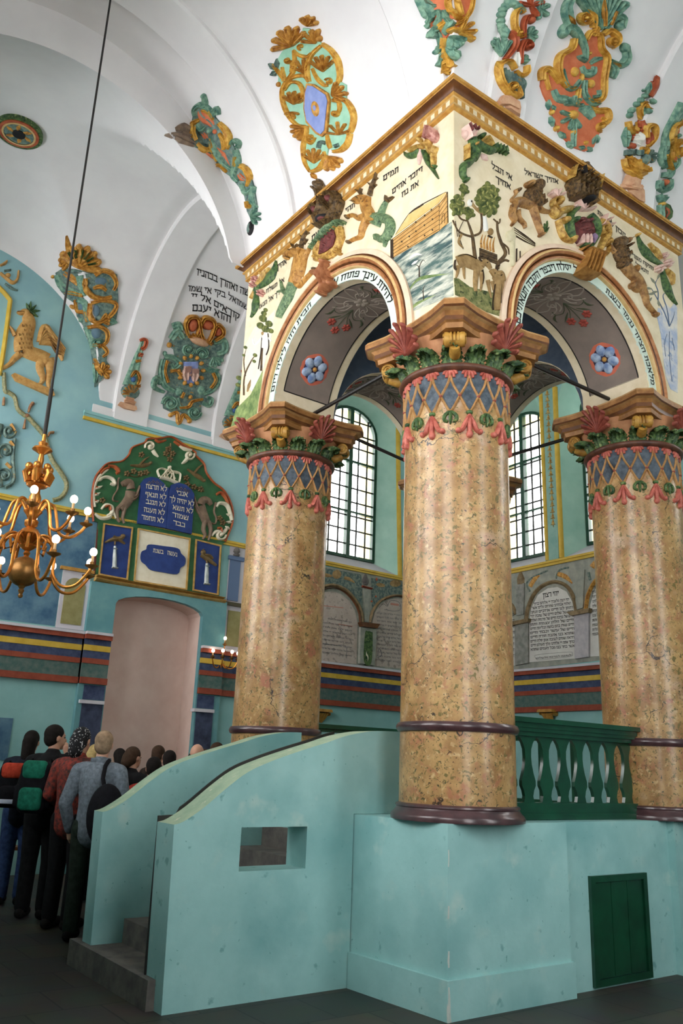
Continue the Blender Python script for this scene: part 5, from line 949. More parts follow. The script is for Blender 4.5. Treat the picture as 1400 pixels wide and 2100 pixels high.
vase('stucco vase ornament on the second arch band, above the right end of the cornice', K, (
  [S(K, [(715, 430), (740, 530), (830, 610), (900, 650)], (50, 60, 50), .07, 16), S(K, [(760, 470), (850, 540), (960, 600)], (40, 60, 40), .07), *[S(K, [(840+i*30, 480+i*14), (850+i*30, 560+i*8)], 24, .085) for i in range(5)], *[S(K, [(780+i*26, 410+i*10), (800+i*24, 500)], 20, .07) for i in range(4)], M_(1), Bl(K, 960, 430, 50, 76, 0, .06), *[S(K, [(730+i*34, 390), (735+i*34, 330)], 28, .05) for i in range(6)], Fa(K, 1000, 400, 70, -70, 60, 4, 34, .05)],
  [Bl(K, 810, 280, 60, 40, 0, .05), S(K, [(800, 220), (830, 160), (880, 120)], (30, 40, 30), .05), S(K, [(930, 0), (930, 90), (900, 100)], (60, 60, 20), .05), S(K, [(990, 130), (1010, 200), (990, 260)], (50, 60, 30), .05), S(K2, [(1160, 690), (1200, 620), (1215, 550)], (40, 50, 30), .06), M_(1), S(K, [(750, 0), (770, 90), (830, 130), (880, 90), (870, 0)], (36, 50, 30), .07, 20), S(K, [(960, 190), (960, 80), (1020, 40), (1060, 90), (1050, 200), (980, 290)], (36, 46, 26), .07, 26), S(K2, [(1090, 860), (1080, 780), (1120, 740), (1160, 790)], (20, 28, 20), .06, 18), S(K, [(900, 310), (960, 330), (940, 380)], 34, .06), M_(2), S(K, [(890, 140), (910, 190), (840, 230), (900, 270)], (50, 76, 30), .05)],
  [Lf(K, 740, 290, 740, 60, 90, .05), Lf(K, 720, 160, 790, 200, 50, .05), *[Bl(K2, x, y, 22, 22, 0, .05) for x, y in ((1010, 830), (1030, 790), (1060, 750), (1090, 720), (1120, 690), (1150, 800), (1180, 730), (1020, 800))], Lf(K2, 1130, 700, 1160, 590, 34, .05), Lf(K2, 1120, 650, 1100, 650, 20, .05), Bl(K2, 1110, 800, 26, 36, 0, .05)]), 1310, 250,
  ([(770, 620), (890, 660), (880, 730), (925, 800), (930, 935), (870, 910), (705, 775), (730, 710)], [(720, 740), (880, 740), (900, 770), (840, 800), (712, 780)]))
K = crop(VAULT, 1150, 250, 5.6)
stucco('stucco_corner_ornament', 'teal and yellow stucco drop at the right edge, ending in a green half disc', 'stucco ornament', 1380, 330, [
 ('stem', TLF, [S(K, [(1400, -200), (1290, 0), (1220, 130), (1190, 260), (1200, 400), (1260, 560), (1210, 640)], (110, 80, 60), .05, 40), S(K, [(1160, 290), (1140, 420), (1180, 540)], (40, 70, 40), .06), S(K, [(1200, 590), (1190, 650)], 80, .07), S(K, [(1240, 660), (1220, 760), (1140, 800)], (40, 60, 50), .06), S(K, [(1120, 680), (1120, 760), (1170, 800)], (50, 60, 40), .06), S(K, [(1110, 840), (1140, 900), (1200, 860)], (40, 70, 40), .06), S(K, [(1130, 960), (1135, 1080), (1160, 1160)], (60, 60, 16), .05), Bl(K, 1320, 160, 34, 30, 0, .07), S(K, [(1300, 380), (1310, 480), (1260, 560)], (50, 60, 30), .06)]),
 ('scrolls', [YSC, ORG], [S(K, [(1400, 0), (1290, 60), (1250, 180), (1270, 330), (1320, 400), (1380, 300)], (50, 60, 40), .08, 30), S(K, [(1180, 380), (1210, 500), (1250, 560)], (24, 34, 20), .08), S(K, [(1280, 300), (1340, 230), (1400, 240)], (40, 60, 40), .08), S(K, [(1240, 320), (1240, 420), (1300, 460)], (36, 46, 30), .07), Bl(K, 1145, 950, 34, 26, 0, .06), M_(1), Bl(K, 1300, 110, 40, 70, 10, .055), Bl(K, 1175, 700, 26, 40, 0, .075), Bl(K, 1275, 430, 30, 40, 0, .06)]),
 ('half_disc', [GREENL, RUST, BLACK], [Pl(K, [(1180, 930), (1240, 960), (1270, 1030), (1260, 1100), (1185, 1170)], .02, 1), M_(1), Pl(K, [(1180, 985), (1220, 1010), (1225, 1060), (1185, 1115)], .03, 1), M_(0), Pl(K, [(1182, 1020), (1196, 1035), (1198, 1055), (1185, 1080)], .034, 1)])])
# groin ornament above the left canopy corner
K = crop(VAULT, 320, 180, 5.833)
stucco('stucco_corner_ornament', 'long teal and orange stucco drop along the groin, ending at the left cornice corner', 'stucco ornament', 450, 330, [
 ('ground', TLD, [Pl(K, [(450, 330), (500, 200), (600, 220), (700, 330), (760, 400), (860, 480), (900, 620), (960, 740), (1000, 920), (1090, 930), (1140, 1050), (1180, 1180), (1215, 1400), (1210, 1600), (1170, 1620), (1100, 1480), (1070, 1300), (1000, 1180), (900, 1060), (800, 990), (720, 900), (640, 800), (520, 740), (440, 700), (410, 520)], .02, 2)]),
 ('terracotta_fields', ORG, [S(K, [(530, 270), (560, 330), (650, 400), (690, 450)], (50, 110, 60), .035, 14), S(K, [(570, 540), (600, 580), (640, 620)], (40, 56, 20), .035), S(K, [(730, 720), (800, 810), (890, 940)], (40, 90, 30), .035, 14), S(K, [(1000, 1030), (1040, 1080), (1080, 1100)], (40, 66, 30), .035), S(K, [(600, 780), (670, 820), (720, 850)], (20, 40, 20), .035), Bl(K, 715, 520, 30, 36, 0, .04)]),
 ('scrollwork', [YSC, TLF], [S(K, [(530, 380), (450, 420), (430, 540), (470, 640)], (40, 60, 36), .06, 18), S(K, [(560, 260), (640, 290), (700, 380)], (30, 44, 24), .05), S(K, [(480, 680), (560, 750), (660, 750), (650, 700)], (30, 50, 30), .06, 18), S(K, [(760, 420), (850, 520), (880, 640), (860, 730)], (40, 70, 40), .06, 20), S(K, [(770, 540), (830, 640), (820, 740)], (30, 60, 30), .06), S(K, [(740, 920), (800, 930), (860, 1010)], (36, 46, 24), .06), S(K, [(1020, 930), (1090, 980), (1130, 1080), (1100, 1180)], (50, 60, 24), .06, 18), S(K, [(1100, 1360), (1120, 1430), (1150, 1400)], (30, 40, 24), .06), S(K, [(670, 600), (680, 720), (740, 880)], (24, 36, 20), .05), S(K, [(970, 820), (960, 940)], 26, .06), M_(1), S(K, [(480, 330), (470, 250), (540, 200), (640, 250), (700, 350)], (40, 56, 30), .06, 22), S(K, [(500, 430), (560, 490), (600, 460)], (40, 60, 30), .06), S(K, [(660, 580), (700, 700), (800, 880), (920, 980)], (30, 60, 40), .055, 24), S(K, [(560, 230), (590, 180), (575, 80)], (60, 60, 36), .05), Bl(K, 570, 95, 30, 30, 0, .05), S(K, [(690, 300), (730, 250), (740, 320)], 60, .05), S(K, [(910, 680), (940, 630), (1000, 660), (985, 720)], (30, 50, 40), .06, 16), S(K, [(960, 740), (990, 880), (940, 1040), (1000, 1120)], (46, 60, 50), .06, 22), Bl(K, 655, 510, 36, 36, 0, .06), S(K, [(1040, 1150), (1090, 1260), (1180, 1170)], (40, 60, 30), .055), S(K, [(1180, 1180), (1160, 1330), (1210, 1440)], (40, 50, 30), .055), Fa(K, 1150, 1540, 100, -60, 60, 4, 34, .05)]),
 ('side_leaf', mat('dull_rose_leaf', (110,92,82), (140,120,100), 16, .6), [S(K, [(460, 690), (350, 630), (250, 580), (110, 560)], (40, 110, 14), .04, 18), S(K, [(400, 520), (320, 480), (230, 500)], (60, 90, 40), .045), S(K, [(400, 600), (300, 560)], 30, .06)]),
 ('oval_boss', [BLACK, TLD], [Bl(K, 1130, 1680, 40, 92, 8, .03), M_(1), Bl(K, 1125, 1680, 26, 74, 8, .038), M_(0), Bl(K, 1150, 1660, 14, 56, 4, .046)])])
# groin ornament on the door wall side
K = crop(VAULT, 0, 500, 5.25)
stucco('stucco_corner_ornament', 'teal and gold shell-topped stucco drop between the two vault arches, left', 'stucco ornament', 190, 600, [
 ('ground', TLD, [Pl(K, [(600, 310), (680, 260), (800, 270), (960, 300), (1060, 255), (1180, 280), (1260, 330), (1270, 560), (1270, 700), (1240, 860), (1150, 900), (1170, 1000), (1130, 1110), (1160, 1170), (1140, 1260), (1180, 1310), (1120, 1420), (1090, 1470), (1015, 1545), (1005, 1420), (990, 1250), (970, 1120), (920, 960), (900, 880), (830, 780), (810, 640), (720, 580), (650, 500)], .02, 2)]),
 ('shell', [YDK, GREENL], [Fa(K, 850, 250, 220, -140, 10, 7, 70, .06), Fa(K, 740, 190, 90, -240, -130, 4, 46, .05), S(K, [(745, 90), (735, 0), (720, -90)], (40, 40, 10), .05), M_(1), *[S(K, [(850+90*cos(a), 235+90*sin(a)), (850+180*cos(a), 235+180*sin(a))], 16, .075) for a in [radians(-120+i*22) for i in range(6)]]]),
 ('scrollwork', [YDK, TLF], [S(K, [(920, 370), (930, 480), (990, 560), (1100, 590), (1200, 570)], (36, 50, 36), .06, 22), S(K, [(1020, 340), (1100, 290), (1200, 320), (1250, 420), (1220, 500)], (36, 50, 30), .06, 22), S(K, [(1000, 480), (1080, 460), (1140, 500)], (30, 50, 30), .06), S(K, [(970, 640), (980, 780), (1040, 850), (1150, 800), (1230, 720), (1240, 640), (1100, 610), (980, 640)], (34, 44, 34), .06, 36), Fa(K, 1080, 830, 90, -50, 20, 4, 36, .06), S(K, [(960, 900), (1060, 890), (1150, 950), (1140, 1060), (1060, 1110)], (36, 46, 30), .06, 22), S(K, [(1020, 1090), (1100, 1100), (1150, 1170), (1100, 1220)], (30, 40, 24), .06, 18), S(K, [(1020, 1240), (1060, 1330), (1100, 1420)], (30, 40, 30), .06), Fa(K, 1090, 1380, 90, -80, 40, 4, 44, .06), S(K, [(700, 310), (780, 370), (850, 440)], (40, 60, 30), .05), S(K, [(700, 520), (800, 530), (900, 560)], (30, 44, 30), .05), S(K, [(820, 600), (840, 720), (920, 740), (950, 840)], (30, 40, 24), .055, 18), Bl(K, 570, 355, 24, 20, 0, .04), Bl(K, 780, 680, 36, 24, 30, .04), M_(1), S(K, [(620, 330), (660, 440), (760, 500), (880, 540)], (60, 80, 30), .05, 16), S(K, [(860, 340), (880, 450), (920, 560)], (60, 60, 20), .045), Sp(K, 1060, 1060, 44, 1.2, 90, 26, .06), S(K, [(840, 600), (920, 640), (940, 760), (950, 850)], (46, 50, 24), .05, 18), Lf(K, 1150, 820, 1260, 850, 80, .05), S(K, [(930, 900), (980, 1000), (1000, 1130)], (50, 50, 30), .05), S(K, [(1010, 1300), (1030, 1400), (1020, 1500)], (30, 50, 16), .05), Lf(K, 860, 790, 900, 850, 60, .05)]),
 ('blue_fields', mat('slate_blue_field', (84,110,128), (104,130,142), 9, .7), [Bl(K, 1040, 960, 60, 66, 0, .035), Bl(K, 1040, 720, 40, 70, 0, .035), Bl(K, 1080, 400, 80, 50, 0, .035), Bl(K, 880, 680, 34, 56, 0, .035)])])
# tower ornaments and the crowned cartouche
K = crop(VAULT, 220, 520, 4.375)
def tower(label, f, px, py):
    stucco('stucco_tower_ornament', label, 'stucco ornament', px, py, [
     ('base', BASEC, [Pl(f, [(90, 1360), (110, 1335), (250, 1375), (258, 1405), (240, 1415), (150, 1395)], .05, 1), S(f, [(150, 1330), (200, 1330), (245, 1350)], (30, 40, 30), .06), S(f, [(160, 1300), (230, 1320)], 34, .06)]),
     ('shell', [TLD, YDK], [Bl(f, 205, 1240, 88, 72, 10, .06), M_(1), *[S(f, [(205+20*cos(a), 1270+14*sin(a)), (205+76*cos(a), 1250+62*sin(a))], 12, .075) for a in [radians(-190+i*26) for i in range(7)]], S(f, [(180, 1185), (240, 1195), (290, 1190)], 22, .06)]),
     ('spire', [TLF, YDK, mat('blue_boss', (60,92,140), None, rough=.5), RUST], [S(f, [(200, 1190), (220, 1110), (250, 1010), (275, 920), (300, 850), (325, 760)], (110, 62, 24), .05, 26), M_(1), S(f, [(205, 1110), (250, 1060), (285, 1120), (265, 1180)], (22, 28, 20), .07, 18), S(f, [(250, 970), (295, 960)], 24, .06), M_(2), Bl(f, 228, 1130, 26, 30, 0, .075), M_(3), S(f, [(300, 860), (330, 840), (345, 790), (325, 770), (290, 780)], (30, 36, 20), .06, 16), Lf(f, 275, 920, 320, 900, 40, .06)])], None, 'stucco towers on the arch bands')
tower('slender stucco tower ornament on the arch band above the blue tablets board', K, 270, 760)
tower('stucco tower ornament beside the left edge of the canopy, above the left capital', crop(VAULT, 428, 584, 4.375), 480, 830)
stucco('stucco_cartouche', 'crowned stucco cartouche with two blessing hands, above the tablets board', 'stucco ornament', 390, 750, [
 ('ground', TLD, [Pl(K, [(610, 690), (700, 720), (760, 800), (920, 820), (1030, 770), (1060, 880), (1010, 1000), (880, 990), (930, 1040), (985, 1130), (940, 1230), (870, 1290), (920, 1310), (930, 1360), (840, 1350), (840, 1430), (790, 1500), (720, 1470), (650, 1420), (580, 1430), (500, 1390), (490, 1300), (540, 1240), (500, 1180), (480, 1050), (510, 930), (600, 920), (590, 860), (540, 820), (560, 770)], .02, 2)]),
 ('crown', [YDK, RUST, BASEC], [S(K, [(720, 730), (700, 640), (730, 575), (800, 570), (830, 620)], (24, 34, 24), .09, 20), S(K, [(760, 720), (800, 740), (830, 640), (870, 575), (940, 590), (960, 640), (930, 740)], (24, 34, 24), .09, 28), S(K, [(930, 740), (980, 640), (1030, 670), (1030, 730), (960, 780)], (24, 34, 24), .09, 22), S(K, [(820, 600), (830, 700), (850, 760)], 30, .1), S(K, [(960, 650), (930, 740), (900, 790)], 26, .1), S(K, [(720, 740), (830, 760), (930, 810)], 26, .09), M_(1), Bl(K, 765, 640, 46, 64, 10, .085), Bl(K, 895, 640, 62, 46, 10, .085), Bl(K, 985, 700, 40, 46, 20, .085), Bl(K, 820, 690, 14, 40, 0, .09), M_(2), Bl(K, 820, 785, 98, 42, 22, .1)]),
 ('scrollwork', [TLF, YDK], [S(K, [(510, 930), (580, 930), (640, 980), (600, 1030), (570, 990)], (36, 44, 26), .06, 22), S(K, [(500, 950), (480, 1060), (510, 1180), (600, 1240)], (36, 46, 30), .06, 20), S(K, [(470, 1120), (430, 1130), (420, 1200), (510, 1245)], (50, 46, 20), .06, 20), Bl(K, 465, 1150, 24, 30, 0, .06), Sp(K, 560, 1350, 66, 1.3, 180, 36, .06), Sp(K, 775, 1430, 60, 1.3, 0, 34, .06), S(K, [(880, 1040), (960, 1060), (985, 1140), (930, 1230), (860, 1260)], (36, 50, 30), .06, 22), S(K, [(850, 1340), (910, 1365), (930, 1310), (890, 1290)], (26, 34, 26), .06, 18), Sp(K, 720, 860, 56, 1.3, 0, 30, .06), Sp(K, 850, 900, 56, 1.3, 180, 30, .06), S(K, [(580, 650), (640, 640), (660, 690)], (40, 50, 40), .05), S(K, [(570, 770), (630, 700), (680, 760)], (50, 60, 40), .05), S(K, [(950, 800), (1040, 780), (1050, 870), (980, 900)], (40, 54, 40), .055, 18), Fa(K, 950, 930, 80, 20, 110, 4, 36, .05), Bl(K, 515, 895, 20, 24, 0, .05), Lf(K, 960, 1050, 1005, 1040, 30, .05), Bl(K, 640, 1240, 40, 46, 0, .05), Bl(K, 840, 1230, 40, 46, 0, .05), S(K, [(620, 1300), (640, 1380), (700, 1390)], 36, .05),
   M_(1), S(K, [(530, 960), (510, 1060), (540, 1160)], 22, .075), S(K, [(940, 1070), (965, 1140), (920, 1210)], 22, .075), S(K, [(560, 1060), (620, 1050), (660, 1100)], 26, .07), *[Bl(K, 745+110*cos(a), 1050+130*sin(a), 24, 20, math.degrees(a), .065) for a in [2*pi*i/12 for i in range(12)]], Bl(K, 555, 820, 24, 26, 0, .05), S(K, [(640, 1390), (720, 1380), (760, 1330), (850, 1310)], (24, 30, 20), .065, 18), S(K, [(560, 1450), (620, 1430), (640, 1520), (680, 1450), (740, 1500)], (24, 34, 24), .05, 26), Bl(K, 565, 1450, 22, 20, 0, .05), Bl(K, 735, 1505, 22, 20, 0, .05), S(K, [(660, 1300), (680, 1250)], 22, .07), Bl(K, 740, 1290, 20, 22, 0, .07)]),
 ('blue_sky_field', PERI, [S(K, [(745, 970), (745, 1060), (735, 1170)], (120, 110, 60), .05, 12)]),
 ('blessing_hands', FLESH, [S(K, [(705, 1140), (695, 1090), (700, 1050)], (30, 66, 50), .085), *[S(K, [(682+i*15, 1070), (686+i*15, 1035), (692+i*15, 1012)], 13, .09) for i in range(4)], S(K, [(725, 1100), (735, 1080)], 14, .085), S(K, [(775, 1150), (780, 1100), (780, 1065)], (30, 66, 50), .085), *[S(K, [(758+i*15, 1075), (756+i*15, 1050), (754+i*15, 1034)], 13, .09) for i in range(4)], S(K, [(758, 1110), (750, 1090)], 14, .085)])])
t = thing('ceiling_rosette', 'dark ringed round rosette with black centre, at the crown of the left vault', 'rosette', VAULT(45, 265, 0))
oc = VAULT(40, 268, 0)
def ringm(r, z): return [(oc.x+r*cos(2*pi*i/40), oc.y+r*sin(2*pi*i/40), oc.z-.02+z) for i in range(40)]
def disc(r0, r1, z, m, nm):
    mb = MB(); A_, B_ = ringm(r0, z), ringm(r1, z); mb.add(A_+B_+ringm(r1, z+.1), [(i, (i+1) % 40, 40+(i+1) % 40, 40+i) for i in range(40)]+[(40+i, 40+(i+1) % 40, 80+(i+1) % 40, 80+i) for i in range(40)]); return mb.build(nm, m, t, 30)
disc(.265, .315, -.03, DGREEN, 'outer_ring'); disc(.225, .265, -.045, RUST, 'rust_ring'); disc(.20, .225, -.05, TAN, 'bead_ring'); disc(.001, .20, -.04, TLD, 'green_disc'); disc(.001, .085, -.052, BLACK, 'dark_hub')
mb = MB(); ml = lambda u, v, h: V((oc.x+u, oc.y+v, oc.z-.06-h))
for i in range(6): a = 2*pi*i/6; mb.leaf(ml, .08*cos(a), .08*sin(a), .19*cos(a+.3), .19*sin(a+.3), .07, .014)
mb.build('yellow_petals', YDK, t)
# lettering on the vault
tx = MB()
for tt, p, h in (('משה ואהרן בכהניו', [(403, 563), (430, 572), (462, 587), (520, 612)], 13), ('ושמואל בקי אי שמו', [(386, 596), (420, 600), (450, 606), (480, 620), (512, 640)], 11), ('קוראים אל יי', [(392, 613), (420, 618), (455, 636), (490, 656)], 12), ('והוא יענם', [(394, 638), (420, 640), (446, 650), (472, 662)], 14)):
    write(tx, VAULT, tt, p, h, up=(.06, -1), h=.008)
tx.build_split('vault_inscription', BLACK, CEIL, 0, .12)
# ================================================================== board with the tablets over the doorway
BK = crop(mapY(12.44), 180, 880, 4.375); BKb = crop(mapY(12.475), 180, 880, 4.375); BW = crop(mapY(12.494), 180, 880, 4.375)
BGRN = mat('board_green', (36,84,50), (54,104,64), 5, .55, .35, bump=.08, bscale=16); BRED = mat('board_orange_rim', (146,66,36), (176,98,56), 10, .5); BBLUE = mat('tablet_blue', (28,50,108), (40,64,126), 5, .55); IVORY = mat('ivory_paint', (214,204,178), (224,216,194), 8, .6); GREYB = mat('lion_grey_brown', (104,84,68), (132,110,90), 14, .6); BIRD = mat('bird_brown', (92,74,44), (122,100,64), 16, .6); FRAMEG = mat('frame_gilding', (166,126,62), (196,160,92), 10, .45); SILV = mat('silvery_paint', (150,160,158), (190,196,190), 12, .35, .5)
bd = thing('commandments_board', 'large green carved board with blue tablets, lions and a crown above the doorway', 'wall board', V((5.5, 12.44, 4.2)))
outl = [(50, 830), (36, 650), (45, 530), (70, 430), (120, 360), (185, 305), (300, 290), (365, 235), (400, 165), (510, 120), (535, 88), (640, 84), (750, 70), (860, 140), (960, 205), (970, 240), (1040, 310), (1062, 390), (1130, 480), (1222, 555), (1290, 690), (1298, 830), (1260, 940), (1230, 1010), (1195, 1040), (1170, 1500), (60, 1330), (90, 840)]
part('back_board', BGRN, bd, Pl(BKb, outl, .035, 1))
part('rim', BRED, bd, S(BK, outl[:24], 18, .03, 110))
part('ledge', FRAMEG, bd, S(BKb, [(55, 1345), (600, 1445), (1215, 1550)], 46, .12, 6), S(BKb, [(60, 1318), (600, 1418), (1200, 1520)], 20, .15, 6))
part('red_side_board', mat('maroon_paint', (92,38,32), None), bd, Pl(BW, [(90, 820), (132, 845), (92, 1315), (45, 1305)], .05))
def panel(q, nm, m):
    o = part(nm, m, bd, Pl(BK, q, .008)); part('frame', FRAMEG, o, frame4(BK, q, 13, .026)); return o
pl_ = panel([(138, 845), (402, 882), (355, 1355), (92, 1310)], 'blue_side_panel', BBLUE); pc_ = panel([(446, 890), (918, 980), (886, 1445), (408, 1368)], 'cream_centre_panel', IVORY); pr_ = panel([(962, 988), (1194, 1042), (1168, 1492), (936, 1450)], 'blue_side_panel', BBLUE)
def silverpost(x, y0, y1, par): part('silver_post', SILV, par, S(BK, [(x, y0), (x-3, (y0+y1)/2), (x-5, y1)], (26, 40, 44), .04, 10), S(BK, [(x-16, y0+22), (x+16, y0+28)], 12, .05), S(BK, [(x-30, y1-4), (x+22, y1+4)], 18, .05))
silverpost(242, 1050, 1245, pl_); silverpost(1066, 1205, 1390, pr_)
part('bird', BIRD, pl_, S(BK, [(150, 1020), (220, 990), (280, 985), (315, 965)], (16, 52, 40), .045, 16), Bl(BK, 312, 960, 22, 20, 0, .05), S(BK, [(225, 965), (270, 990), (330, 1030)], (30, 34, 20), .05), S(BK, [(240, 1010), (240, 1040)], 14, .04))
part('bird', BIRD, pr_, S(BK, [(1010, 1130), (1050, 1150), (1090, 1180), (1150, 1225)], (40, 56, 24), .045, 16), Bl(BK, 1032, 1105, 24, 22, 0, .05), S(BK, [(1020, 1090), (1035, 1080)], 10, .05), S(BK, [(1040, 1130), (1090, 1140), (1118, 1165)], (30, 34, 16), .055), S(BK, [(1060, 1180), (1064, 1205)], 14, .04))
pq = part('blue_plaque', BBLUE, pc_, Pl(BK, smooth([(468, 1150), (480, 1100), (520, 1080), (540, 1038), (660, 1050), (800, 1072), (832, 1120), (868, 1160), (862, 1220), (825, 1250), (795, 1303), (660, 1285), (560, 1265), (515, 1220), (478, 1190)], 60, True), .03, 0))
mb = MB(); write(mb, BK, 'נעשה', [(706, 1128), (792, 1148)], 34, up=(.05, -1), h=.034); write(mb, BK, 'בשנת', [(578, 1108), (668, 1124)], 34, up=(.05, -1), h=.034); mb.build_split('lettering', IVORY, pq, 0, .025)
def tablet(poly, lines): 
    o = part('tablet', BBLUE, bd, Pl(BK, poly, .05, 0)); mb = MB()
    for t_, p, h in lines: write(mb, BK, t_, p, h, up=(.04, -1), h=.054)
    mb.build_split('lettering', IVORY, o, 0, .02); part('tablet_crest', BIRD, o, *[Fl(BK, x, y, 20, 4, .06) for x, y in lines_c[len(tabs)]]); tabs.append(o)
tabs = []; lines_c = [[(540, 490), (575, 478), (610, 486), (640, 500)], [(790, 545), (825, 540), (860, 552), (890, 566)]]
tablet([(440, 850), (470, 490), (500, 450), (560, 434), (620, 448), (670, 490), (694, 525), (716, 532), (690, 893)], [('לא תרצח', [(510, 536), (696, 566)], 38), ('לא תנאף', [(503, 606), (690, 638)], 38), ('לא תגנב', [(510, 674), (684, 706)], 38), ('לא תענה', [(492, 745), (676, 778)], 38), ('לא תחמד', [(472, 812), (668, 850)], 38)])
tablet([(692, 896), (718, 560), (740, 505), (800, 486), (870, 505), (920, 550), (944, 590), (920, 946)], [('אנכי', [(784, 596), (880, 614)], 38), ('לא יהיה לך', [(724, 650), (940, 698)], 38), ('לא תשא', [(750, 725), (930, 764)], 38), ('שמור', [(748, 790), (888, 826)], 38), ('כבד', [(756, 862), (858, 888)], 38)])
part('crown', IVORY, bd, S(BK, [(645, 435), (720, 452), (800, 484)], 30, .06, 10), S(BK, [(640, 430), (622, 375), (660, 355), (720, 375)], 16, .05, 16), S(BK, [(815, 480), (826, 410), (790, 385), (735, 380)], 16, .05, 16), S(BK, [(680, 440), (690, 390), (725, 355)], 14, .05), S(BK, [(770, 465), (760, 400), (730, 355)], 14, .05), S(BK, [(650, 430), (720, 380), (780, 450)], 10, .05), S(BK, [(690, 440), (740, 390), (800, 400)], 10, .05), Bl(BK, 730, 345, 16, 16, 0, .06), S(BK, [(720, 450), (700, 400), (722, 372)], 10, .05), S(BK, [(735, 455), (750, 400)], 10, .05))
part('lion', GREYB, bd, S(BK, [(385, 560), (370, 620), (330, 680), (290, 720)], (96, 90, 80), .05, 18), S(BK, [(385, 540), (375, 480), (320, 490), (300, 500)], (80, 70, 36), .055, 14), S(BK, [(390, 600), (430, 600), (465, 510)], (30, 28, 20), .045), S(BK, [(380, 640), (425, 625), (455, 585)], (28, 26, 18), .04), S(BK, [(300, 690), (260, 730), (265, 800), (285, 835)], (50, 40, 20), .045), S(BK, [(330, 690), (320, 750), (310, 800), (325, 845)], (46, 34, 20), .045), S(BK, [(270, 650), (225, 640), (230, 600), (265, 540), (268, 470), (280, 440)], (14, 14, 20), .035, 22))
part('lion', GREYB, bd, S(BK, [(1010, 690), (1025, 740), (1045, 790), (1065, 840)], (90, 86, 76), .05, 18), S(BK, [(1010, 680), (1030, 640), (1075, 640), (1105, 680)], (70, 70, 34), .055, 14), S(BK, [(995, 720), (970, 680), (950, 605)], (26, 26, 18), .045), S(BK, [(1010, 770), (985, 740), (960, 690)], (26, 24, 16), .04), S(BK, [(1050, 820), (1035, 900), (1050, 950), (1030, 990)], (46, 36, 20), .045), S(BK, [(1080, 830), (1100, 890), (1095, 940), (1080, 1000)], (46, 36, 20), .045), S(BK, [(1095, 840), (1140, 850), (1150, 800), (1130, 740), (1145, 660)], (14, 14, 18), .035, 22))
sc_ = [S(BK, [(120, 720), (160, 680), (210, 700), (215, 750), (170, 780)], (20, 40, 24), .05, 20), S(BK, [(60, 760), (120, 800), (190, 790), (220, 740), (250, 800)], (26, 44, 16), .045, 20), S(BK, [(60, 700), (50, 560), (90, 440), (180, 360)], (30, 34, 20), .03, 20), *[Lf(BK, x, y, x+dx, y+dy, 30, .04) for x, y, dx, dy in ((60, 600, 50, -30), (62, 540, 70, -30), (80, 470, 60, -30), (62, 660, 40, -20))], S(BK, [(100, 450), (160, 430), (220, 450), (240, 500), (200, 490)], (20, 36, 24), .05, 18), Sp(BK, 555, 155, 46, 1.3, 160, 24, .05), S(BK, [(580, 190), (600, 220), (630, 250)], (36, 34, 12), .045), Sp(BK, 910, 235, 44, 1.3, 340, 24, .05), S(BK, [(890, 265), (870, 290), (840, 312)], (36, 34, 12), .045), S(BK, [(820, 150), (870, 180), (930, 190)], (20, 36, 20), .045),
   S(BK, [(1150, 700), (1180, 665), (1240, 680), (1270, 740), (1290, 820)], (24, 40, 30), .05, 20), S(BK, [(1110, 960), (1150, 920), (1210, 930), (1240, 900)], (16, 40, 30), .045, 16), Sp(BK, 1190, 950, 48, 1.2, 0, 26, .05), *[Lf(BK, x, y, x+dx, y+dy, 28, .04) for x, y, dx, dy in ((1290, 780, -50, -20), (1290, 840, -50, -10), (1270, 900, -40, -30))]]
part('white_acanthus', IVORY, bd, *sc_)
part('orange_acanthus', BRED, bd, S(BK, [(180, 330), (240, 340), (275, 380), (250, 400)], (24, 40, 26), .05, 16), S(BK, [(110, 400), (150, 360), (190, 350)], 26, .04), S(BK, [(150, 700), (190, 690), (200, 730)], 22, .055), S(BK, [(1150, 590), (1190, 570), (1230, 610), (1260, 680)], (20, 36, 20), .045, 14), S(BK, [(1160, 890), (1190, 890), (1195, 930)], 22, .055), S(BK, [(600, 95), (640, 115), (700, 100)], (20, 30, 16), .04), S(BK, [(770, 110), (830, 150), (860, 160)], (20, 30, 16), .04), *[Lf(BK, x, y, x-30, y-14, 18, .045) for x, y in ((90, 590), (88, 650), (96, 530))])
for pts, nm in (([(380, 325), (460, 330), (530, 320), (560, 310)], 'bird'), ([(890, 360), (950, 400), (1010, 440), (1040, 470)], 'bird')):
    part(nm, BIRD, bd, S(BK, pts, (14, 44, 20), .045, 14), S(BK, [pts[1], ((pts[1][0]+pts[2][0])/2+10, pts[1][1]-50), (pts[2][0]+16, pts[1][1]-80)], (24, 22, 8), .045), Bl(BK, pts[3][0], pts[3][1]-6, 16, 14, 0, .05))
part('flower_sprays', BIRD, bd, *[Fl(BK, x, y, 30, 5, .035) for x, y in ((350, 400), (410, 380), (470, 400), (520, 390), (880, 440), (890, 500), (950, 520), (1010, 540), (720, 180), (760, 220), (735, 270), (700, 220), (480, 230), (1180, 800), (1210, 840), (130, 640))], S(BK, [(740, 130), (742, 200), (740, 290)], 10, .03), S(BK, [(350, 410), (440, 430), (560, 390)], 8, .03), S(BK, [(870, 430), (930, 510), (1040, 560)], 8, .03))
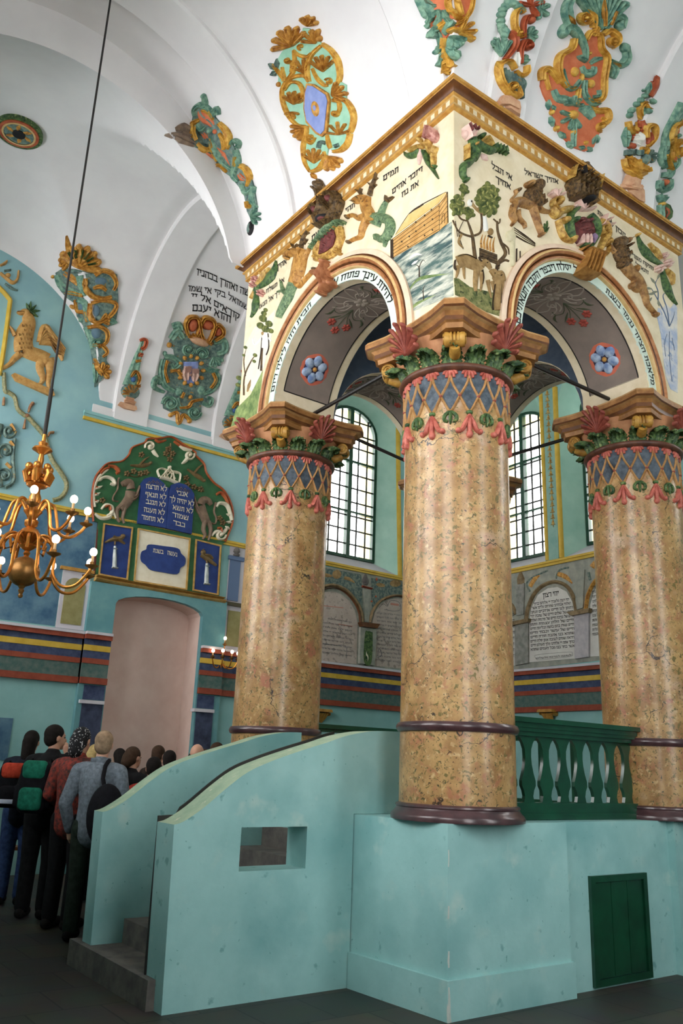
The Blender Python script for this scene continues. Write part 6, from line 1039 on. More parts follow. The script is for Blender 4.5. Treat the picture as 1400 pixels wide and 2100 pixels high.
# ================================================================== left lunette: griffin, garlands, framed niche
G = crop(mapY(12.494), 0, 500, 5.25)
GRF = mat('griffin_ochre', (176,128,66), (204,160,96), 16, .55); GRD = mat('griffin_dark', (112,76,36), None, rough=.6)
gt = thing('relief_griffin', 'ochre stucco griffin with raised wing standing on a slanting bar, upper left wall', 'relief', onY(60, 730, 12.49))
part('body', GRF, gt, S(G, [(290, 770), (310, 850), (270, 960), (250, 1060), (260, 1150)], (110, 200, 220), .06, 22), S(G, [(250, 1140), (340, 1180), (430, 1210), (510, 1250)], (150, 150, 150), .06, 16), S(G, [(300, 790), (270, 735), (220, 745), (180, 735)], (90, 70, 20), .06, 14), S(G, [(220, 1180), (150, 1240), (110, 1290), (50, 1330), (20, 1345)], (90, 56, 34), .05, 18), S(G, [(160, 990), (130, 930), (95, 890)], (50, 40, 26), .045), S(G, [(450, 1230), (430, 1340), (460, 1440), (440, 1500), (390, 1525)], (120, 66, 30), .05, 20), S(G, [(520, 1240), (540, 1350), (520, 1470), (525, 1570)], (140, 76, 34), .055, 20), S(G, [(525, 1570), (490, 1580)], 26, .04))
part('wing', [GRF, GRD], gt, *[S(G, [(420, 1060), (470+i*24, 900+i*36), (560+i*18, 980+i*44), (700-i*6, 1140+i*24)], (60, 76, 22), .05+.004*(5-i), 18) for i in range(6)], M_(1), *[S(G, [(460+i*22, 930+i*40), (560+i*10, 1010+i*42), (650, 1110+i*24)], 6, .06, 12) for i in range(5)])
part('feather_marks', GRD, gt, *[S(G, [(195+38*(i % 4)+(i//4 % 2)*18, 880+i//4*48), (200+38*(i % 4)+(i//4 % 2)*18, 905+i//4*48)], 7, .066) for i in range(26) if not (i//4 < 2 and i % 4 == 0)], S(G, [(180, 738), (250, 740)], 8, .062))
part('crest', GREENL, gt, *[Lf(G, 320, 730, 320+dx, 730+dy, 34, .04) for dx, dy in ((-40, -90), (10, -110), (70, -70), (110, -10), (90, 60))])
part('bar', GRF, gt, Pl(G, [(120, 1415), (150, 1400), (560, 1585), (582, 1640), (540, 1650), (160, 1480)], .05))
GAR = mat('garland_green_gold', (96,110,84), (168,156,110), 30, .6, detail=6)
ga = thing('wall_garland', 'stucco garland of leaves and tassels hanging beside the chandelier on the pale blue wall', 'garland', onY(90, 900, 12.49))
WL = mapY(12.494)
part('leaf_rope', GAR, ga, S(WL, [(8, 765), (10, 800), (18, 805), (30, 815), (36, 838), (48, 850), (58, 856)], 9, .04, 40), S(WL, [(58, 856), (78, 878), (92, 896), (98, 920), (108, 945), (124, 968), (136, 990), (134, 1008), (122, 1022), (108, 1026)], 10, .04, 50))
part('tassels', mat('dull_russet', (128,84,62), (160,124,84), 20, .6), ga, Bl(WL, 55, 853, 6, 5, 0, .05), S(WL, [(58, 846), (62, 834), (68, 826)], (4, 7, 8), .04), S(WL, [(52, 860), (50, 872), (49, 880)], (3, 5, 7), .04), S(WL, [(98, 896), (102, 888), (110, 887)], (4, 6, 6), .04), Bl(WL, 97, 917, 5, 4, 0, .05), S(WL, [(8, 815), (7, 832)], (4, 6, 6), .04))
nf = thing('niche_frame', 'yellow moulded frame of the window niche at the left picture edge', 'frame', onY(10, 700, 12.49))
part('moulding', YEL, nf, S(WL, [(-60, 545), (-20, 575), (4, 596), (21, 616)], 9, .05, 10), S(WL, [(21, 616), (14, 670), (4, 740), (-2, 770)], 10, .05, 10))
lc = thing('stucco_cartouche', 'dark teal stucco scroll cartouche cut by the left edge, above the yellow ledge', 'stucco ornament', onY(10, 930, 12.49))
part('scrollwork', TLD, lc, Sp(WL, 18, 885, 14, 1.3, 0, 8, .05), Sp(WL, 12, 925, 16, 1.3, 120, 9, .05), Sp(WL, 8, 975, 14, 1.3, 200, 8, .05), S(WL, [(30, 900), (26, 940), (28, 985), (10, 1000)], 9, .045, 16), S(WL, [(0, 870), (-10, 930), (0, 1000)], 16, .045))
part('gold_accents', GRF, lc, S(WL, [(22, 870), (30, 884)], 6, .055), S(WL, [(20, 905), (28, 915)], 6, .055), S(WL, [(12, 950), (22, 960)], 6, .055))
to = thing('stucco_scroll', 'gold and teal stucco scroll at the left edge above the yellow frame', 'stucco ornament', onY(20, 560, 12.49))
part('scroll', GRF, to, S(WL, [(0, 560), (12, 570), (26, 580), (36, 572), (38, 555)], (6, 8, 4), .04, 18), Bl(WL, 16, 565, 6, 5, 0, .045), S(WL, [(0, 545), (10, 540), (14, 535)], (5, 7, 4), .04)); part('leaf', TLD, to, S(WL, [(10, 582), (24, 592), (36, 596)], (4, 6, 3), .03), S(WL, [(8, 556), (22, 554)], 5, .03))
# ================================================================== painted arcades with prayer panels
N6 = crop(mapY(12.494), 640, 1130, 6)
PANEL1 = mat('faded_panel', (176,160,150), (190,176,166), 6, .85, spots=[((148,136,128), 12, .56, .1)]); ARCG = mat('arcade_ground', (136,140,132), (166,164,152), 8, .85, detail=7); FOL = mat('arcade_foliage', (72,92,92), (120,130,118), 22, .85, detail=8, lo=.42, hi=.58); ARCB = mat('arcade_moulding', (112,92,64), (148,126,92), 12, .6); FADE = mat('faded_ink', (96,96,104), None, rough=.8); FRED = mat('faded_red', (186,128,112), None, rough=.8)
n1 = thing('painted_arcade', 'faded painted wall arcade with two inscribed panels below the tall window', 'wall painting', onY(745, 1300, 12.49))
part('ground', ARCG, n1, Pl(N6, [(20, 170), (1140, 350), (1140, 1470), (20, 1355)], .004)); part('foliage_frieze', [FOL, FAWN, RUST], n1, Pl(N6, [(60, 190), (600, 290), (630, 880), (560, 640), (430, 480), (300, 420), (180, 430), (60, 500)], .007), Pl(N6, [(720, 330), (1140, 390), (1140, 540), (1000, 530), (850, 590), (730, 720)], .006), M_(1), S(N6, [(130, 290), (180, 300), (240, 310)], (50, 60, 40), .012), S(N6, [(390, 330), (450, 345), (520, 390)], (50, 56, 30), .012), Bl(N6, 300, 290, 70, 66, 0, .012), Bl(N6, 1020, 400, 80, 50, 0, .012), Bl(N6, 840, 420, 70, 30, 10, .01), M_(2), Bl(N6, 790, 350, 16, 22, 0, .012), Bl(N6, 780, 560, 14, 14, 0, .012), Bl(N6, 730, 620, 14, 14, 0, .012))
a1 = [(60, 1350), (60, 540), (150, 505), (250, 500), (350, 530), (450, 610), (520, 730), (555, 880), (540, 1390)]; a2 = [(735, 1410), (735, 880), (760, 760), (830, 660), (930, 600), (1030, 580), (1140, 600), (1140, 1450)]
part('inscribed_panel', PANEL1, n1, Pl(N6, a1, .009)); part('inscribed_panel', PANEL1, n1, Pl(N6, a2, .009))
part('arch_moulding', [ARCB, BROWN], n1, S(N6, [(60, 480), (170, 430), (280, 425), (420, 490), (540, 630), (600, 760), (610, 880)], 44, .05, 30), M_(1), S(N6, [(60, 510), (170, 465), (280, 458), (410, 520), (520, 650), (570, 770), (580, 880)], 12, .05, 30)); part('arch_moulding', [ARCB, BROWN], n1, S(N6, [(705, 880), (740, 740), (830, 620), (950, 560), (1060, 550), (1140, 570)], 34, .05, 26), M_(1), S(N6, [(880, 600), (980, 562), (1060, 558), (1140, 578)], 18, .06, 16))
part('pillar', [ARCG, DGREEN, IVORY], n1, Pl(N6, [(572, 940), (770, 965), (745, 1410), (560, 1385)], .06, 1), M_(1), Pl(N6, smooth([(612, 1360), (625, 1020), (660, 990), (700, 1000), (718, 1040), (700, 1380)], 30, True), .064, 0), M_(2), S(N6, [(660, 1200), (640, 1260), (660, 1310), (655, 1370)], (40, 70, 50), .075, 14))
part('pillar_cap', BROWN, n1, Pl(N6, [(555, 880), (790, 905), (755, 960), (580, 935)], .12)); part('vase_finial', [STONE, REDB], n1, S(N6, [(655, 290), (650, 340), (655, 390), (650, 420)], (20, 90, 50), .05, 14), M_(1), S(N6, [(605, 435), (725, 465)], 26, .06, 4)); part('upper_pillar', ARCG, n1, Pl(N6, [(625, 460), (710, 475), (690, 880), (640, 870)], .02))
HEB = ['ברוך אתה יי אלהינו מלך העולם', 'אשר בחר בנו מכל העמים', 'ונתן לנו את תורתו', 'יהי רצון מלפניך יי אלהינו', 'ואלהי אבותינו שתרחם עלינו', 'ותתן לנו חיים ארוכים', 'חיים של שלום חיים של טובה', 'חיים של ברכה חיים של פרנסה', 'חיים של חלוץ עצמות', 'חיים שאין בהם בושה וכלימה', 'חיים של עושר וכבוד', 'שתהא בנו אהבת תורה', 'ויראת שמים לטובה אמן סלה']
mb = MB()
for i in range(9):
    y = 840+i*52; write(mb, N6, HEB[i], [(90 if i else 190, y+(-10 if i else 0)), (480, y+46)], 15, up=(.04, -1), h=.012)
for i in range(13):
    y = 770+i*48; write(mb, N6, HEB[i], [(790, y), (1130, y+36)], 16, up=(.04, -1), h=.012)
mb.build_split('faded_lettering', FADE, n1, 0, .12)
part('red_lines', FRED, n1, S(N6, [(100, 670), (380, 700)], 20, .012, 4), S(N6, [(320, 900), (490, 930)], 26, .012, 4), S(N6, [(960, 650), (1060, 665)], 70, .011, 3)); part('cartouche_outline', FADE, n1, S(N6, [(820, 700), (870, 650), (920, 680), (950, 620), (1010, 610), (1070, 640), (1080, 720), (1000, 740), (900, 720)], 10, .012, 40), S(N6, [(130, 1140), (270, 1160), (410, 1170), (415, 1320)], 10, .012, 12), S(N6, [(110, 1140), (110, 1280)], 14, .012), S(N6, [(800, 1290), (820, 1200), (850, 1280), (800, 1310)], 14, .012, 14))
E3 = crop(mapX(11.734), 980, 780, 3)
e1 = thing('painted_arcade', 'pale wall arcade with black lettered prayer panel between the near and right columns', 'wall painting', onX(1150, 1290, 11.73))
part('ground', ARCG, e1, Pl(E3, [(150, 1200), (820, 1030), (840, 1712), (150, 1792)], .004)); WP = mat('white_panel', (206,202,196), (216,212,206), 5, .8)
part('inscribed_panel', WP, e1, Pl(E3, [(318, 1735), (318, 1480), (330, 1400), (370, 1320), (430, 1280), (490, 1272), (545, 1300), (580, 1360), (598, 1440), (600, 1712)], .01)); part('inscribed_panel', WP, e1, Pl(E3, [(692, 1700), (692, 1380), (715, 1300), (760, 1230), (830, 1200), (840, 1690)], .01)); part('inscribed_panel', WP, e1, Pl(E3, [(150, 1760), (150, 1370), (205, 1430), (226, 1500), (232, 1755)], .01))
part('arch_moulding', ARCB, e1, S(E3, [(298, 1470), (310, 1400), (350, 1310), (410, 1258), (480, 1240), (550, 1270), (590, 1340), (606, 1420)], 24, .05, 30)); part('arch_moulding', YDK, e1, S(E3, [(665, 1410), (680, 1320), (720, 1240), (790, 1180), (840, 1170)], 24, .05, 20)); part('arch_moulding', ARCB, e1, S(E3, [(235, 1440), (215, 1390), (180, 1350)], 20, .05, 10))
part('pillar', mat('pillar_grey', (122,124,118), (156,152,146), 10, .8), e1, Pl(E3, [(240, 1500), (318, 1485), (318, 1740), (235, 1755)], .05)); part('pillar', mat('pillar_lavender', (172,166,172), (192,186,188), 10, .8), e1, Pl(E3, [(600, 1450), (690, 1425), (690, 1702), (605, 1715)], .05)); part('pillar_cap', ARCB, e1, Pl(E3, [(215, 1490), (330, 1468), (325, 1492), (220, 1512)], .1)); part('pillar_cap', ARCB, e1, Pl(E3, [(565, 1430), (705, 1405), (700, 1432), (590, 1452)], .1)); part('upper_pillar', mat('pillar_grey', (122,124,118)), e1, Pl(E3, [(240, 1262), (290, 1248), (285, 1440), (240, 1450)], .03)); part('upper_pillar', ARCG, e1, Pl(E3, [(605, 1180), (660, 1165), (650, 1400), (605, 1415)], .03)); part('vase_finial', ARCB, e1, S(E3, [(264, 1180), (264, 1220), (264, 1255)], (10, 50, 44), .05, 10))
part('painted_scrolls', [YDK, FOL], e1, S(E3, [(320, 1270), (350, 1220), (380, 1200)], (30, 34, 10), .012), S(E3, [(490, 1190), (540, 1210), (580, 1250)], (34, 36, 10), .012), S(E3, [(700, 1150), (730, 1120), (750, 1160)], 40, .012), M_(1), S(E3, [(320, 1300), (300, 1250), (340, 1210), (430, 1170)], 14, .01, 16), S(E3, [(480, 1220), (500, 1170), (560, 1150)], 14, .01, 12), S(E3, [(690, 1230), (680, 1180)], 20, .01))
mb = MB(); write(mb, E3, 'יהי רצון', [(402, 1338), (498, 1322)], 26, up=(-.02, -1), h=.014)
for i in range(12):
    y0 = 1384+i*25.5; x0 = [345, 334, 330, 326, 324, 322, 324, 324, 326, 326, 328, 326][i]; x1 = [562, 572, 584, 588, 590, 592, 592, 594, 594, 594, 596, 596][i]; write(mb, E3, HEB[(i+3) % 13]+' '+HEB[i % 13].split()[0], [(x0, y0), (x1, y0-(x1-x0)*.135+i*1.1)], 14, up=(-.02, -1), h=.014)
write(mb, E3, 'לטובה לברכה ולשלום', [(360, 1716), (575, 1696)], 9, up=(-.02, -1), h=.014)
for i in range(11): y = 1270+i*29; write(mb, E3, HEB[i % 13], [(706, y+12), (838, y-14)], 14, up=(-.02, -1), h=.014)
for i in range(8): y = 1450+i*36; write(mb, E3, HEB[(i+2) % 13][:12], [(150, y+8), (226, y)], 16, up=(-.02, -1), h=.014)
mb.build_split('prayer_lettering', BLACK, e1, 0, .12); part('signature_frame', BLACK, e1, S(E3, [(362, 1716), (352, 1702), (362, 1690), (470, 1678), (572, 1672), (580, 1684), (572, 1698), (470, 1712), (364, 1722)], 3, .013, 60))
gp = thing('gilded_pilaster_strip', 'tall teal strip with yellow borders and golden bell flowers between two windows', 'pilaster', onX(1135, 1140, 11.73))
part('teal_strip', mat('strip_teal', (120,160,150), (140,176,164), 5, .7), gp, Pl(E3, [(400, 60), (470, 45), (500, 1098), (440, 1108)], .02)); part('yellow_border', YEL, gp, S(E3, [(385, 40), (405, 560), (428, 1108)], 26, .035, 8)); part('yellow_border', YEL, gp, S(E3, [(472, 40), (492, 560), (515, 1092)], 30, .035, 8)); part('bell_flowers', GILT, gp, *[Lf(E3, 428+i*1.75+0, 60+i*38, 429+i*1.75, 100+i*38, 22, .04) for i in range(22)], S(E3, [(428, 60), (448, 480), (468, 905)], 5, .03, 10), *[S(E3, [(416+i*1.75, 92+i*38), (442+i*1.75, 88+i*38)], 7, .035, 3) for i in range(22)])
nb = thing('yellow_border_strip', 'yellow painted border along the right edge of the tall window niche', 'border', onY(820, 1180, 12.49)); part('border', YEL, nb, S(mapY(12.494), [(816, 860), (817, 1000), (820, 1182)], 9, .03, 6))
# gilded wall brackets
def bracket(label, c, ax):
    b_ = thing('wall_bracket', label, 'bracket', c, 'gilded wall brackets'); n_ = V((0, -1, 0)) if ax == 'y' else V((-1, 0, 0)); t_ = V((1, 0, 0)) if ax == 'y' else V((0, -1, 0)); m = mapP(c, t_, V((0, 0, 1)), n_)
    part('shelf', GOLDB, b_, Pl(m, [(-.17, -.02), (.17, -.02), (.15, .03), (-.15, .03)], .16)); part('acanthus', GOLDB, b_, *[S(lambda u, v, h: m(u, v, h+.12*(1+v/.2)), [(x*.3, -.2), (x*.7, -.12), (x, -.04)], (.03, .06, .05), .03, 8) for x in (-.1, -.05, 0, .05, .1)]); part('scroll', GOLDB, b_, Sp(m, -.13, -.045, .04, 1.1, 0, .02, .12), Sp(m, .13, -.045, .04, 1.1, 180, .02, .12))
bracket('gilded acanthus wall bracket above the green balustrade', onX(1128, 1459, 11.735), 'x'); bracket('gilded acanthus wall bracket beside the left column, under the striped course', onY(656, 1458, 12.495), 'y')
# ================================================================== brass chandelier and sconce
BRASS = mat('aged_brass', (176,106,40), (206,142,66), 12, .3, .5, metal=.75); BRASSD = mat('dull_brass', (120,84,40), (156,112,60), 14, .38, .5, metal=.7)
BULB = mat('lit_bulb', (255,236,214), emit=((255,226,196), 14)); CANDLE = mat('candle_sleeve', (206,168,120), None, rough=.6)
def arm_parts(root, c, ang, prof, pan_r, blen=.06, br=.03, rr=.013):
    d = V((cos(ang), sin(ang), 0)); P = [c+d*r+V((0, 0, z)) for r, z in smooth(prof, 34)]
    a = MB().tube(P, rr, 8).build('arm', BRASS, root); e = P[-1]
    MB().lathe((e.x, e.y, e.z), [(.008, -.02), (.02, -.01), (pan_r, .006), (pan_r+.004, .014), (pan_r*.6, .01), (.016, .016), (.02, .04), (.012, .045)], 20).build('drip_pan', BRASSD, a)
    MB().lathe((e.x, e.y, e.z), [(.011, .04), (.011, .04+blen), (0, .04+blen)], 10).build('candle_sleeve', CANDLE, a)
    MB().sphere((e.x, e.y, e.z+.04+blen+br*.8), (br, br, br*1.15), 14, 10).build('bulb', BULB, a)
    k = max(range(len(P)), key=lambda i: P[i].z if i < len(P)*.5 else -9)
    return a
HC = V((1.79, 6.77, 0)); hz = 2.985
ch = thing('chandelier', 'large two tier brass chandelier with lit bulbs hanging on a long rod', 'chandelier', (HC.x, HC.y, hz))
MB().sphere((HC.x, HC.y, hz), .122, 36, 20).build('globe', BRASSD, ch, 180)
MB().lathe((HC.x, HC.y, hz), [(0, -.215), (.014, -.21), (.02, -.195), (.014, -.18), (.02, -.165), (.024, -.15), (.016, -.14), (.03, -.118)], 20).build('finial', BRASSD, ch)
MB().lathe((HC.x, HC.y, hz), [(.03, .115), (.018, .13), (.028, .15), (.018, .17), (.05, .19), (.07, .21), (.05, .235), (.03, .25), (.06, .275), (.088, .31), (.06, .35), (.034, .365), (.05, .38), (.055, .42), (.035, .44), (.05, .47), (.075, .50), (.05, .53), (.034, .55), (.045, .58), (.05, .62), (.034, .66), (.03, .70), (.075, .715), (.085, .725), (.045, .75), (.04, .79), (.06, .82), (.03, .85), (.02, .90), (.026, .95), (.02, 1.0), (.05, 1.02), (.082, 1.04), (.075, 1.055), (.03, 1.075), (.04, 1.1), (.016, 1.12), (.014, 1.2), (0, 1.21)], 28).build('stem', BRASS, ch)
cw = MB()
for i in range(6):
    a = 2*pi*i/6; d = V((cos(a), sin(a), 0)); c = HC+V((0, 0, hz+.78)); cw.tube([c+d*.04, c+d*.09+V((0, 0, -.02)), c+d*.11+V((0, 0, .04)), c+d*.085+V((0, 0, .09))], [.022, .03, .026, .016], 8); cw.sphere(c+d*.085+V((0, 0, .1)), .032, 10, 8)
cw.build('leaf_crown', BRASS, ch)
for i in range(8): arm_parts(ch, HC+V((0, 0, hz)), 2*pi*i/8+.1, [(.05, .24), (.11, .30), (.19, .26), (.23, .12), (.24, -.02), (.32, -.11), (.43, -.10), (.52, .0), (.545, .05)], .05)
for i in range(8): arm_parts(ch, HC+V((0, 0, hz)), 2*pi*i/8+.1+pi/8, [(.04, .48), (.10, .58), (.16, .56), (.19, .46), (.22, .35), (.30, .32), (.38, .37), (.425, .44)], .05)
sl = MB()
for i in range(8):
    a = 2*pi*i/8+.1+pi/8; d = V((cos(a), sin(a), 0)); c = HC+V((0, 0, hz+.22)); sl.tube([c+d*.05, c+d*.12+V((0, 0, .06)), c+d*.19+V((0, 0, .02)), c+d*.17+V((0, 0, -.05)), c+d*.12+V((0, 0, -.03)), c+d*.14+V((0, 0, .01))], [.014, .014, .013, .012, .01, .008], 7)
sl.build('scroll_brackets', BRASS, ch)
vzz = vz(HC.x, HC.y); MB().tube([HC+V((0, 0, hz+1.18)), HC+V((0, 0, hz+1.6))], .018, 8).build('hook_bar', IRON, ch); MB().tube([HC+V((0, 0, hz+1.5)), HC+V((0, 0, vzz+.05))], .0105, 8).build('rod', IRON, ch)
SCN = onY(458, 1345, 12.30); wc = V((SCN.x+.03, 12.47, SCN.z))
sn = thing('wall_sconce', 'small brass sconce with five lit bulbs beside the left column and doorway', 'sconce', wc)
MB().lathe((wc.x, wc.y-.05, wc.z-.05), [(0, -.16), (.02, -.15), (.03, -.1), (.05, -.06), (.035, -.02), (.02, .02), (.03, .08), (.02, .14), (.012, .22), (0, .24)], 16).build('body', BRASS, sn)
MB().tube([wc+V((0, .03, -.05)), wc+V((0, -.05, -.05))], .03, 12).build('wall_plate', BRASSD, sn)
for a, q in ((-150, .26), (-115, .30), (-80, .26), (-35, .26)): arm_parts(sn, wc+V((0, -.05, -.1)), radians(a), [(.02, .0), (q*.4, -.09), (q*.8, -.08), (q, .0), (q+.01, .05)], .04, .05, .026, .01)
arm_parts(sn, wc+V((0, -.05, .02)), radians(-100), [(.02, .1), (.06, .06), (.10, .10), (.12, .16)], .035, .05, .026, .01)
# ================================================================== visitors in front of the doorway
SKIN = mat('skin', (188,140,116), (202,156,132), 12, .5)
def solid(mb, name, m, par, vox, smooth_it=4):
    o = mb.build(name, m, None, 0); md = o.modifiers.new('r', 'REMESH'); md.mode = 'VOXEL'; md.voxel_size = vox; sm = o.modifiers.new('s', 'SMOOTH'); sm.iterations = smooth_it; sm.factor = .5
    bpy.context.view_layer.update(); me = bpy.data.meshes.new_from_object(o.evaluated_get(bpy.context.evaluated_depsgraph_get())); me.name = name
    old = o.data; bpy.data.objects.remove(o); bpy.data.meshes.remove(old)
    me.polygons.foreach_set('use_smooth', [True]*len(me.polygons))
    if not me.materials: me.materials.append(m)
    n = bpy.data.objects.new(name, me); COL.objects.link(n); n.parent = par; return n
def cloth(nm, a, b=None, sc=20, **k): return mat(nm, a, b or tuple(min(255, int(c*1.25+6)) for c in a), sc, .85, .15, **k)
def person(label, px, D, H, face, top, legs, hair, hairlen=0.0, arms=None, vox=.011, head_turn=0.0, collar=None, bald=False, shoes=(24,22,22), lean=0.0, group=None):
    """stands on the floor at distance D along photo column px; face = heading angle; +Y is forwards in local space"""
    d = ray(px, 1560); d = V((d.x, d.y, 0)).normalized()*D
    t = thing('person', label, 'person', (d.x, d.y, 0), group, face-pi/2)
    k = H/1.78; P = lambda x, y, z: V((x*k, (y+lean*max(0, z-.9))*k, z*k))
    arms = arms or [((-.26, -.02, 1.16), (-.25, .10, .92)), ((.26, -.02, 1.16), (.25, .10, .92))]
    # body: trunk, limbs, head with face, hands with fingers, merged into one skin
    b = MB(); cp = lambda a, c, ra, rb, n=12: b.capsule(P(*a), P(*c), ra*k, rb*k, n)
    cp((0, 0, .95), (0, .01, 1.12), .145, .135); cp((0, .01, 1.12), (0, .0, 1.36), .135, .15); cp((-.13, -.01, 1.42), (.13, -.01, 1.42), .075, .075); cp((0, -.01, 1.44), (0, .02, 1.58), .062, .056)
    for s in (-1, 1):
        cp((s*.09, 0, .93), (s*.10, .015, .50), .088, .058); cp((s*.10, .015, .50), (s*.10, -.01, .10), .056, .04); cp((s*.10, -.03, .05), (s*.115, .16, .035), .042, .036)
        e, w_ = arms[0 if s < 0 else 1]; cp((s*.185, -.01, 1.42), e, .056, .042); cp(e, w_, .042, .028)
        dv = (V(w_)-V(e)).normalized(); sd = V((dv.y, -dv.x, 0)); sd = sd.normalized() if sd.length > .1 else V((0, 1, 0)); q = V(w_)
        cp(tuple(q), tuple(q+dv*.075), .03, .036)
        for i, (o_, L_) in enumerate(((-.027, .062), (-.009, .074), (.009, .070), (.026, .055))):
            f0 = q+dv*.085+sd*o_; f1 = f0+dv*L_*.55+V((0, .008, 0)); f2 = f1+dv*L_*.4+V((0, .022, 0)); cp(tuple(f0), tuple(f1), .0095, .009, 8); cp(tuple(f1), tuple(f2), .009, .008, 8)
        th = q+dv*.03; cp(tuple(th), tuple(th+dv*.03+V((-s*.035, .025, 0))), .013, .010, 8); cp(tuple(th+dv*.03+V((-s*.035, .025, 0))), tuple(th+dv*.06+V((-s*.04, .035, 0))), .010, .008, 8)
    hc = V((0, .03, 1.665)); ct, st_ = cos(head_turn), sin(head_turn)
    def Hd(x, y, z): return P(hc.x+x*ct-y*st_, hc.y+x*st_+y*ct, hc.z+z)
    Mh = Matrix.Rotation(head_turn, 3, 'Z')
    b.sphere(Hd(0, -.01, .02), (.076*k, .098*k, .098*k), 20, 14, Mh); b.sphere(Hd(0, .03, -.045), (.058*k, .068*k, .07*k), 16, 12, Mh); b.capsule(Hd(0, .088, .01), Hd(0, .11, -.028), .009*k, .015*k, 8); b.capsule(Hd(-.022, .085, -.06), Hd(.022, .085, -.06), .011*k, .011*k, 8); b.capsule(Hd(-.035, .08, .022), Hd(.035, .08, .022), .012*k, .012*k, 8); b.sphere(Hd(0, .072, -.098), .022*k, 10, 8)
    for s in (-1, 1): b.sphere(Hd(s*.077, -.005, -.01), (.012*k, .022*k, .034*k), 10, 8, Mh)
    solid(b, 'body', SKIN, t, vox)
    ey = MB()
    for s in (-1, 1): ey.sphere(Hd(s*.03, .079, .004), (.011*k, .008*k, .008*k), 10, 8)
    ey.build('eyes', mat('eye_dark', (30,24,20)), t, 60, local=True)
    # clothes
    j = MB(); jc = lambda a, c, ra, rb: j.capsule(P(*a), P(*c), ra*k, rb*k, 12); g = .03
    jc((0, 0, .92), (0, .01, 1.12), .165, .16); jc((0, .01, 1.12), (0, .0, 1.36), .16, .175); jc((-.14, -.01, 1.425), (.14, -.01, 1.425), .088, .088); jc((0, -.01, 1.44), (0, .005, 1.5), .085, .078)
    for s in (-1, 1):
        e, w_ = arms[0 if s < 0 else 1]; jc((s*.19, -.01, 1.42), e, .078, .062); jc(e, tuple(V(e)+(V(w_)-V(e))*.96), .062, .046)
    solid(j, 'jacket', top, t, vox*1.2)
    l = MB(); lc_ = lambda a, c, ra, rb: l.capsule(P(*a), P(*c), ra*k, rb*k, 12)
    lc_((-.05, 0, .93), (.05, 0, .93), .145, .145)
    for s in (-1, 1): lc_((s*.09, 0, .90), (s*.10, .015, .50), .108, .080); lc_((s*.10, .015, .50), (s*.10, -.005, .10), .080, .072)
    solid(l, 'trousers', legs, t, vox*1.2)
    sh = MB()
    for s in (-1, 1): sh.capsule(P(s*.10, -.05, .05), P(s*.12, .17, .04), .05*k, .044*k, 12)
    solid(sh, 'shoes', cloth('shoe_%d_%d_%d' % shoes, shoes), t, vox*1.2)
    if hair is not None:
        h = MB()
        if bald:
            for s in (-1, 1): h.capsule(Hd(s*.062, -.05, -.02), Hd(s*.07, -.01, .0), .03*k, .024*k)
            h.capsule(Hd(-.04, -.09, -.03), Hd(.04, -.09, -.03), .034*k, .034*k)
        else:
            h.sphere(Hd(0, -.022, .036), (.086*k, .102*k, .096*k), 20, 14, Mh); h.sphere(Hd(0, -.045, -.01), (.082*k, .074*k, .085*k), 16, 12, Mh)
            if hairlen: h.capsule(Hd(0, -.07, .0), Hd(0, -.10, -hairlen), .082*k, .07*k)
        solid(h, 'hair', hair, t, vox)
    if collar is not None:
        c = MB(); c.lathe(P(0, 0, 1.49), [(.085*k, 0), (.095*k, .03*k), (.09*k, .055*k), (.075*k, .05*k), (.07*k, .0)], 20); c.build('collar', collar, t, 60, local=True)
    return t, k, P
def lookdir(f, r): v = V((.586, .81, 0))*f+V((.81, -.586, 0))*r; return atan2(v.y, v.x)
DKH = cloth('dark_hair', (22,18,16)); BRH = cloth('brown_hair', (52,38,28)); GRH = cloth('grey_brown_hair', (124,104,84)); BLD = cloth('blond_hair', (150,130,86)); BLK = cloth('black_cloth', (16,16,18)); JEANS = cloth('blue_jeans', (42,58,92)); DKG = cloth('dark_green_trousers', (28,36,30)); GREYS = cloth('grey_fleece', (92,100,108), None, 30); REDP = cloth('red_patterned_cloth', (150,62,52), (58,50,48), 26); DNAV = cloth('dark_navy_cloth', (22,24,34)); REDC = cloth('red_cloth', (140,44,34)); BRN = cloth('dark_brown_cloth', (40,32,28))
BAND = mat('dotted_bandana', (16,16,20), None, spots=[((206,206,206), 70, .68, .02, 0)], rough=.8)
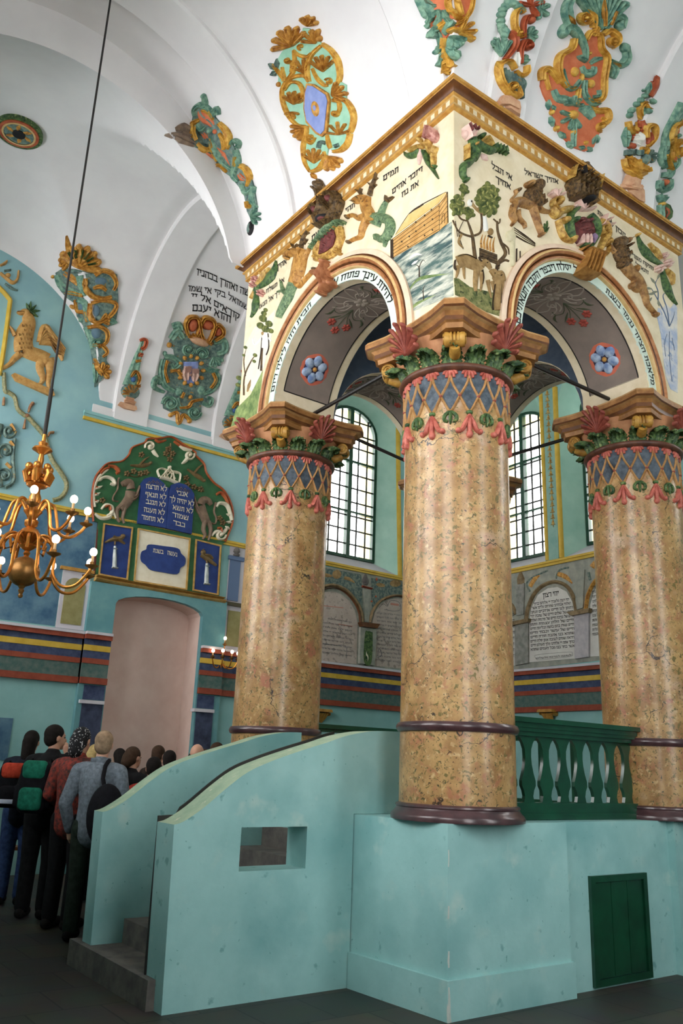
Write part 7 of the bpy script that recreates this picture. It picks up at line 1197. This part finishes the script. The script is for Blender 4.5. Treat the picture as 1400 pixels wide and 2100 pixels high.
def backpack(label, who, dx, dz, w, h, cols, tilt=0.0, band=False):
    t0, k, P = who; rz = t0.rotation_euler.z; L_ = lambda x, y, z: V((x, y, z))
    bp = thing('backpack', label, 'backpack', t0.location+Matrix.Rotation(rz, 3, 'Z') @ V((dx, -.335*k, dz)), None, rz)
    def slab(x0, x1, y0, y1, z0, z1, r, nm, m, par=bp):
        mb = MB(); n = 10
        for q in range(1): pass
        prof = []
        for i in range(4):
            cx, cz = [(x1-r, z1-r), (x0+r, z1-r), (x0+r, z0+r), (x1-r, z0+r)][i]
            prof += [(cx+r*cos(pi/2*(i+j/5)), cz+r*sin(pi/2*(i+j/5))) for j in range(6)]
        mx, mz = (x0+x1)/2, (z0+z1)/2; rings = [(y1, 1), (y0+.035, 1), (y0+.012, .95), (y0, .82)]; vs_ = []
        for y, f in rings: vs_ += [(mx+(x-mx)*f, y, mz+(z-mz)*f) for x, z in prof]
        N_ = len(prof); mb.add(vs_, [(a*N_+i, a*N_+(i+1) % N_, (a+1)*N_+(i+1) % N_, (a+1)*N_+i) for a in range(3) for i in range(N_)]+[tuple(range(N_)), tuple(3*N_+i for i in range(N_))]); return mb.build(nm, m, par, 50, local=True)
    slab(-w/2, w/2, -.09, .115, 0, h, .07, 'main_bag', cols[0]); slab(-w/2+.02, w/2-.02, -.10, -.05, h*.66, h+.01, .05, 'lid', cols[1]); slab(-w*.40, w*.40, -.135, -.085, .03, h*.5, .05, 'front_pocket', cols[2])
    slab(w/2-.03, w/2+.05, -.06, .07, .05, h*.62, .03, 'side_pocket', cols[3]); slab(-w/2-.05, -w/2+.03, -.06, .07, .05, h*.55, .03, 'side_pocket', cols[3])
    for s in (-1, 1): MB().tube([L_(s*.10, .06, h-.02), L_(s*.10, .10, h+.02), L_(s*.10, .118, h*.8), L_(s*.13, .118, h*.3), L_(s*.14, .10, .04)], .018, 8).build('shoulder_strap', BLK, bp, 60, local=True)
    if band: slab(-w*.36, w*.36, -.142, -.13, .045, .095, .02, 'reflective_band', mat('reflective_band', (226,230,244), (206,214,240), 30, .35))
    return bp
rest = [((-.25, -.03, 1.16), (-.22, .16, 1.04)), ((.25, -.03, 1.16), (.22, .16, 1.04))]
up_r = [((-.25, -.03, 1.16), (-.22, .12, .98)), ((.22, .14, 1.20), (.06, .26, 1.50))]
p1 = person('long haired person in dark jacket and blue jeans with the red backpack', 58, 10.6, 1.84, lookdir(1, -.05), DNAV, JEANS, DKH, .16, rest, .010)
p2 = person('dark haired man in black looking right, with a green and blue backpack', 106, 9.75, 1.89, lookdir(1, .05), BLK, BLK, DKH, 0, up_r, .010, -.8)
p3 = person('person in a dotted black bandana and red patterned waistcoat, second group from left', 160, 9.15, 1.86, lookdir(1, .3), REDP, BLK, BAND, .10, rest, .010)
p4 = person('short haired man in a grey fleece and dark green trousers seen from behind', 207, 8.55, 1.82, lookdir(1, .1), GREYS, DKG, GRH, 0, [((-.28, -.03, 1.14), (-.26, .10, .90)), ((.27, -.02, 1.15), (.22, .18, .98))], .010, .2, GREYS, shoes=(20, 18, 18))
RB = cloth('red_nylon', (156,54,36)); GB = cloth('green_nylon', (22,88,70)); BB = cloth('blue_nylon', (36,42,104)); BKN = cloth('black_nylon', (14,14,18))
backpack('red and black backpack with a white reflective band, at far left', p1, -.02, 1.02, .30, .46, (BKN, RB, BKN, BKN, RB), band=True)
backpack('black backpack with green pocket and blue side pockets, worn by the man looking right', p2, .0, 1.02, .29, .50, (BKN, GB, GB, BKN, BB))
t0, k, P = p4; sb = thing('shoulder_bag', 'large black shoulder bag on the back of the man in grey fleece', 'bag', t0.location+Matrix.Rotation(t0.rotation_euler.z, 3, 'Z') @ V((.17, -.25, .96)), None, t0.rotation_euler.z)
b = MB(); b.sphere((0.02, 0, .13), (.17, .10, .27), 22, 16); b.capsule((-.02, .02, .34), (.04, .0, .2), .05, .12); o = b.build('pouch', BKN, sb, 60, local=True); MB().tube([(-.02, .03, .34), (-.06, .06, .44), (-.08, .14, .55), (-.08, .22, .60)], .02, 8).build('strap', BKN, sb, 60, local=True)
crowd = [('blond person half hidden behind the man in grey fleece', 192, 10.9, 1.72, BLD, .10, BRN), ('dark haired person right of the man in grey fleece, far from the parapet', 243, 11.5, 1.69, DKH, .05, BLK), ('dark haired person in black, second head right of the grey fleece', 270, 9.9, 1.70, BRH, .05, BLK), ('dark haired person in a red top above the far parapet', 314, 8.9, 1.60, DKH, .0, REDC), ('person with tousled light brown hair behind the red top', 322, 11.8, 1.75, BRH, .0, BRN), ('dark haired person just left of the doorway jamb, low above the parapet', 346, 10.2, 1.68, DKH, .0, BLK), ('balding man with dark side hair above the far parapet, right of the doorway', 399, 9.6, 1.76, DKH, 0, BLK), ('person in black between the balding man and the left column', 418, 11.3, 1.72, BRH, 0, BLK), ('reddish brown haired person nearest to the left column', 440, 10.3, 1.79, BRH, 0, BLK)]
for i, (lb, px, D, H, hr, hl, tp) in enumerate(crowd):
    person(lb, px, D, H, lookdir(.9, [.3, -.2, .4, .1, .5, -.1, .6, .3, .5][i]), tp, [BLK, JEANS, DKG][i % 3], hr, hl, rest, .016, [0, .3, -.2, .4, 0, .2, .5, 0, .6][i], None, i == 6)
# wooden bench by the left wall
bn = thing('wooden_bench', 'brown wooden bench cut by the left picture edge, below the niche', 'bench', (3.05, 11.6, 0)); WD = mat('bench_wood', (110,64,30), (142,90,48), 6, .5, stretch=((1, 8, 8),))
MB().box(2.3, 3.52, 11.45, 11.80, .42, .46).build('seat', WD, bn); 
for x in (2.4, 3.36): MB().prism([[(11.48, 0), (11.56, 0), (11.60, .2), (11.66, .2), (11.70, 0), (11.78, 0), (11.74, .42), (11.52, .42)]], lambda u, z, d: V((d, u, z)), x, x+.05).build('leg', WD, bn)
MB().box(2.45, 3.36, 11.60, 11.65, .18, .24).build('stretcher', WD, bn)
# ================================================================== daylight
W = bpy.data.worlds.new('world'); SC.world = W; W.use_nodes = True
bg = W.node_tree.nodes['Background']; bg.inputs['Color'].default_value = (.985, .955, .965, 1); bg.inputs['Strength'].default_value = 16.0
for i, (p, w, h, d) in enumerate(PORTALS):
    l = bpy.data.lights.new('daylight_portal', 'AREA'); l.shape = 'RECTANGLE'; l.size = w; l.size_y = h; l.cycles.is_portal = True
    o = bpy.data.objects.new('daylight_portal', l); COL.objects.link(o); o.location = p
    o.rotation_euler = V((d[0], d[1], 0)).to_track_quat('-Z', 'Y').to_euler()
vs = SC.view_settings; SC.display_settings.display_device = 'sRGB'; vs.view_transform = 'Standard'; vs.look = 'None'; vs.gamma = 1; vs.use_curve_mapping = False
vs.exposure = -0.4
SC.cycles.max_bounces = 10; SC.cycles.diffuse_bounces = 6; SC.cycles.glossy_bounces = 4; SC.cycles.transparent_max_bounces = 16
SC.cycles.caustics_reflective = False; SC.cycles.caustics_refractive = False; SC.cycles.sample_clamp_indirect = 8.0
SC.cycles.use_denoising = True
